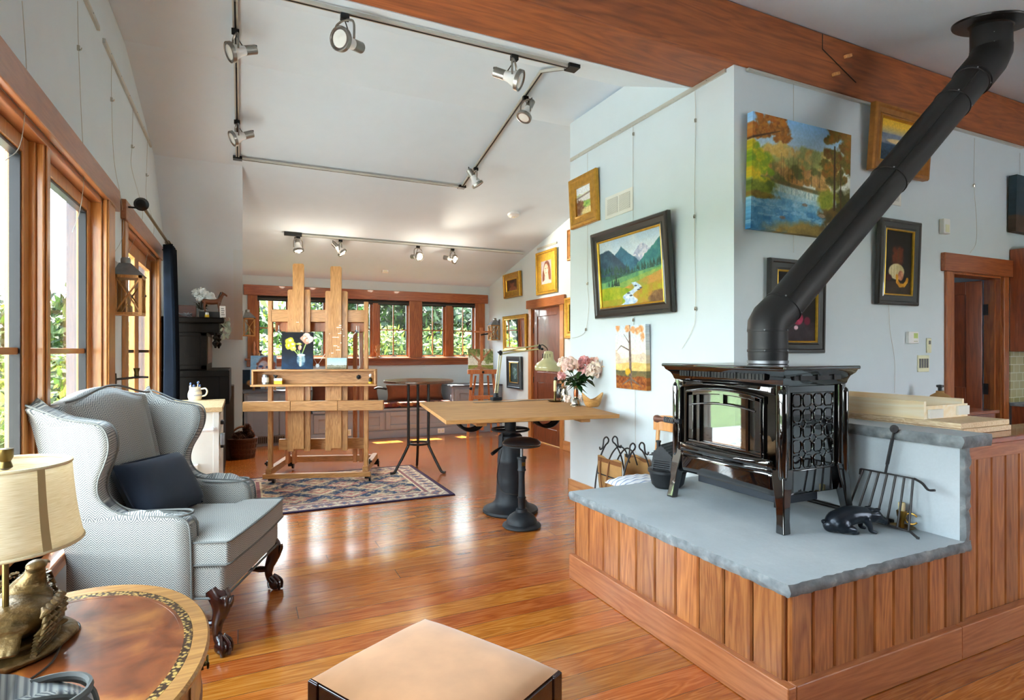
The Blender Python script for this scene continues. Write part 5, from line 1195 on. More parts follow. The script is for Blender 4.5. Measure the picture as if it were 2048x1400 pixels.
    back(0).build('back', F_, t, solid=.11, bev=.03, seg=3, sm=80)
    def ib(u, v):
        y = -.30+.60*u; top = 1.14+.055*math.cos((u-.5)*PI)**2; z = .50+(top-.50)*v
        b = (1-abs(2*u-1)**3)*(1-abs(2*v-1)**6)
        return (-.565-.165*max(0, (z-.42)/.74)+.055*b, y, z)
    MB().surf(ib, 24, 24).build('back_cushion', F_, t, solid=.03, sm=80)
    MB().tube([(-.70-.0*u, -.35+.70*u/20, 1.165+.058*math.cos((u/20-.5)*PI)**2) for u in range(21)], .006, 6).build('back_piping', M_welt, t)
    # cabriole front legs with ball and claw feet
    for s in (-1, 1):
        g = MB(); y = s*.345
        P, rr = thick([(-.04, y, .30), (-.012, y+s*.012, .255), (-.006, y+s*.016, .21), (-.028, y+s*.004, .14), (-.03, y+s*.004, .085), (-.008, y+s*.014, .05)], [.05, .047, .040, .026, .019, .028])
        g.tube(P, rr, 14); g.ell((-.002, y+s*.017, .036), (.036, .034, .036), 14, 10)
        lg = g.build('front_leg', M_mahog, t, sm=80)
        c = MB()
        for an in (-.9, 0, .9, 2.4):
            dx, dy = math.cos(an+s*.35), math.sin(an+s*.35)
            c.tube(spline([(-.01+.012*dx, y+s*.012+.012*dy, .085), (-.004+.036*dx, y+s*.016+.034*dy, .058), (-.003+.042*dx, y+s*.016+.04*dy, .03), (-.002+.037*dx, y+s*.016+.035*dy, .006)], 4), [.008]*13, 7)
        c.build('claw_foot', M_mahog, lg); c = MB()
        for a2 in range(5):
            c.tube(spline([(.038, y+s*(.012+.006*(a2-2)), .262), (.036, y+s*(.014+.010*(a2-2)), .235), (.022, y+s*(.014+.004*(a2-2)), .195)], 4), .0055, 6)
        c.build('carved_knee', M_mahog, lg)
        MB().tube([(-.56, s*.29, .28), (-.62, s*.30, 0)], [.026, .02], 4).build('rear_leg', M_mahog, t)
        MB().tube(spline([(-.03, s*.34, .13), (-.14, s*.335, .13), (-.2, s*.333, .13), (-.35, s*.325, .13), (-.59, s*.30, .13)], 5), [.012, .016, .019, .014, .011]*4+[.011]*1, 10).build('stretcher', M_mahog, t)
    P = spline([(-.30, -.33, .13), (-.30, -.2, .13), (-.30, 0, .13), (-.30, .2, .13), (-.30, .33, .13)], 8)
    MB().tube(P, [.012+.010*abs(math.sin(i*.62)) for i in range(len(P))], 10).build('cross_stretcher', M_mahog, t)
    return t
CO = V((.045, 3.305, 0)); CA = math.atan2(-.353, .936)
ch1 = wing_chair('grey herringbone wing chair by the window with a navy pillow', CO, CA)
ch2 = dup(ch1, label='second herringbone wing chair, only one arm showing beside the oval table')
ch2.location = (-.01, .91, 0); ch2.rotation_euler = (0, 0, R(15)); ch2.scale = (1, 1, 1.27)
# navy lumbar pillow leaning in the near corner of the chair back
def pillow(name, w, h, d, m, **kw):
    mb = MB()
    def fn(sgn):
        def f(u, v):
            p, q = 2*u-1, 2*v-1; e = (1-abs(p)**4)**.45*(1-abs(q)**4)**.45 if abs(p) < 1 and abs(q) < 1 else 0
            pin = 1-.06*(abs(p)*abs(q))**1.2*0; 
            return (p*w/2*(1-.05*(1-abs(q)**2)), q*h/2*(1-.05*(1-abs(p)**2)), sgn*d/2*e)
        return f
    mb.surf(fn(1), 22, 16); mb.surf(fn(-1), 22, 16); return mb.build(name, m, sm=180, **kw)
pw = pillow('throw_pillow', .44, .32, .17, M_navy)
fx = Matrix(((math.cos(CA), -math.sin(CA), 0), (math.sin(CA), math.cos(CA), 0), (0, 0, 1)))
loc = CO+fx @ V((-.445, -.03, .71)); pw.location = loc
nrm_ = (fx @ V((.80, -.16, .5))).normalized(); xr_ = (fx @ V((0.0, 1, 0)))
xr_ = (xr_-nrm_*xr_.dot(nrm_)).normalized(); yr_ = nrm_.cross(xr_); rmat = Matrix((xr_, yr_, nrm_)).transposed()
pw.rotation_euler = (rmat @ Euler((0, 0, R(-7))).to_matrix()).to_euler()
tag(pw, 'dark navy lumbar pillow leaning in the near wing chair', 'pillow')
pts = []
for k in range(60):
    a = 2*PI*k/60; c, s = math.cos(a), math.sin(a); q = (abs(c)**8+abs(s)**8)**(1/8); pts.append((c/q*.217, s/q*.157, 0))
MB().tube(pts, .005, 6, closed=True).build('pillow_piping', M_navy, pw)
# ---- oval drum table ----
TX, TY, TZ = -.405, 1.63, .68
dt = thing('drum_table', 'oval drum table with brown leather top and gold tooled border', 'side table', (TX, TY, 0))
def ov(r, dz): return dz
RX, RY = .33, .50
MB().lathe([(0, TZ-.022), (.97, TZ-.022), (1.0, TZ-.014), (1.0, TZ-.006), (.985, TZ), (.885, TZ), (.885, TZ-.004), (0, TZ-.004)], 96, sx=RX, sy=RY).build('top', M_rim, dt, sm=30)
MB().lathe([(.0, TZ-.001), (.80, TZ-.001), (.80, TZ-.004)], 96, sx=RX, sy=RY).build('leather_inset', M_dleather, dt)
MB().lathe([(.80, TZ-.004), (.80, TZ-.0004), (.83, TZ-.0004), (.83, TZ-.004)], 96, sx=RX, sy=RY).build('inner_line', M_dleather, dt)
MB().lathe([(.825, TZ-.004), (.825, TZ-.0002), (.882, TZ-.0002), (.882, TZ-.004)], 96, sx=RX, sy=RY).build('gold_border', M_band, dt)
ap = MB().lathe([(.90, TZ-.022), (.93, TZ-.028), (.93, TZ-.14), (.95, TZ-.148), (.95, TZ-.158), (.85, TZ-.16)], 96, sx=RX, sy=RY).build('drum_apron', M_drum, dt, sm=30)
for an in (8, -52, 62):
    c_, s_ = math.cos(R(an)), math.sin(R(an)); pos = (RX*.945*c_, RY*.945*s_, TZ-.085); nn = math.atan2(s_/RY, c_/RX)
    d_ = MB(); 
    for k in range(9):
        pass
    a0, a1 = R(an-24), R(an+24); k_ = 12; vs = []
    for i in range(k_+1):
        a = a0+(a1-a0)*i/k_
        for r_, z in ((.925, TZ-.04), (.94, TZ-.04), (.94, TZ-.13), (.925, TZ-.13)): vs.append((RX*r_*math.cos(a), RY*r_*math.sin(a), z))
    d_.add(vs, [(i*4+q, i*4+(q+1) % 4, (i+1)*4+(q+1) % 4, (i+1)*4+q) for i in range(k_) for q in range(4)]+[(0,1,2,3), (k_*4, k_*4+1, k_*4+2, k_*4+3)])
    dw = d_.build('drawer_front', M_drum, dt, sm=30)
    h = MB(); h.box((-.03, -.002, -.012), (.03, .003, .012)); h.tube(arc((0, .014, 0), .022, PI, 2*PI, 10, 'xz'), .003, 6); h.ell((-.022, .006, 0), .006); h.ell((.022, .006, 0), .006)
    h.build('drawer_pull', M_dbrass, dw, loc=pos, rot=(0, 0, nn-PI/2))
MB().lathe([(.06, TZ-.16), (.05, .44), (.075, .36), (.085, .30), (.05, .24), (.07, .2), (.04, .17)], 32).build('pedestal', M_drum, dt)
for k in range(4):
    a = R(45+90*k); c_, s_ = math.cos(a), math.sin(a); P = spline([(.04*c_, .04*s_, .24), (.14*c_, .16*s_, .2), (.22*c_, .26*s_, .07), (.27*c_, .33*s_, .02)], 6); MB().tube(P, [.03-.012*i/len(P) for i in range(len(P))], 10).build('leg', M_drum, dt)
# ---- lamp: bronze bird base and linen shade ----
lp = thing('table_lamp', 'table lamp with bronze bird base and oval linen shade on the oval table', 'lamp', (-.50, 1.775, TZ))
mb = MB(); rg = random.Random(4)
n = 44; prof = [(0, 0), (.118, 0), (.125, .008), (.122, .026), (.108, .034), (0, .036)]
vs = []; 
for r_, z in prof:
    for k in range(n):
        a = 2*PI*k/n; w = 1+.05*math.sin(3*a+.5)+.025*math.sin(7*a); vs.append((r_*w*.82*math.cos(a), r_*w*1.05*math.sin(a), z))
mb.add(vs, [(i*n+k, i*n+(k+1) % n, (i+1)*n+(k+1) % n, (i+1)*n+k) for i in range(len(prof)-1) for k in range(n)]); mb.build('rock_plinth', M_bronze, lp, sm=50)
mb = MB()
for k in range(46):                       # leafy nest
    a = rg.uniform(0, 2*PI); r_ = rg.uniform(.05, .088); mb.ell((r_*.85*math.cos(a), r_*1.1*math.sin(a), rg.uniform(.035, .058)), (.022, .013, .010), 8, 6, T())
mb.ell((0, 0, .04), (.075, .095, .03)); nest = blob(mb, 'nest', M_bronze, lp, .0045, 2)
mb = MB(); B = T(0, 0, .105, rx=R(-8))
mb.ell((0, -.005, 0), (.074, .098, .068), 20, 14, B); mb.ell((0, .05, .03), (.055, .055, .056), 16, 12, B)
P, rr = thick([(0, .055, .15), (.01, .058, .19), (.02, .05, .222), (.024, .044, .25)], [.045, .032, .021, .0175]); mb.tube(P, rr, 14)
mb.ell((.026, .042, .256), (.02, .024, .02)); P, rr = thick([(.03, .056, .258), (.036, .076, .25), (.04, .088, .238)], [.011, .007, .002]); mb.tube(P, rr, 8)
for k in range(6): mb.tube(spline([(-.02+.008*k, -.06, .11), (-.028+.011*k, -.10, .085), (-.03+.012*k, -.13, .055)], 4), [.012]*9, 8)
bird = blob(mb, 'bird_body', M_bronze, lp, .004, 3)
mb = MB()
for s in (-1, 1):                         # layered wing feathers
    for row in range(6):
        for k in range(5):
            a0 = V((s*(.070+.004*math.sin(k)-.002*abs(row-3)), .055-.025*row, .148-.019*k+.003*row)); b0 = a0+V((s*.006, -.036, -.014)); 
            mb.tube([a0, a0.lerp(b0, .5)+V((s*.007, 0, 0)), b0], [.004, .009, .003], 7)
    for k in range(7): mb.tube(spline([(s*.070, .03-.006*k, .15-.010*k), (s*.080, -.03, .12-.011*k), (s*.062, -.095-.004*k, .085-.008*k)], 4), [.0065]*9, 6)
for k in range(60):
    a = rg.uniform(-1.6, 1.6); z = rg.uniform(.13, .22); r_ = .052-.2*(z-.13)*.8+.004
    mb.tube([(r_*math.sin(a), .062+r_*math.cos(a)*.9, z), (r_*1.12*math.sin(a), .064+r_*1.05*math.cos(a), z-.014)], [.006, .002], 6)
mb.build('feathers', M_bronze, lp, sm=60)
mb = MB(); red = plain('dark_red_tassel', '#4e1016', .5, 0, .1)
for s in (-1, 1): mb.tube(spline([(s*.056, .02, .09), (s*.066, .015, .06), (s*.062, .02, .03)], 4), .005, 6)
mb.build('tassel', red, lp)
for o_ in [q for q in lp.children]: o_.scale = (1.12, 1.12, .70)
MB().tube([(-.005, -.045, .03), (-.005, -.045, .43)], .0065, 10).build('stem', M_dbrass, lp)
LZ0, LZ1 = .264, .452                     # shade bottom and top above the table
def shade(u, v):
    a = 2*PI*u; t = v; wx, wy = .138-.014*t+.010*(1-t)**3, .140-.014*t+.010*(1-t)**3
    return (-.005+wx*math.cos(a), -.045+wy*math.sin(a), LZ0+(LZ1-LZ0)*t)
m_ = MB().surf(shade, 64, 10, cu=True); sh = m_.build('lamp_shade', M_shade, lp, solid=.002, sm=80)
for t_ in (0, 1):
    MB().tube([V(shade(k/64, t_)) for k in range(64)], .0042, 6, closed=True).build('shade_rim', plain('shade_trim', '#cbb893', .9, 0, .05), sh)
mb = MB()
mb.add([tuple(V(shade(u, v))*1.0+V((.003*math.cos(2*PI*u), .003*math.sin(2*PI*u), 0))) for v in (0, .25, .5, .75, 1) for u in (.865, .885)], [(2*i, 2*i+1, 2*i+3, 2*i+2) for i in range(4)]); mb.build('shade_seam', plain('shade_seam', '#a88f66', .9, 0, .05), sh)
MB().lathe([(.006, 0), (.014, .006), (.010, .02), (.015, .03), (.015, .05), (.0, .052)], 14, T(-.005, -.045, .44)).build('finial', M_dbrass, lp)
mb = MB(); mb.tube([(-.005, -.045, .432), (.12, -.045, .43)], .002, 6); mb.tube([(-.005, -.045, .432), (-.12, -.045, .43)], .002, 6); mb.ell((-.005, -.045, .34), (.03, .03, .05)); mb.build('bulb_and_spider', M_white, lp)
P = spline([(.06, .10, .004), (.10, .09, .003), (.118, .04, .003), (.10, -.04, .003), (.10, -.14, .003), (.05, -.24, .003), (-.06, -.34, .003)], 8); MB().tube(P, .0028, 6).build('lamp_cord', M_cord, lp)
# ---- footstool ----
c0 = V((.475, 1.505, 0)); fa = math.atan2(-.501, .272)   # long edge direction
fs_ = thing('footstool', 'tan suede footstool with dark carved wood frame in the foreground', 'footstool', (.523, 1.643, 0), fa)
HW, HD = .285, .237
mb = MB()
def fst(u, v):
    p, q = 2*u-1, 2*v-1; s_ = lambda a: math.copysign(abs(a)**.8, a)
    e = (1-abs(p)**3.2)*(1-abs(q)**3.2); return (s_(p)*HW*.985, s_(q)*HD*.985, .437+.034*e**.55)
mb.surf(fst, 30, 28); o = mb.build('seat_pad', M_suede, fs_, sm=180)
for s in (-1, 1):
    MB().box((-HW, s*HD-.018*(s > 0), .33), (HW, s*HD+.018*(s < 0), .432)).build('rail', M_mahog, fs_, bev=.006, seg=3)
    MB().box((s*HW-.018*(s > 0), -HD, .33), (s*HW+.018*(s < 0), HD, .432)).build('rail', M_mahog, fs_, bev=.006, seg=3)
    for q in (-1, 1):
        g = MB(); g.cb((s*(HW-.018), q*(HD-.018), .385), (.046, .046, .095)); g.cb((s*(HW-.018), q*(HD-.018), .430), (.040, .040, .012)); g.cb((s*(HW-.018), q*(HD-.018), .2), (.036, .036, .26)); g.tube([(s*(HW-.018), q*(HD-.018), .09), (s*(HW-.018), q*(HD-.018), 0)], [.02, .013], 10); g.build('leg', M_mahog, fs_, bev=.004)
# ---- kitchen cart ----
kc = thing('kitchen_cart', 'white kitchen cart with butcher block top behind the wing chair', 'cart', (-.165, 5.46, 0))
MB().box((-.50, -.015, .885), (.01, .92, .925)).build('butcher_block_top', M_block, kc, bev=.004)
MB().box((-.48, .01, .06), (-.02, .89, .885)).build('body', M_whitep, kc, bev=.005)
mb = MB(); mb.box((-.475, .004, .06), (-.44, .012, .885)); mb.box((-.06, .004, .06), (-.015, .012, .885)); mb.build('stile', M_whitep, kc, bev=.002)
mb = MB(); mb.tube([(-.42, -.06, .74), (-.055, -.06, .74)], .014, 12)
mb.build('towel_bar', M_white, kc); mb = MB()
for x in (-.415, -.06):
    mb = MB(); mb.tube([(x, .01, .74), (x, -.062, .74)], .012, 10); mb.lathe([(.026, -.004), (.026, .006)], 14, T(x, .004, .74, rx=R(90))); mb.build('bar_bracket', M_white, kc)
mb = MB()
mb = MB(); mb.box((-.42, -.075, .44), (-.17, .005, .455)); mb.box((-.42, -.075, .27), (-.17, .005, .285)); mb.box((-.42, -.075, .285), (-.17, -.068, .44)); rk = mb.build('spice_rack', M_whitep, kc)
mb = MB()
for x, z in ((-.40, .32), (-.36, .36), (-.30, .39), (-.28, .35)): mb.box((x, -.078, z), (x+.035, -.076, z+.006))
mb.build('slot', M_blackm, rk)
for z0, z1 in ((.70, .86), (.5, .68)):
    d_ = MB().box((-.022, .04, z0), (-.006, .86, z1)).build('drawer', M_whitep, kc, bev=.003); MB().box((-.006, .05, z0+.07), (.02, .16, z0+.10)).build('drawer_pull', M_blackm, d_, bev=.004)
MB().box((-.022, .04, .08), (-.006, .86, .48)).build('cart_door', M_whitep, kc, bev=.003)
MB().box((-.004, -.005, .60), (.028, .05, .70)).build('latch', M_steel, kc, bev=.004)
for x in (-.44, -.06):
    for y in (.06, .84): MB().box((x-.025, y-.025, 0), (x+.025, y+.025, .07)).build('foot', M_whitep, kc)
mp_ = onz(390, 800, .926)
mg = thing('stoneware_mug', 'cream stoneware mug with blue bands on the kitchen cart', 'mug', (mp_.x, mp_.y, .926))
MB().lathe([(.0, .0), (.052, 0), (.062, .03), (.060, .07), (.048, .105), (.050, .125), (.044, .125), (.043, .1), (.052, .06), (.0, .01)], 30).build('body', M_stonew, mg)
MB().tube(spline([(.052, -.012, .105), (.09, -.02, .11), (.105, -.024, .08), (.09, -.02, .045), (.058, -.012, .035)], 5), .008, 8).build('handle', M_stonew, mg)
mb = MB()
for z, r_ in ((.098, .0502), (.088, .054), (.052, .0625), (.044, .0628)): mb.lathe([(r_, z-.002), (r_+.0006, z), (r_, z+.002)], 30)
mb.build('blue_band', M_blue, mg)
rg = random.Random(8)
for k in range(7):
    a = k*.9; x, y = .025*math.cos(a), .025*math.sin(a); q = V((mp_.x+x, mp_.y+y, .945)); e = V((mp_.x+x*1.7, mp_.y+y*1.7, 1.075+rg.uniform(-.02, .02)))
    b_ = thing('art_brush', 'small brush or pen standing in the stoneware mug', 'brush', q, group='pens and brushes in the stoneware mug')
    MB().tube([(0, 0, 0), e-q], .004, 6).build('shaft', [M_wax, M_blue, M_white][k % 3], b_); MB().ell(e-q, (.009, .009, .012), 8, 6).build('tip', [M_blue, M_white, M_blue][k % 3], b_)
# ---- dark parlour organ / upright ----
OY0, OY1 = 7.02, 8.22
og = thing('parlor_organ', 'tall dark oak parlor organ with drop finials against the left wall', 'organ', (XL, OY0, 0))
W_ = OY1-OY0
MB().box((.02, .03, .0), (.60, W_-.03, .82)).build('lower_case', M_darkoak, og, bev=.006)
MB().box((.02, .0, .82), (.66, W_, 1.19)).build('key_case', M_darkoak, og, bev=.01)
MB().box((.02, .02, 1.19), (.44, W_-.02, 1.70)).build('upper_case', M_darkoak, og, bev=.006)
MB().box((.02, -.0, 1.60), (.56, W_, 1.70)).build('canopy_frieze', M_darkoak, og, bev=.006)
MB().box((.0, -.03, 1.70), (.61, W_+.03, 1.765)).build('canopy', M_darkoak, og, bev=.02, seg=4)
mb = MB()
for a, b, c, d in ((.02, .08, 1.2, 1.6), (.38, .44, 1.2, 1.6), (.02, .44, 1.56, 1.6), (.02, .44, 1.2, 1.25)): mb.box((a, .005, c), (b, .03, d))
for a, b, c, d in ((.02, .66, 1.12, 1.19), (.02, .08, .84, 1.12), (.56, .66, .82, 1.12)): mb.box((a, -.012, c), (b, .01, d))
mb.build('end_moulding', M_darkoak, og, bev=.006)
for y in (.05, W_-.05):
    MB().lathe([(.0, -.17), (.008, -.165), (.012, -.15), (.028, -.125), (.03, -.105), (.012, -.085), (.014, -.075), (.026, -.065), (.028, -.05), (.014, -.035), (.022, -.02), (.024, 0)], 18, T(.52, y, 1.60)).build('drop_finial', M_darkoak, og)
    MB().lathe([(.0, -.17), (.008, -.165), (.012, -.15), (.028, -.125), (.03, -.105), (.012, -.085), (.014, -.075), (.026, -.065), (.028, -.05), (.014, -.035), (.022, -.02), (.024, 0)], 18, T(.52, y+(.1 if y < .5 else -.1), 1.60)).build('drop_finial', M_darkoak, og)
mb = MB(); mb.box((.44, .1, 1.26), (.446, W_-.1, 1.56)); mb.build('music_desk', M_box, og)
tag(MB().box((XL+.02, 8.26, 0), (-.10, 8.55, .95)).build('low_cabinet', plain('drab_brown_paint', '#4a4038', .7, 0, .1), bev=.006), 'low dark cabinet between the organ and the knee wall', 'cabinet')
# things standing on the organ
def onorg(u, v, z=1.766): return onz(u, v, z)
tz = 1.766
def topxy(u, y): 
    a, b, c = _ray(u, 600); return V((a/b*y, y, tz))
p = topxy(374, 7.28); tag(MB().box((-.09, -.03, 0), (.09, .03, .14)).build('wooden_box', M_box, loc=p, bev=.004), 'red brown wooden box on the organ behind the white flowers', 'box')
p = topxy(404, 7.42)
fw_ = thing('flower_vase', 'white flowers in a small vase on top of the organ', 'flowers', p)
MB().lathe([(.0, 0), (.035, 0), (.045, .04), (.03, .08), (.035, .10), (.028, .10)], 20).build('vase', M_white, fw_)
rg = random.Random(12)
def flower(par, c, r_, m, nm='bloom', seed=0, n=26):
    rr_ = random.Random(seed); mb = MB(); mb.ell(c, r_*.55, 10, 8)
    for k in range(n):
        a = rr_.uniform(0, 2*PI); z = rr_.uniform(-.5, 1); s_ = math.sqrt(max(0, 1-z*z)); d_ = V((s_*math.cos(a), s_*math.sin(a), z)); q = d_.to_track_quat('Z', 'Y').to_matrix().to_4x4(); 
        M = Matrix.Translation(V(c)+d_*r_*.42) @ q @ Euler((R(rr_.uniform(35, 75)), 0, rr_.uniform(0, 6))).to_matrix().to_4x4()
        mb.ell((0, 0, r_*.25), (r_*.34, r_*.07, r_*.46), 8, 6, M)
    return mb.build(nm, m, par, sm=80, uv=False)
for k, (x, z) in enumerate(((-.02, .22), (.04, .27), (-.06, .29), (.06, .2), (.0, .31), (.09, .25))): flower(fw_, (x, -.02+.02*(k % 2), z), .055, M_petal, seed=k, n=18)
mb = MB()
for k in range(22):
    a = rg.uniform(0, 2*PI); b0 = V((0, 0, .09)); e = V((.11*math.cos(a), .05*math.sin(a), rg.uniform(.1, .24))); mid = b0.lerp(e, .55)+V((0, 0, .03)); w = V((-math.sin(a), math.cos(a), 0))*.016
    mb.add([b0, mid+w, e, mid-w], [(0, 1, 2, 3)])
mb.build('leaves', plain('dark_leaf', '#3a4436', .6, 0, .3), fw_, flat=True)
p = topxy(425, 7.22)
hs = thing('horse_figurine', 'brown toy horse standing on top of the organ', 'figurine', (p.x, p.y, tz+.07)); hs.scale = (.84, 1, .88)
mb = MB(); P, rr = thick([(-.09, 0, .13), (-.03, 0, .125), (.04, 0, .13), (.075, 0, .14)], [.036, .034, .034, .036]); mb.tube(P, rr, 12); mb.ell(P[0], .036); mb.ell(P[-1], .035)
P, rr = thick([(.08, 0, .15), (.11, 0, .2), (.125, 0, .235)], [.03, .022, .018]); mb.tube(P, rr, 10); P, rr = thick([(.115, 0, .24), (.15, 0, .225), (.168, 0, .21)], [.019, .014, .011]); mb.tube(P, rr, 10); mb.ell((.168, 0, .21), .012)
for x, y, k in ((-.095, .018, .02), (-.085, -.02, -.01), (.075, .018, .0), (.085, -.02, .01)):
    P, rr = thick([(x, y, .12), (x-.006, y, .07), (x+.0, y, .035), (x+k, y, .0)], [.02, .011, .009, .009]); mb.tube(P, rr, 8)
for s in (-1, 1): mb.tube([(.112, s*.008, .25), (.115, s*.01, .272)], [.006, .001], 6)
blob(mb, 'body', M_horse, hs, .0045, 3); MB().tube(spline([(-.122, 0, .14), (-.14, 0, .1), (-.135, 0, .05)], 4), [.01]*9, 8).build('tail', M_black, hs); MB().tube(spline([(.10, 0, .255), (.085, 0, .22), (.065, 0, .17)], 4), [.009]*9, 8).build('mane', M_black, hs)
tag(MB().box((-.13, -.06, 0), (.13, .06, .07)).build('dark_case', M_black, loc=(p.x, p.y, tz), bev=.004), 'low dark case under the toy horse on the organ', 'box')
p2 = topxy(414, 7.08); o = thing('paint_jar', 'small jar with yellow label at the organ edge', 'jar', (p2.x, p2.y, tz)); MB().lathe([(.0, 0), (.022, 0), (.022, .03), (0, .03)], 18).build('body', M_yellow, o); MB().lathe([(.018, .03), (.018, .05), (.012, .055), (0, .055)], 18).build('lid', M_white, o)
p3 = topxy(446, 7.06); o = MB().box((-.03, 0, 0), (.03, .004, .13)).build('price_card', M_paper, loc=p3, rot=(R(-6), 0, R(20))); tag(o, 'small white card standing at the right end of the organ top', 'card')
mb = MB()
for k in range(4): mb.box((-.018, -.002, .03+.022*k), (.018-.006*(k % 2), -.001, .036+.022*k))
mb.build('printed_lines', M_black, o)
mb = MB(); rg = random.Random(2)
for k in range(26):
    a = V((p3.x+.02+rg.uniform(-.03, .05), 7.04+rg.uniform(-.02, .05), 1.76-rg.uniform(0, .22))); d_ = V((rg.uniform(-.03, .03), rg.uniform(-.02, .02), -.05)); w = V((.016, .008, .004)); mb.add([a, a+d_*.5+w, a+d_, a+d_*.5-w], [(0, 1, 2, 3)])
mb.tube(spline([(p3.x-.02, 7.06, 1.768), (p3.x+.06, 7.05, 1.765), (p3.x+.06, 7.045, 1.68), (p3.x+.03, 7.04, 1.58)], 5), .003, 5)
tag(mb.build('dried_sprig', plain('grey_green_leaf', '#8d9584', .7, 0, .2), flat=True), 'grey green dried sprig hanging over the organ corner', 'sprig')
q = topxy(372, 7.10); mb = MB(); rg = random.Random(6)
P = [(q.x+rg.uniform(-.09, .09), q.y+rg.uniform(-.02, .04), tz+rg.uniform(.004, .05)) for k in range(16)]; mb.tube(spline(P, 5), .004, 6); tag(mb.build('tangled_ribbon', M_steel), 'tangled silver grey ribbon on the left of the organ top', 'ribbon')
# ---- curtain and rod ----
rod = thing('curtain_rod', 'brass curtain rod with black round finial over the patio door', 'curtain rod', (-.655, 0, 2.45))
MB().tube([(0, 4.86, 0), (0, 6.98, 0)], .012, 12).build('pole', M_dbrass, rod)
MB().lathe([(.0, -.03), (.03, -.022), (.048, 0), (.044, .02), (.02, .03), (.012, .04)], 22, T(0, 4.845, 0, rx=R(-90))).build('finial', M_blackm, rod)
for y in (4.98, 6.93): MB().tube([(0, y, 0), (XL+.655+.03, y, 0)], .007, 8).build('bracket', M_blackm, rod)
mb = MB()
def cf(u, v):
    y = 6.40+.42*u; am = .042+.02*(1-v)*1; return (-.655+am*math.sin(u*2*PI*5+.4)+.02*math.sin(v*3), y+.02*math.sin(v*5+u*9), .03+2.40*v)
mb.surf(cf, 120, 24); cu_ = mb.build('navy_curtain', M_curt, sm=180, solid=.006); tag(cu_, 'gathered navy velvet curtain at the end of the brass rod', 'curtain')
mb = MB()
for k in range(7): mb.tube(arc((-.655, 6.43+.06*k, 2.448), .02, 0, 2*PI, 14, 'xz'), .003, 6)
mb.build('curtain_ring', M_dbrass, cu_)
# =============== STUDIO FURNITURE ===============
# ---- double-mast easel ----
EA = math.atan2(-.35, 1.03); EO = V((.73, 6.40, .009))
es = thing('studio_easel', 'large oak double-mast studio easel standing on the oriental rug', 'easel', EO, EA)
for s in (-1, 1):
    x = .495*s
    MB().box((x-.03, -.05, .09), (x+.03, .78, .16)).build('base_rail', M_oaky, es, bev=.004)
    MB().box((x-.022, .0, .10), (x+.022, .05, 1.92)).build('post', M_oak, es, bev=.004)
    for y in (-.02, .74):
        c = MB(); c.tube([(x+.035, y, .035), (x+.055, y, .035)], .034, 16); c.box((x-.01, y-.012, .03), (x+.05, y+.012, .095)); c.build('caster', M_blackm, es)
    c = MB(); c.lathe([(.0, 0), (.03, 0), (.03, .012), (.012, .014), (.012, .03)], 12, T(x+s*.03, .03, .20, ry=R(90)*s)); c.build('star_knob', M_blackm, es)
    MB().box((x-s*.095-.02, .30, .14), (x-s*.095+.02, .36, 1.66)).build('rear_post', M_redw, es, bev=.004); MB().box((x-s*.165-.02, .30, .14), (x-s*.165+.02, .36, 1.66)).build('rear_post', M_redw, es, bev=.004)
MB().box((-.55, -.07, .055), (.55, -.01, .105)).build('base_bar', M_oakx, es, bev=.004); MB().box((-.5, .70, .08), (.5, .76, .15)).build('base_bar', M_oakx, es, bev=.004)
MB().box((-.48, .26, .30), (.48, .30, .42)).build('rear_rail', M_oakx, es, bev=.004); MB().box((-.48, .24, .74), (.48, .29, .80)).build('rear_rail', M_oakx, es, bev=.004)
MB().box((-.49, .0, 1.70), (.49, .14, 1.83)).build('head_rail', M_oakx, es, bev=.004); MB().box((-.47, .10, 1.60), (.47, .13, 1.70)).build('head_rail', M_redw, es, bev=.004)
def rboard(mb, x0, x1, y0, y1, z0, z1, r=.02):
    P = [(x0, z0), (x1, z0)]+[(x1-r+r*math.cos(a*PI/8), z1-r+r*math.sin(a*PI/8)) for a in range(5)]+[(x0+r+r*math.cos(PI/2+a*PI/8), z1-r+r*math.sin(PI/2+a*PI/8)) for a in range(5)]
    mb.prism(P, -y1, -y0, Matrix(((1,0,0,0),(0,0,-1,0),(0,1,0,0),(0,0,0,1))))
for xc, zt, zw in ((-.195, 2.31, 2.04), (.19, 2.29, 2.03)):
    for q0, q1 in ((-.115, -.052), (.052, .115)):
        m_ = MB(); rboard(m_, xc+q0, xc+q1, -.02, .012, .33, zw); m_.build('mast_side', M_oak, es, bev=.002)
    m_ = MB(); rboard(m_, xc-.057, xc+.057, -.045, -.018, .36, zt); m_.build('mast', M_oak, es, bev=.002)
    mk = MB(); rg = random.Random(int(xc*100)+50)
    for k in range(16 if xc > 0 else 7):
        z = rg.uniform(1.25, 1.72); x = xc+rg.uniform(-.09, .08); w = rg.uniform(.015, .07); mk.box((x, -.0472, z), (min(x+w, xc+.057), -.0448, z+.004)) if abs(x-xc) < .05 else mk.box((x, -.0222, z), (x+w*.3, -.0195, z+.004))
    mk.build('paint_smears', M_silver, es)
tr = MB()      # upper open-fronted tray
tr.box((-.62, -.19, 1.03), (.62, -.05, 1.048)); tr.box((-.602, -.066, 1.048), (.602, -.05, 1.183)); tr.box((-.62, -.19, 1.183), (.62, -.05, 1.20)); tr.box((-.62, -.19, 1.048), (-.602, -.05, 1.183)); tr.box((.602, -.19, 1.048), (.62, -.05, 1.183)); tr.build('upper_tray', M_oakx, es, bev=.002)
MB().box((-.63, -.205, 1.026), (.63, -.188, 1.046)).build('tray_lip', M_oakx, es, bev=.003)
for a, b in ((-.70, -.235), (-.231, .235), (.239, .70)): MB().box((a, -.21, .775), (b, -.13, .875)).build('lower_tray_front', M_oakx, es, bev=.003)
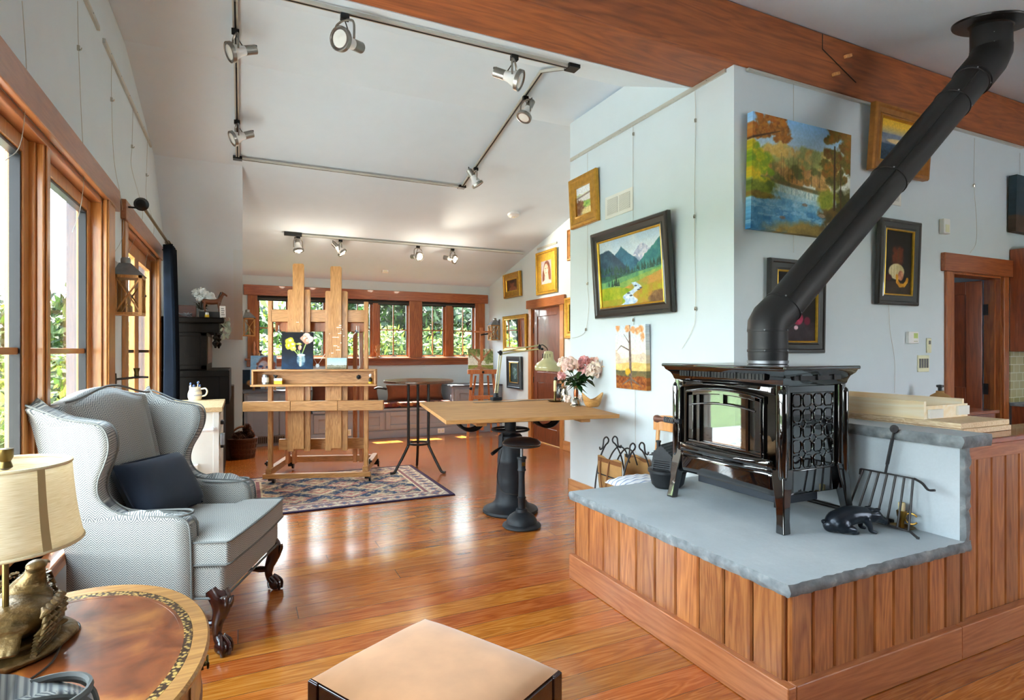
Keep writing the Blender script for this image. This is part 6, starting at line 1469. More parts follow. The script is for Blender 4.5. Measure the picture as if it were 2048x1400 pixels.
MB().box((-.70, -.13, .79), (.70, -.046, .81)).build('lower_tray', M_oakx, es)
st_ = MB()
for k in range(7): a = k*PI*2/7; st_.ell((.43+.018*math.cos(a), -.073, 1.115+.018*math.sin(a)), (.008, .008, .008), 8, 6)
st_.ell((.43, -.071, 1.115), (.02, .012, .02)); st_.build('lock_star_knob', M_blackm, es)
for s in (-1, 1):
    p_ = MB(); p_.lathe([(.006, -.012), (.022, -.012), (.018, 0), (.022, .012), (.006, .012)], 16, T(.40*s, -.01, 1.60, ry=R(60)*s)); p_.build('pulley', M_steel, es)
    MB().tube([(.40*s, -.02, 1.66), (.40*s, -.02, 1.60), (.31*s, -.03, 1.50)], .005, 6).build('cord', M_paper, es)
MB().tube([(-.07, -.03, 1.36), (.0, -.03, 1.24), (.075, -.03, 1.36)], .004, 6).build('cord', M_paper, es); MB().lathe([(.005, -.01), (.02, -.01), (.02, .01), (.005, .01)], 14, T(0, -.035, 1.235, rx=PI/2)).build('pulley', M_steel, es)
MB().tube(spline([(.42, -.005, 1.66), (.425, .0, 1.45), (.43, .005, 1.21)], 5), .004, 6).build('cord', M_paper, es)
EM = Matrix.Translation(EO) @ Matrix.Rotation(EA, 4, 'Z')
def on_easel(o, x, y, z, lean=0):
    o.location = EM @ V((x, y, z)); o.rotation_euler = (Matrix.Rotation(EA, 3, 'Z') @ Euler((R(90)-lean, 0, 0)).to_matrix()).to_euler()
o = picmesh('canvas_painting', iris(), .315, .385, None, d=.02); on_easel(o, -.19, -.10, 1.203+.192, R(4)); tag(o, 'small dark canvas of yellow and pink irises on the oak easel', 'painting')
o = picmesh('canvas_painting', seascape(), .20, .115, None, d=.012); on_easel(o, .21, -.10, 1.203+.058, R(5)); tag(o, 'little pale landscape study on the right of the oak easel', 'painting')
q = EM @ V((-.37, -.13, 1.049)); o = thing('paint_tin', 'yellow and white paint tin in the easel tray', 'paint', q, EA); MB().box((-.04, -.025, 0), (.04, .025, .035)).build('label_band', M_yellow, o); MB().box((-.04, -.025, .035), (.04, .025, .06)).build('body', M_whitep, o); MB().tube([(-.03, 0, .06), (-.05, .02, .09), (-.02, .01, .08)], .012, 8).build('cap', M_black, o)
q = EM @ V((-.50, -.13, 1.049)); o = thing('glass_jar', 'small clear jar with dark contents at the left of the easel tray', 'jar', q, EA); MB().lathe([(.0, 0), (.033, .0), (.033, .09), (.028, .10), (0, .10)], 20).build('body', M_steel, o); MB().lathe([(.034, .02), (.034, .07)], 20).build('label_band', M_paper, o)
q = EM @ V((.56, -.13, 1.049)); o = thing('medium_bottle', 'small bottle with round white stopper at the right of the easel tray', 'bottle', q, EA); MB().lathe([(.0, 0), (.022, 0), (.022, .02), (0, .022)], 18).build('base', M_yellow, o); MB().lathe([(.018, .02), (.02, .05), (.008, .062), (.008, .07)], 18).build('body', M_frameb, o); MB().ell((0, 0, .085), .018).build('stopper', M_white, o)
# ---- round bistro table ----
bt = thing('bistro_table', 'tall round wood-topped table on hammered iron legs beside the rug', 'table', (1.845, 6.47, 0))
MB().lathe([(.0, 1.035), (.39, 1.035), (.40, 1.042), (.40, 1.06), (.39, 1.067), (0, 1.067)], 64).build('tabletop', M_darkoak if False else wood('walnut_top', '#3f2415', '#6d4429', 'x', .3, .4, .8, 0), bt, sm=30)
fa_ = [math.atan2(6.44-6.47, 1.535-1.845), math.atan2(6.23-6.47, 2.1-1.845), math.atan2(6.73-6.47, 1.90-1.845)]
for a in fa_:
    c_, s_ = math.cos(a), math.sin(a); P = spline([(.125*c_, .125*s_, 1.035), (.125*c_, .125*s_, .7), (.125*c_, .125*s_, .36), (.15*c_, .15*s_, .27), (.27*c_, .27*s_, .055), (.30*c_, .30*s_, .02), (.34*c_, .34*s_, .018)], 5); MB().tube(P, .016, 10).build('leg', M_hammer, bt)
MB().tube(arc((0, 0, .335), .12, 0, 2*PI, 32, 'xy')[:-1], .013, 8, closed=True).build('ring_brace', M_hammer, bt)
# ---- industrial drafting table ----
DA = math.atan2(3.75-3.95, 2.77-1.39)
df = thing('drafting_table', 'oak-topped drafting table on a heavy cast-iron pedestal', 'table', (2.12, 4.55, 0), DA)
Mx = Matrix.Rotation(R(.6), 4, 'X'); Mx.translation = (0, 0, .905)
t_ = MB()
for k in range(6): t_.box((-.695, -.70+k*.2335, -.03), (.695, -.70+(k+1)*.2335-.0006, 0), Mx)
t_.build('tabletop', M_top, df, bev=.002)
for x in (-.42, .42): MB().box((x-.04, -.66, -.058), (x+.04, .66, -.03), Mx).build('batten', M_top, df, bev=.003)
pe = MB().lathe([(.0, 0), (.235, 0), (.243, .012), (.238, .03), (.205, .045), (.165, .062), (.135, .10), (.124, .16), (.12, .25), (.1205, .26), (.119, .27), (.112, .42), (.114, .425), (.114, .465), (.111, .47), (.104, .66), (.09, .675), (.05, .68), (.05, .80)], 48).build('pedestal', M_iron, df, sm=40)
MB().box((-.34, -.045, .78), (.30, .045, .835)).build('cross_arm', M_blackm, df, bev=.006)
hw_ = MB(); hw_.tube(arc((0, 0, .715), .16, 0, 2*PI, 40, 'xy')[:-1], .010, 8, closed=True)
for k in range(4): hw_.tube([(0, 0, .715), (.16*math.cos(k*PI/2), .16*math.sin(k*PI/2), .715)], .008, 8)
hw_.build('handwheel', M_iron, df)
for x in (-.36, .33):
    for dy in (-.055, .0, .055):
        MB().tube(arc((x, dy, .845), .115 if x > 0 else .12, R(180), R(360), 18, 'xz'), .013, 8).build('tilt_quadrant', M_blackm, df)
    q = MB(); q.tube([(x-.12, -.07, .845), (x-.12, .07, .845)], .016, 10); q.tube([(x+.12, -.07, .845), (x+.12, .07, .845)], .016, 10); q.build('quadrant_pin', M_blackm, df)
MB().tube([(-.09, -.06, .70), (-.10, -.075, .58), (-.17, -.11, .545), (-.20, -.125, .53)], [.008, .008, .016, .016], 8).build('lever', M_blackm, df)
MB().tube(spline([(-.10, -.08, .56), (-.13, -.07, .40), (-.135, -.06, .30), (-.10, -.09, .20), (0, -.135, .175), (.09, -.10, .18)], 6), .004, 6).build('cable', M_cord, df)
DM = Matrix.Translation((2.12, 4.55, 0)) @ Matrix.Rotation(DA, 4, 'Z')
def tabz(p):
    l = DM.inverted() @ V((p[0], p[1], 0)); return .905+math.tan(R(.6))*l.y
def ontab(u, v):
    p = onz(u, v, .905)
    for _ in range(4): p = onz(u, v, tabz(p))
    return p
# ---- iron stool ----
sl_ = thing('iron_stool', 'black cast-iron stool with round padded seat before the drafting table', 'stool', (2.02, 4.12, 0))
MB().lathe([(.0, 0), (.148, 0), (.156, .008), (.15, .02), (.125, .032), (.12, .055), (.10, .085), (.065, .11), (.05, .118), (.045, .14), (.03, .145)], 40).build('base', M_iron, sl_, sm=40)
MB().lathe([(.03, .14), (.03, .22), (.034, .225), (.034, .235), (.028, .24), (.024, .40), (.026, .44), (.034, .445), (.034, .455), (.03, .46), (.032, .535), (.038, .54), (.038, .555), (.013, .556)], 24).build('column', M_iron, sl_, sm=40)
MB().tube([(0, 0, .55), (0, 0, .645)], .012, 12).build('screw', M_steel, sl_)
MB().box((-.014, -.0335, .485), (.014, -.031, .515)).build('brass_badge', M_brass, sl_)
MB().lathe([(.0, .635), (.05, .635), (.07, .645), (.150, .655), (.156, .665), (.152, .674), (.13, .69), (.08, .705), (0, .712)], 40).build('seat', plain('black_leather', '#17181a', .3, 0, .1, coat=.2), sl_, sm=50)
MB().tube(arc((0, 0, .648), .145, 0, 2*PI, 32, 'xy')[:-1], .006, 6, closed=True).build('seat_ring', M_iron, sl_)
# ---- things on the drafting table ----
p = ontab(992, 801)
dl = thing('clamp_lamp', 'sage green swing-arm drafting lamp clamped to the drafting table', 'lamp', p)
b0 = V((0, 0, 0)); MB().box((-.05, -.04, 0), (.05, .04, .035)).build('clamp_base', M_iron, dl, bev=.008); MB().lathe([(.03, .03), (.024, .07), (.014, .075)], 16).build('socket', M_iron, dl)
pt = lambda u, v, dy=0: ony(u, v, p.y+dy)-p
j0 = V((0, 0, .06)); j1 = pt(1001, 706); j2 = pt(1079, 694, -.05)
for dx in (-.012, .012):
    MB().tube([j0+V((dx, 0, 0)), j1+V((dx, 0, -.01))], .0075, 8).build('lower_arm', M_sage, dl)
    MB().tube([j1+V((0, .0, dx)), j2+V((0, 0, dx*1.6))], .007, 8).build('upper_arm', M_sage, dl)
k_ = MB(); k_.ell(j1, (.022, .016, .026)); k_.tube([j1, j1+V((-.03, 0, .01))], .008, 8); k_.build('elbow_joint', M_blackm, dl)
k_ = MB(); k_.ell(j2, (.018, .014, .028)); k_.ell(j2+V((.03, 0, -.02)), (.016, .012, .014)); k_.build('head_joint', M_blackm, dl)
hc = pt(1095, 742, -.05); ht = hc+V((0, 0, .205))
MB().tube(spline([j2, j2+V((.03, 0, .022)), ht+V((-.01, 0, .03)), ht+V((.0, 0, -.0))], 5), .005, 6).build('power_cable', M_cord, dl)
MB().lathe([(.108, .0), (.118, .02), (.117, .045), (.10, .075), (.07, .098), (.05, .125), (.043, .17), (.040, .195), (.02, .205), (.0, .205)], 40, T(hc.x, hc.y, hc.z, ry=R(4)) @ Matrix.Diagonal((1.12, 1.12, 1, 1))).build('lamp_shade', M_sage, dl, solid=.002, sm=60)
mb = MB()
for k in range(12):
    a = k*PI/6; mb.box((-.002, .049, .13), (.002, .0535, .175), T(hc.x, hc.y, hc.z, rz=a))
mb.build('vent_slot', M_black, dl)
MB().ell(hc+V((0, 0, .05)), (.04, .04, .055)).build('bulb', M_white, dl)
r0, r1 = ontab(948, 806), ontab(1100, 799); mb = MB(); mb.bar(r0+V((0, 0, .003)), r1+V((0, 0, .003)), .05, .003, (0, 0, 1)); tag(mb.build('straightedge', M_alum), 'long flat metal straightedge lying on the drafting table', 'ruler')
p = ontab(1110, 803)
hn = thing('candlestick', 'brass chamber candlestick with saucer on the drafting table', 'candle holder', p)
MB().lathe([(0, 0), (.05, 0), (.072, .01), (.075, .014), (.05, .006), (0, .004)], 30).build('saucer', M_dbrass, hn); MB().lathe([(.014, .004), (.013, .012), (.012, .10), (.016, .103), (.012, .104)], 18).build('stem', M_dbrass, hn); MB().tube(arc((.085, 0, .025), .018, 0, 2*PI, 16, 'xz'), .004, 6).build('ring_handle', M_dbrass, hn)
cdl = thing('taper_candle', 'tall beige candle standing in the drafting table candlestick', 'candle', p+V((0, 0, .098))); MB().lathe([(.0145, 0), (.0135, .10), (.006, .108), (0, .108)], 16).build('wax', M_wax, cdl); MB().tube([(0, 0, .106), (.001, 0, .118)], .0012, 5).build('wick', M_black, cdl)
p = ontab(1116, 797)
jg = thing('black_jug', 'small black jug with handle behind the candlestick', 'jug', p+V((.055, .07, 0)))
MB().lathe([(0, 0), (.03, 0), (.038, .03), (.034, .07), (.024, .10), (.022, .13), (.027, .15), (.022, .15)], 24).build('body', M_frameb, jg); MB().tube(spline([(-.022, 0, .13), (-.05, 0, .12), (-.052, 0, .08), (-.034, 0, .055)], 5), .005, 7).build('handle', M_frameb, jg)
p = ontab(1131, 804)
pc = thing('silver_pitcher', 'small dented silver pitcher between candlestick and vase', 'pitcher', p+V((0, .02, 0)))
MB().lathe([(.0, 0), (.04, 0), (.042, .01), (.03, .03), (.038, .06), (.034, .09), (.022, .12), (.026, .145), (.03, .15), (.024, .148)], 26).build('body', M_silver, pc); MB().tube(spline([(-.024, 0, .135), (-.055, 0, .13), (-.058, 0, .08), (-.036, 0, .06)], 5), .004, 7).build('handle', M_silver, pc)
p = ontab(1152, 812)
vs_ = thing('bud_vase', 'silver trumpet vase holding pink peonies on the drafting table', 'vase', p)
MB().lathe([(.0, 0), (.055, 0), (.055, .008), (.042, .02), (.036, .05), (.024, .07), (.016, .075), (.02, .08), (.02, .12), (.016, .15), (.018, .17), (.026, .185), (.022, .183)], 28).build('body', M_silver, vs_); MB().lathe([(.021, .085), (.022, .12), (.018, .15)], 20).build('copper_neck', plain('copper', '#8a5236', .3, .9, .1), vs_)
def pv(u, v, dy=0): return ony(u, v, p.y+dy)
rg = random.Random(21)
top = p+V((0, 0, .18))
blooms = ((1140, 731, .082, M_pink, .0), (1127, 726, .06, M_pinkl, .06), (1123, 752, .044, M_pinkd, -.02), (1168, 722, .056, M_pinkd, .03), (1166, 740, .056, M_pinkd, .0), (1184, 727, .06, M_pink, .05), (1181, 742, .068, M_pinkl, -.04), (1196, 738, .098, M_pinkl, -.03), (1195, 722, .055, M_pink, .03))
for k, (u, v, r_, m, dy) in enumerate(blooms):
    c = pv(u, v, dy); f_ = thing('peony', ['pink peony bloom', 'pale blush peony bloom', 'deep pink peony bud', 'deep pink upright peony', 'deep pink drooping peony', 'pink ruffled peony', 'cream pink peony', 'largest cream pink peony', 'small pink peony tip'][k]+[' at left centre', ' just behind the lamp shade', ' low on the left', ' at the top centre', ' in the middle', ' at the back right', ' right of centre', ' at far right', ' topmost at right'][k]+' of the vase', 'flower', c, group='peonies in the silver vase')
    flower(f_, (0, 0, 0), r_, m, 'bloom', k+30, 40)
    MB().tube(spline([(0, 0, -r_*.5), (top-c)*.5+V((0, 0, .02)), top-c], 5), .003, 6).build('stem', M_stem, f_)
    lf_ = MB(); rl = random.Random(k)
    for j in range(9):
        a = rl.uniform(0, 2*PI); b0 = (top-c)*rl.uniform(.3, .95); e = b0+V((math.cos(a)*.125, math.sin(a)*.09, rl.uniform(-.09, .04))); mid = b0.lerp(e, .5)+V((0, 0, .014)); w = V((-math.sin(a), math.cos(a), rl.uniform(-.3, .3)))*.026
        lf_.add([b0, b0.lerp(mid, .6)+w*.8, mid+w, e, mid-w, b0.lerp(mid, .6)-w*.8, mid], [(0, 1, 2, 6), (2, 3, 6), (6, 3, 4), (0, 6, 4, 5)])
    lf_.build('leaf', M_leaf, f_, sm=80, fix=False)
for k, (u, v, dy) in enumerate(((1141, 806, .07), (1163, 806, .04))):
    c = ontab(u, v)+V((0, dy, .035)); f_ = thing('fallen_bloom', ['faded peony bloom lying left of the silver vase', 'faded peony bloom lying between vase and wooden bowl'][k], 'flower', c); flower(f_, (0, 0, 0), .045, M_pinkl, 'bloom', 60+k, 30)
p = ontab(1186, 814)
mb = MB()
def bw(u, v):
    a = 2*PI*u; r_ = .5+.5*v; z = .005+.085*v*(1+.75*(math.cos(a)**2-.45)); return (.095*r_*math.cos(a)*(1 if v > 0 else .9), .06*r_*math.sin(a), max(.0, z*v))
mb.surf(bw, 40, 8, cu=True); mb.lathe([(.0, 0), (.5, 0)], 40, sx=.095, sy=.06); tag(mb.build('wooden_bowl', M_bowl, loc=p+V((0, .01, .003)), rot=(0, 0, R(-15)), solid=.007, sm=80), 'carved wooden bowl with upswept ends at the right of the drafting table', 'bowl')
# ---- window bench, cabinets, cushions ----
wb = thing('window_bench', 'grey built-in window bench with cabinets below the back windows', 'bench', (0, 9.2, 0))
MB().box((.02, .0, .0), (.94, .60, .78)).build('left_cabinet', M_grayp, wb); MB().box((.0, -.02, .78), (.96, .60, .81)).build('left_top', M_graytop, wb, bev=.004)
MB().box((.94, .0, 0), (3.22, .60, .44)).build('seat_base', M_grayp, wb); MB().box((.965, -.025, .44), (3.195, .60, .475)).build('seat_board', M_grayp, wb, bev=.005)
MB().box((3.22, .0, 0), (4.128, .60, .79)).build('right_cabinet', M_grayp, wb); MB().box((3.20, -.02, .79), (4.128, .60, .82)).build('right_top', M_graytop, wb, bev=.004)
def pnl(x0, x1, z0, z1):
    f = MB()
    for a, b, c, d in ((x0, x0+.07, z0, z1), (x1-.07, x1, z0, z1), (x0+.07, x1-.07, z1-.07, z1), (x0+.07, x1-.07, z0, z0+.07)): f.box((a, -.018, c), (b, .0, d))
    return f
for x0, x1, z0, z1 in ((.06, .48, .15, .74), (.50, .92, .15, .74), (3.26, 3.68, .15, .75), (3.70, 4.1, .15, .75)): pnl(x0, x1, z0, z1).build('cabinet_door', M_grayp, wb, bev=.003)
for x0, x1 in ((.98, 2.05), (2.08, 3.18)): pnl(x0, x1, .14, .42).build('drawer_front', M_grayp, wb, bev=.003)
MB().box((.02, -.022, 0), (4.12, .0, .12)).build('base_moulding', M_grayp, wb, bev=.004)
gv = MB(); gv.box((.16, -.028, .03), (.62, -.022, .15)); g_ = gv.build('floor_register', M_steel, wb); gs = MB()
for k in range(14): gs.box((.21+k*.026, -.031, .045), (.224+k*.026, -.027, .135))
gs.build('register_slot', M_black, g_)
o = thing('power_outlet', 'white power outlet on the window bench base under the bistro table', 'outlet', (3.0, 9.177, .07)); MB().box((-.06, -.006, -.04), (.06, 0, .04)).build('cover_plate', M_white, o, bev=.002)
m_ = MB()
for x in (-.03, .03): MB().box((x-.013, -.008, -.018), (x+.013, -.005, .018)).build('socket_face', M_cream, o)
o = thing('power_outlet', 'small white power outlet behind the easel masts', 'outlet', (1.50, 9.177, .13)); MB().box((-.035, -.006, -.05), (.035, 0, .05)).build('cover_plate', M_white, o, bev=.002); MB().box((-.015, -.008, -.03), (.015, -.005, .03)).build('socket_face', M_cream, o)
tag(MB().box((.98, 9.20, .477), (3.19, 9.77, .565)).build('bench_cushion', M_cush, bev=.03, seg=3), 'red and navy patterned seat cushion along the window bench', 'cushion')
for lab, x, w, h, rz, m in (('long rust brown bolster pillow on the window bench', 2.66, .98, .27, 0, M_rust), ('smaller rust brown pillow at the left end of the window bench', 1.78, .52, .27, R(6), M_rust)):
    o = pillow('bench_pillow', w, h, .16, m); o.location = (x, 9.55, .70); o.rotation_euler = (R(72), 0, rz); tag(o, lab, 'pillow')
o = pillow('bench_pillow', .46, .30, .15, plain('brown_fabric', '#5e2f1a', .9, 0, .15, 14, .3, 150)); o.location = (1.22, 9.54, .71); o.rotation_euler = (R(72), 0, R(-10)); tag(o, 'dark brown pillow seen between the two easel masts', 'pillow')
o = MB(); o.tube(spline([(1.95, 9.42, .78), (2.0, 9.40, .80), (2.08, 9.39, .79), (2.14, 9.39, .775)], 5), .018, 8); tag(o.build('tassel_strap', M_iron), 'grey strap lying over the left bench pillow', 'strap')
# ---- table easel with portrait on the left cabinet ----
pe_ = thing('table_easel', 'small wooden table easel on the left end cabinet', 'easel', (.30, 9.42, .81), R(-6))
for x in (-.15, .15): MB().bar((x, -.02, 0), (x*.55, .12, .56), .022).build('leg', M_oak, pe_)
MB().bar((0, .28, 0), (0, .11, .52), .022).build('rear_leg', M_oak, pe_); MB().box((-.18, -.06, .055), (.18, .0, .08)).build('ledge', M_oakx, pe_); MB().box((-.12, .08, .42), (.12, .10, .45)).build('rail', M_oakx, pe_)
o = picmesh('canvas_painting', portrait(), .36, .44, None, d=.015); o.location = (.285, 9.405, 1.115); o.rotation_euler = (R(78), 0, R(-6)); tag(o, 'blue toned portrait study on the table easel left of the oak easel', 'painting')
o = picmesh('canvas_painting', darkstill(), .26, .30, None, d=.015); o.location = (.12, 9.66, .965); o.rotation_euler = (R(80), 0, R(10)); tag(o, 'beige canvas board leaning behind the blue portrait', 'painting')
# ---- tripod easel with the oak painting ----
te = thing('field_easel', 'reddish wooden tripod easel holding the oak tree painting', 'easel', (3.50, 8.56, 0), R(-12))
MB().bar((0, .06, .12), (0, .13, 1.78), .05, .022, (0, 1, 0)).build('mast', M_redw, te); 
for s in (-1, 1): MB().bar((s*.26, -.08, 0), (s*.17, .05, 1.08), .04, .024, (0, 1, 0)).build('front_leg', M_redw, te); MB().bar((s*.10, .10, 1.0), (s*.20, .30, .05), .03, .02, (0, 1, 0)).build('brace', M_redw, te)
MB().bar((0, .50, 0), (0, .14, 1.2), .04, .024, (0, 1, 0)).build('rear_leg', M_redw, te)
MB().box((-.24, -.02, 1.03), (.24, .08, 1.10)).build('tray', M_redw, te, bev=.004); MB().box((-.2, .05, .62), (.2, .08, .68)).build('rail', M_redw, te)
MB().box((-.12, .09, 1.70), (.16, .15, 1.725)).build('top_clamp', M_redw, te); k_ = MB(); k_.tube([(-.02, .08, 1.66), (.1, .08, 1.68)], .012, 8); k_.ell((0, -.03, 1.06), .02); k_.ell((-.2, -.03, .8), .025); k_.build('wing_knob', M_blackm, te)
o = picmesh('canvas_painting', oaktree(), .41, .33, None, d=.018); o.location = (3.505, 8.66, 1.27); o.rotation_euler = (R(85), 0, R(-12)); tag(o, 'painting of a spreading oak tree on the tripod easel', 'painting')
# ---- objects on the window sill ----
y_ = YB-.06
def sillp(u): return ony(u, 712, y_).x
x = sillp(521); o = thing('ink_bottle', 'squat black bottle on the window sill at the left', 'bottle', (x, y_, 1.285)); MB().lathe([(0, 0), (.04, 0), (.043, .05), (.03, .075), (.018, .08), (.018, .10)], 18).build('body', M_frameb, o); MB().lathe([(.024, .10), (.024, .125), (0, .127)], 14).build('cap', M_black, o)
x = sillp(508); o = thing('wooden_figure', 'slim carved wooden figure on the sill left of the black bottle', 'figurine', (x, y_, 1.285)); MB().lathe([(.03, 0), (.03, .015), (.012, .03), (.022, .10), (.012, .15), (.02, .20), (.014, .24), (.0, .27)], 14).build('body', M_redw, o)
for k, (u, lab) in enumerate(((533, 'low dark paint tube box on the sill right of the black bottle'), (548, 'small red brown dish on the sill behind the easel post'))):
    tag(MB().lathe([(0, 0), (.035, 0), (.05, .025), (.044, .03), (0, .012)], 18).build('small_dish', [M_blackm, M_rust][k], loc=(sillp(u), y_, 1.286)), lab, 'dish')
x = sillp(756); o = thing('wooden_hand', 'wooden artist model hand on the window sill', 'artist hand', (x, y_, 1.285))
MB().lathe([(.035, 0), (.035, .02), (.02, .03), (.022, .05)], 16).build('base', M_oak, o)
mb = MB(); P, rr = thick([(0, 0, .04), (0, 0, .08)], [.022, .024]); mb.tube(P, rr, 10); mb.ell((0, 0, .115), (.036, .016, .045))
for dx, L_ in ((-.028, .06), (-.010, .078), (.010, .085), (.027, .07)):
    P, rr = thick([(dx, 0, .145), (dx*1.15, -.004, .145+L_*.5), (dx*1.2, -.012, .145+L_)], [.009, .0085, .006]); mb.tube(P, rr, 8); mb.ell(P[-1], .006, 8, 6)
P, rr = thick([(-.03, 0, .09), (-.052, -.008, .115), (-.058, -.012, .145)], [.010, .009, .007]); mb.tube(P, rr, 8); mb.ell(P[-1], .007, 8, 6)
blob(mb, 'hand', M_oak, o, .0035, 2)
# ---- basket of pine cones ----
bk = thing('splint_basket', 'dark splint basket of pine cones beside the knee wall', 'basket', (.0, 8.30, 0)); bk.scale = (.84, .84, .95)
MB().lathe([(.0, .004), (.15, .004), (.155, 0), (.19, .27), (.195, .275), (.185, .275), (.148, .02), (0, .02)], 28, sx=1.1).build('body', M_bask, bk, sm=30)
mb = MB()
for z, r_ in ((.06, .164), (.13, .173), (.20, .183), (.265, .194)): mb.lathe([(r_, z-.012), (r_+.005, z-.01), (r_+.007, z+.012), (r_+.001, z+.014)], 28, sx=1.1)
for k in range(20): a = k*PI/10; mb.bar((1.1*.158*math.cos(a), .158*math.sin(a), .005), (1.1*.193*math.cos(a), .193*math.sin(a), .27), .02, .006, (math.cos(a), math.sin(a), 0))
mb.build('splints', M_bask, bk)
MB().tube(arc((.0, .0, .26), .17, 0, PI, 20, 'xz'), .014, 8).build('hoop_handle', wood('handle_splint', '#5e3318', '#8a5028', 'x', .5, 0, 2, .05), bk)
def cone(mb, n=46, s=1.0):
    mb.ell((0, 0, .05*s), (.018*s, .018*s, .05*s), 10, 8)
    for k in range(n):
        t = k/n; a = k*2.4; r_ = s*(.036*math.sin(PI*(.12+.86*t))+.004); z = s*(.005+.105*t); M = T(r_*.6*math.cos(a), r_*.6*math.sin(a), z, rz=a) @ Euler((0, R(-35-30*t), 0)).to_matrix().to_4x4(); mb.ell((r_*.45, 0, 0), (r_*.6, .010*s, .0035*s), 6, 4, M)
mb = MB(); cone(mb); c0_ = mb.build('pine_cone', M_cone, loc=(-.03, 8.26, .24), rot=(1.2, .3, 0)); tag(c0_, 'brown pine cone piled in the splint basket', 'pine cone', 'pine cones in the splint basket')
rg = random.Random(31)
for k in range(13):
    a = k*2.4; r_ = .03+.10*math.sqrt(k/13); c_ = c0_.copy(); COL.objects.link(c_); c_.location = (.0+r_*.95*math.cos(a)+(.02 if k > 8 else 0), 8.30+r_*.85*math.sin(a), .23+.09*(1-k/13)+(.06 if k in (2, 5) else 0)); c_.rotation_euler = (rg.uniform(.4, 2.2), rg.uniform(-.6, .6), rg.uniform(0, 6))
# =============== FIXTURES ON WALLS AND CEILING ===============
# ---- track lighting ----
def rail_piece(mb, a, b, up=(0, 0, 1)): mb.bar(a, b, .036, .022, up)
ZT = .028
F0 = V((-.045, 3.46, 3.385)); F1 = V((2.09, 3.46, 3.385)); L2 = V((-.045, 4.10, 3.66)); L1 = V((-.045, 5.05, 3.66)); L0 = V((-.045, 6.41, ceil_z(6.41)-.03)); B1 = V((2.35, 6.41, ceil_z(6.41)-.03)); R1 = V((2.345, 5.07, 3.657)); R2 = V((2.19, 4.10, 3.66))
tk = thing('track_rail', 'long rectangular loop of lighting track on the main ceiling', 'lighting track', (0, 0, 0))
for a, b in ((F0, F1), (F0, L2), (L2, L1), (L1, L0), (L0, B1), (B1, R1), (R1, R2), (R2, F1)):
    m_ = MB(); m_.bar(a, b, .034, .02); s_ = m_.build('track_section', M_railm, tk)
    d_ = (b-a).normalized(); dn = V((0, 0, -.0108)); m_ = MB(); m_.bar(a+dn, b+dn, .012, .003); m_.build('track_slot', M_blackm, s_)
for p in (F1, L0, B1): MB().cb(p, (.085, .085, .03)).build('corner_connector', M_blackm, tk, bev=.003)
T0, T1 = onceil(568, 468, .03), onceil(1043, 510, .03); T1.z = T0.z; T1.y = T0.y
t2 = thing('track_rail', 'straight lighting track across the alcove ceiling', 'lighting track', (0, 0, 0))
s_ = MB().bar(T0, T1, .034, .026).build('track_section', M_railm, t2); MB().bar(T0+V((0, 0, -.0135)), T1+V((0, 0, -.0135)), .012, .002).build('track_slot', M_blackm, s_); MB().bar(T0+V((0, -.012, .004)), T0+V((.22, -.012, .004)), .03, .05).build('feed_box', M_black, t2)
M_lens = plain('lamp_lens', '#f4f2ea', .1, 0, .02, coat=.6); M_lenson = emit('lamp_lens_lit', '#fff2dc', 2.2)
def spot(label, m, d, lit=False, grp='track spotlights'):
    t = thing('track_spotlight', label, 'spotlight', m, group=grp); d = V(d).normalized(); c = V((0, 0, -.16))
    MB().cb((0, 0, -.022), (.05, .034, .034)).build('adapter', M_blackm, t, bev=.003)
    side = d.cross(V((0, 0, 1))); side = side.normalized() if side.length > .05 else V((1, 0, 0))
    h = MB()
    for s in (-1, 1): h.tube(spline([V((0, 0, -.038)), V((0, 0, -.045))+side*s*.035, V((0, 0, -.07))+side*s*.066, c+side*s*.068], 5), .007, 6)
    h.build('yoke', M_alum, t)
    Mx = Matrix.Translation(c) @ align(d)
    MB().lathe([(.028, -.15), (.033, -.148), (.033, -.07), (.0, -.07)], 22, Mx).build('lamp_holder', M_alum, t)
    MB().lathe([(.031, -.07), (.034, -.04), (.05, .0), (.06, .03)], 26, Mx).build('reflector_bell', M_white, t)
    MB().lathe([(.058, .02), (.069, .022), (.069, .048), (.063, .05), (.06, .044)], 28, Mx).build('trim_ring', M_alum, t)
    MB().lathe([(.0, .05), (.04, .047), (.061, .04)], 28, Mx).build('lens', M_lenson if lit else M_lens, t)
    b_ = Mx @ V((0, 0, -.15)); MB().tube(spline([V((0, 0, -.04)), V((0, 0, -.07))+(b_*.5), b_+V((0, 0, .03)), b_], 6), .0035, 6).build('lead_wire', M_cord, t)
    return t
def lerp_u(a, b, u):                     # point on the segment a-b whose picture column is u
    lo, hi = 0.0, 1.0
    def col(p): return CXP+FOC*(p.x*CY_-p.y*SY)/(p.x*SY+p.y*CY_)
    return min((a.lerp(b, k/200) for k in range(201)), key=lambda p: abs(col(p)-u))
def lerp_v(a, b, v):
    def row(p): return CYP-FOC*(p.z-EYE)/(p.x*SY+p.y*CY_)
    return min((a.lerp(b, k/200) for k in range(201)), key=lambda p: abs(row(p)-v))
D_ = V((0, 0, -.008))
spot('spotlight on the left run of the ceiling track nearest the camera', lerp_v(L2, L1, 55)+D_, (-.9, -.25, -.42))
spot('spotlight on the left run of the ceiling track near its far corner', lerp_v(L1, L0, 238)+D_, (-.88, -.2, -.45))
spot('spotlight facing us on the left half of the front track run by the beam', lerp_u(F0, F1, 688)+D_, (-.75, -.65, -.2))
spot('spotlight on the right half of the front track run by the beam', lerp_u(F0, F1, 1028)+D_, (.72, -.55, -.4))
spot('spotlight aimed down on the right track run above its bend', lerp_v(R1, R2, 190)+D_, (-.45, -.1, -.85))
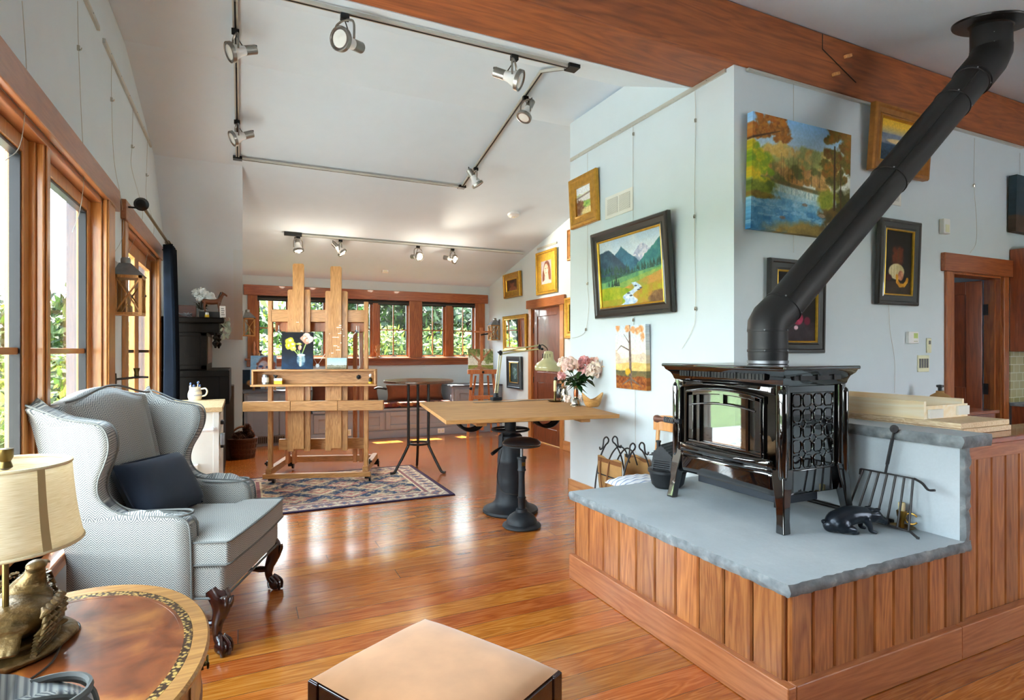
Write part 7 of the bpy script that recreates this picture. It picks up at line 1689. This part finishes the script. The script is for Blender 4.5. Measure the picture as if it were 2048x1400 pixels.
spot('spotlight aimed down on the right track run near the far corner', lerp_v(B1, R1, 333)+D_, (.5, -.1, -.8))
for u, d_, nm, lit in ((596, (.12, -.2, -.95), 'leftmost', 1), (680, (.62, -.25, -.72), 'second from the left', 1), (836, (.35, -.9, -.1), 'third from the left', 1), (905, (.62, -.72, -.2), 'rightmost', 1)):
    p = lerp_u(T0, T1, u)+V((0, 0, -.01)); spot(nm+' of the four spotlights on the alcove track', p, d_, bool(lit), 'alcove track spotlights')
    l = bpy.data.lights.new('spot_lamp', 'SPOT'); l.energy = 150; l.color = (1, .86, .66); l.spot_size = R(80); l.spot_blend = .6; l.shadow_soft_size = .05
    pl_ = bpy.data.lights.new('alcove_fill_glow', 'POINT'); pl_.energy = 6; pl_.color = (1, .86, .68); pl_.shadow_soft_size = .06; po = bpy.data.objects.new('alcove_fill_glow', pl_); COL.objects.link(po); po.location = p+V((0, -.16, -.30))  # extra bare point light below each spotlight, added to brighten the alcove
    lo = bpy.data.objects.new('spot_lamp', l); COL.objects.link(lo); dd = V(d_).normalized(); lo.location = p+V((0, 0, -.16))+dd*.075; lo.rotation_euler = dd.to_track_quat('-Z', 'Y').to_euler()
# ---- smoke detector and sensor ----
p = onceil(1027, 428, .0); sl2 = math.atan(.2337)
o = thing('smoke_detector', 'round white smoke detector on the sloping ceiling', 'smoke detector', p, rot=(-sl2, 0, 0)); MB().lathe([(.0, -.045), (.04, -.045), (.055, -.03), (.075, -.026), (.08, 0)], 30).build('body', M_white, o); MB().lathe([(.012, -.048), (.02, -.044)], 16).build('grille', M_cream, o)
p = onceil(770, 541, 0); o = thing('motion_sensor', 'small square white sensor on the ceiling above the back windows', 'sensor', p, rot=(-sl2, 0, 0)); MB().box((-.05, -.03, -.035), (.05, .03, 0)).build('body', M_white, o, bev=.006); MB().box((-.03, -.032, -.03), (.03, -.028, -.01)).build('lens', M_cream, o)
# ---- picture rails, wires and hooks ----
for i, (a, b, lab) in enumerate((((XL+.008, 2.4, 3.335), (XL+.008, 4.17, 3.335), 'nearer length of picture rail high on the left wall'), ((XL+.008, 4.32, 3.335), (XL+.008, 6.35, 3.335), 'farther length of picture rail high on the left wall'),
        ((XP-.008, 2.885, 3.29), (XP-.008, 4.9, 3.29), 'picture rail along the top of the white partition wall'), ((3.06, YF-.008, 3.285), (6.55, YF-.008, 3.285), 'picture rail under the beam on the painting wall'), ((XR-.008, 7.25, 2.97), (XR-.008, 7.86, 2.97), 'short picture rail above the portrait in the alcove'))):
    t = thing('picture_rail', lab, 'picture rail', (0, 0, 0), group='aluminium picture rails')
    MB().bar(a, b, .016 if i not in (3,) else .03, .03 if i != 3 else .016, (0, 0, 1)).build('channel', M_railm, t); m_ = MB(); a, b = V(a), V(b); n_ = int((b-a).length/.3)
    off = V((.009, 0, 0)) if i < 2 else (V((0, -.009, 0)) if i == 3 else V((-.009, 0, 0)))
    for k in range(n_): m_.ell(a.lerp(b, (k+.5)/n_)+off, .004, 6, 5)
    m_.build('screw', M_chrome, t)
def wire(label, plane, pts, hooks=(), r_=.0016):
    f = {'L': lambda u, v: onx(u, v, XL+.012), 'P': lambda u, v: onx(u, v, XP-.012), 'G': lambda u, v: ony(u, v, YF-.012)}[plane]
    P = [f(*q) for q in pts]; t = thing('hanging_wire', label, 'picture wire', P[0], group='thin picture hanging wires')
    MB().tube([q-P[0] for q in spline(P, 6)], r_, 5).build('wire', M_wire, t)
    for q in hooks:
        c = f(*q)-P[0]; h = MB(); h.cb(c, (.012, .012, .026)); h.tube([c+V((0, 0, -.006)), c+V((.012 if plane == 'L' else -.012, -.008, -.012)), c+V((.016 if plane == 'L' else -.016, -.008, .0))], .003, 5); h.build('hook', M_silver, t)
wire('loose picture wire curling over the near window header', 'L', [(44, 2), (52, 120), (52, 200), (40, 290), (10, 322)])
wire('picture wire with a square hook hanging left over the window header', 'L', [(155, 2), (157, 95), (163, 240), (168, 345), (160, 420), (145, 464)], [(157, 96)])
wire('picture wire hanging between window and patio door onto the lantern', 'L', [(223, 122), (223, 198), (228, 320), (243, 405), (246, 470), (225, 512)], [(223, 199)])
wire('picture wire hanging past the finial of the curtain rod', 'L', [(266, 212), (264, 293), (263, 335), (280, 400), (284, 440), (254, 512)], [(264, 293)])
wire('picture wire farthest along the left wall beside the bulkhead', 'L', [(295, 278), (293, 350), (293, 395), (308, 455), (298, 495), (291, 530), (294, 548)], [(293, 350)])
wire('picture wire beside the gold framed bridge painting with two clips', 'P', [(1175, 306), (1175, 460), (1175, 566), (1178, 610), (1172, 658), (1160, 672), (1144, 676)], [(1175, 567), (1172, 659)])
wire('picture wire passing behind the mountain and tree paintings', 'P', [(1266, 248), (1266, 400), (1267, 640), (1270, 780), (1271, 905)], [(1267, 268), (1267, 640)])
wire('picture wire with three clips on the bare part of the partition wall', 'P', [(1390, 182), (1391, 241), (1389, 433), (1391, 617), (1384, 660), (1364, 698)], [(1391, 241), (1389, 433), (1391, 617)])
wire('picture wire holding the large river canvas', 'G', [(1587, 168), (1587, 300), (1587, 505)])
wire('picture wire curling down beside the dark canvas at right', 'G', [(1949, 276), (1948, 371), (1953, 440), (1952, 485), (1940, 506)], [(1948, 371)])
wire('picture wire trailing below the white pumpkin painting', 'G', [(1777, 600), (1780, 660), (1789, 720), (1789, 786)])
wire('picture wire holding the dark canvas at the right edge', 'G', [(2040, 306), (2040, 330), (2040, 352)])
# ---- vents and wall boxes ----
def vent(label, wall, a0, a1, z0, z1, off):
    t, w, h = hang('air_vent', label, 'vent', wall, a0, a1, z0, z1, off); MB().box((-w/2, -h/2, -.006), (w/2, h/2, .004)).build('plate', M_whitep, t, bev=.002); m_ = MB()
    for s in (-1, 1): m_.box((s*w*.22-w*.19, -h*.36, .003), (s*w*.22+w*.19, h*.36, .0045))
    m_.build('dark_gap', M_grout, t); m_ = MB(); n_ = 16
    for k in range(n_):
        for s in (-1, 1): m_.cb((s*w*.22, -h*.35+h*.7*k/(n_-1), .007), (w*.38, h*.034, .002), (R(35), 0, 0))
    m_.build('louvre', M_whitep, t)
vent('white air vent beside the gold framed bridge painting', 'W', 3.9, 4.3, 2.575, 2.77, XP-.006)
vent('white air vent half hidden by the stovepipe under the harbour painting', 'S', 4.42, 4.73, 2.55, 2.75, YF-.006)
def wbox(name, label, cat, x0, x1, z0, z1, d, m): 
    t = thing(name, label, cat, ((x0+x1)/2, YF-.001, (z0+z1)/2)); w, h = x1-x0, z1-z0; MB().box((-w/2, -d, -h/2), (w/2, 0, h/2)).build('housing', m, t, bev=min(.006, d*.3)); return t, w, h
t, w, h = wbox('alarm_box', 'small white alarm box high on the painting wall left of the doorway', 'alarm', 5.255, 5.345, 2.375, 2.50, .04, M_white); MB().box((-w*.3, -.042, -h*.4), (w*.3, -.04, h*.1)).build('grille', M_cream, t)
t, w, h = wbox('thermostat', 'white thermostat with a green display on the painting wall', 'thermostat', 4.80, 4.93, 1.46, 1.555, .03, M_white); MB().box((-.005, -.032, -.005), (.045, -.029, .035)).build('display', M_screen, t)
m_ = MB()
for k in range(3): m_.ell((.0+.018*k, -.031, -.03), .004, 8, 6)
m_.build('button', M_cream, t)
t, w, h = wbox('dimmer_switch', 'tall cream single switch right of the thermostat', 'light switch', 5.075, 5.13, 1.385, 1.505, .012, M_cream); MB().box((-.012, -.016, .01), (.012, -.011, .04)).build('toggle', M_grout, t); MB().box((-.012, -.014, -.04), (.012, -.011, -.0)).build('slider', M_cream, t)
t, w, h = wbox('switch_plate', 'four gang switch plate below the thermostat', 'light switch', 4.955, 5.105, 1.23, 1.365, .008, M_cream); m_ = MB()
for k in range(4): m_.box((-.06+.033*k, -.012, -.035), (-.04+.033*k, -.007, .04))
m_.build('rocker', M_grout, t)
# ---- lanterns ----
M_lwood = wood('lantern_wood', '#9c6a36', '#cf9a58', 'z', .6, 0, 2, .08)
def lantern(label, loc, rz, wm):
    t = thing('wall_lantern', label, 'lantern', loc, rz, group='wooden wall lanterns')      # projects along local +x, back at x = 0
    D, W2, Hh = .17, .085, .27
    MB().box((0, -W2*.95, 0), (.006, W2*.95, .37)).build('back_plate', M_steel, t); MB().box((0, -W2, 0), (D, W2, .018)).build('base', wm, t, bev=.002)
    f = MB(); b = .02
    for x in (.008, D-b):
        for y in (-W2, W2-b): f.box((x, y, .018), (x+b, y+b, Hh))
    f.box((.008, -W2, Hh-.02), (D, W2, Hh)); 
    def xb(a0, a1, b0, b1): f.bar(a0, b1, .017, .008, V(a1)-V(a0)); f.bar(a1, b0, .017, .008, V(a1)-V(a0))
    for y in (-W2+.006, W2-.006): xb((.02, y, .02), (D-.01, y, .02), (.02, y, Hh-.02), (D-.01, y, Hh-.02))
    xb((D-.006, -W2+.01, .02), (D-.006, W2-.01, .02), (D-.006, -W2+.01, Hh-.02), (D-.006, W2-.01, Hh-.02)); f.build('wood_frame', wm, t)
    g = MB()
    for y in (-W2+.012, W2-.014): g.box((.02, y, .018), (D-.02, y+.002, Hh-.02))
    g.box((D-.016, -W2+.02, .018), (D-.014, W2-.02, Hh-.02)); g.build('glass_pane', M_lglass, t)
    r_ = MB(); r_.add([(0, -W2-.01, Hh), (D+.01, -W2-.01, Hh), (D+.01, W2+.01, Hh), (0, W2+.01, Hh), (.03, -.03, Hh+.085), (.10, -.03, Hh+.085), (.10, .03, Hh+.085), (.03, .03, Hh+.085)], [(3, 2, 1, 0), (4, 5, 6, 7), (0, 1, 5, 4), (1, 2, 6, 5), (2, 3, 7, 6), (3, 0, 4, 7)]); r_.build('roof', M_steel, t)
    MB().lathe([(.03, Hh+.08), (.03, Hh+.115), (.024, Hh+.125), (0, Hh+.127)], 18, T(.065, 0, 0)).build('chimney_cap', M_alum, t)
    MB().lathe([(.02, .018), (.02, .06), (.008, .07), (.012, .1), (.014, .13), (.006, .15), (0, .152)], 14, T(.085, 0, 0)).build('bulb', M_wax, t)
    MB().lathe([(.004, 0), (.009, .004), (.009, .01), (0, .012)], 10, T(D, .04, .14, ry=R(90))).build('latch', M_steel, t)
lantern('wooden cross-braced wall lantern between the window and patio door', (XL, 4.69, 1.645), 0, M_lwood)
lantern('wooden wall lantern left of the back windows in the alcove', (.002, 9.40, 1.62), 0, M_lwood)
lantern('pale wooden wall lantern in the far right corner beside the mirror', (XR-.002, 9.37, 1.59), R(180), M_lwood)
sc_ = thing('candle_sconce', 'small iron candle bracket on the wall below the near lantern', 'candle holder', (XL, 4.72, 1.205))
MB().lathe([(.03, 0), (.03, .006), (.012, .008)], 16, T(0, 0, 0, ry=R(90)) @ Matrix.Diagonal((1.4, .8, 1, 1))).build('wall_plate', M_ironb, sc_); MB().tube([(0, 0, 0), (.14, .03, .012), (.19, .03, .01)], .008, 7).build('arm', M_ironb, sc_); MB().lathe([(.03, 0), (.016, .004), (.014, .03), (.021, .06), (.018, .058)], 16, T(.12, .026, .016)).build('candle_cup', M_dbrass, sc_)
# =============== OUTSIDE ===============
o = MB().box((-90, -30, -.62), (90, 160, -.6)).build('lawn', M_grass, flat=True, uv=False); struct(o); o['label'] = 'lawn outside the windows'
o = MB().box((-12, -25, -.6), (40, 8.6, -.12)).build('patio', plain('bounce_paving', '#b9b6b0', .9, 0, .08), flat=True, uv=False); struct(o)  # unseen pale slab, added to bounce neutral light into the room
def leaves(mb, c, r, n, s, rg):
    for _ in range(n):
        while True:
            p = V((rg.uniform(-1, 1), rg.uniform(-1, 1), rg.uniform(-1, 1)))
            if .25 < p.length < 1: break
        q = V(c)+V((p.x*r[0], p.y*r[1], p.z*r[2])); a = V((rg.gauss(0, 1), rg.gauss(0, 1), rg.gauss(0, 1))).normalized(); b = a.orthogonal().normalized(); k = s*rg.uniform(.6, 1.3)
        mb.add([q-a*k, q+b*k*.45, q+a*k, q-b*k*.45], [(0, 1, 2, 3)])
def tree(label, x, y, h, r, m, seed, n=2200, s=.13, name='tree', clumps=9, cat='tree', base=.25, group='trees outside'):
    rg = random.Random(seed); t = thing(name, label, cat, (x, y, -.6), group=group)
    tm = MB(); tm.tube(spline([(0, 0, 0), (.05*h*.2, 0, h*.3), (-.04*h*.2, .05, h*.6), (0, 0, h*.9)], 4), [.05*h*.5*(1-.8*k/12) for k in range(13)], 8)
    for k in range(4): a = rg.uniform(0, 6.28); tm.tube([(0, 0, h*(.35+.1*k)), (r*.5*math.cos(a), r*.5*math.sin(a), h*(.5+.12*k))], [.03*h*.3, .01*h*.3], 6)
    tm.build('trunk', M_soil, t, uv=False)
    mb = MB()
    for k in range(clumps):
        a = rg.uniform(0, 6.28); rr_ = r*rg.uniform(.1, .7); c = (rr_*math.cos(a), rr_*math.sin(a), h*rg.uniform(base, .92)); q = r*rg.uniform(.35, .6); leaves(mb, c, (q, q, q*.8), n//clumps, s, rg)
    mb.build('crown', m, t, flat=True, uv=False, fix=False)
TL = [(3.5, 19.5, 5.6, 2.0, M_fol), (4.6, 15.5, 6.0, 2.1, M_fold), (6.4, 18.5, 7.0, 2.6, M_fol), (7.8, 15.0, 5.6, 2.0, M_fold), (9.6, 19.5, 7.0, 2.8, M_fol), (4.0, 22.0, 6.5, 2.6, M_fold), (11.2, 16.5, 5.6, 2.2, M_fol)]
nm_ = ['leafy tree seen behind the oak easel masts', 'dark tree seen through the left pane of the middle back windows', 'tall leafy tree filling the middle back windows', 'dark tree seen through the right back windows', 'tall leafy tree behind the right back windows', 'dark tree farthest behind the back windows', 'leafy tree seen at the far right pane of the back windows']
for k, (x, y, h, r_, m) in enumerate(TL): tree(nm_[k], x, y, h, r_, m, 50+k, 5200, .15, clumps=14, base=.16)
SL = [(.6, 13.5), (1.7, 14.2), (2.9, 13.2), (4.1, 13.6), (5.3, 13.0), (6.5, 13.8), (7.6, 13.1)]
sl_n = ['bright shrub outside the leftmost back window', 'bright shrub outside behind the left easel post', 'bright shrub outside behind the iris canvas', 'bright shrub outside between the easel masts', 'bright shrub below the middle back windows', 'bright shrub below the right back windows', 'bright shrub below the far right back window']
for k, (x, y) in enumerate(SL): tree(sl_n[k], x, y, 2.35, 1.15, M_foly, 80+k, 2600, .085, 'shrub', 7, 'shrub', .15, 'shrubs outside the back windows')
for k, (x, y, h, lab) in enumerate(((-2.75, 9.2, 1.55, 'bright green shrub close outside the near window pane'), (-3.6, 12.5, 2.0, 'yellow green shrub outside the near window'), (-2.9, 14.5, 2.1, 'yellow green shrub outside the second window pane'), (-6.2, 20, 2.4, 'round green shrub farther out on the lawn'), (-4.0, 20, 2.4, 'green shrub in the distance outside the second pane'), (-2.4, 14.0, 2.0, 'green shrub outside the patio door'))):
    tree(lab, x, y, h, .95+.25*(k > 2), M_foly if k < 3 else M_fol, 120+k, 1800, .075+.01*k, 'shrub', 8, 'shrub', .12, 'shrubs outside the left windows')
mb = MB(); rg = random.Random(77)
def hillf(u, v): 
    x = -60+75*u; return (x, 52+6*v, -.6+(5.0+1.2*math.sin(u*9)+.8*math.sin(u*23+1)+.5*math.sin(u*61))*math.sin(PI*.5*v))
mb.surf(hillf, 160, 10); o = mb.build('wooded_hill', M_hill, uv=False); tag(o, 'distant wooded hill seen through the left windows', 'hill', kind='stuff')
mb = MB()
for k in range(260): x = rg.uniform(-55, 8); leaves(mb, (x, rg.uniform(49, 53), rg.uniform(.2, 5.0)), (1.6, 1.2, 1.3), 22, .55, rg)
o = mb.build('hill_foliage', M_fol, flat=True, uv=False, fix=False); tag(o, 'massed foliage of the distant wooded hill', 'foliage', kind='stuff')
# =============== LIGHT, WORLD, CAMERA ===============
w = bpy.data.worlds.new('sky'); sc.world = w; w.use_nodes = True; nt = w.node_tree; bg = nt.nodes['Background']
tc = N(nt, 'ShaderNodeTexCoord'); sp_ = N(nt, 'ShaderNodeSeparateXYZ', {0: tc.outputs['Generated']})
c = ramp(nt, mth(nt, 'MULTIPLY_ADD', sp_.outputs[2], .5, .5), [(.48, (.35, .42, .25, 1)), (.5, (.93, .96, 1, 1)), (.65, (.80, .90, 1, 1)), (1, (.55, .75, 1, 1))])
nt.links.new(c, bg.inputs[0]); bg.inputs[1].default_value = 22.0
su = bpy.data.lights.new('sun', 'SUN'); su.energy = 110; su.angle = R(.6); su.color = (1, .93, .8); so = bpy.data.objects.new('sun', su); COL.objects.link(so); so.rotation_euler = V((.30, -1.2, -2.1)).to_track_quat('-Z', 'Y').to_euler()
cam = bpy.data.cameras.new('camera'); co = bpy.data.objects.new('camera', cam); COL.objects.link(co); sc.camera = co
co.location = (0, 0, EYE); co.rotation_euler = (R(90), 0, -YAW); cam.sensor_width = 36; cam.lens = FOC/2048*36; cam.shift_y = 2/2048; cam.clip_start = .02; cam.clip_end = 500
sc.view_settings.view_transform = 'Standard'; sc.view_settings.look = 'None'; sc.view_settings.gamma = 1; sc.view_settings.use_curve_mapping = False; sc.view_settings.exposure = 0.1
cy = sc.cycles; cy.use_denoising = True; cy.max_bounces = 10; cy.diffuse_bounces = 6; cy.glossy_bounces = 5; cy.transmission_bounces = 8; cy.transparent_max_bounces = 24; cy.sample_clamp_indirect = 6; cy.caustics_reflective = False; cy.caustics_refractive = False
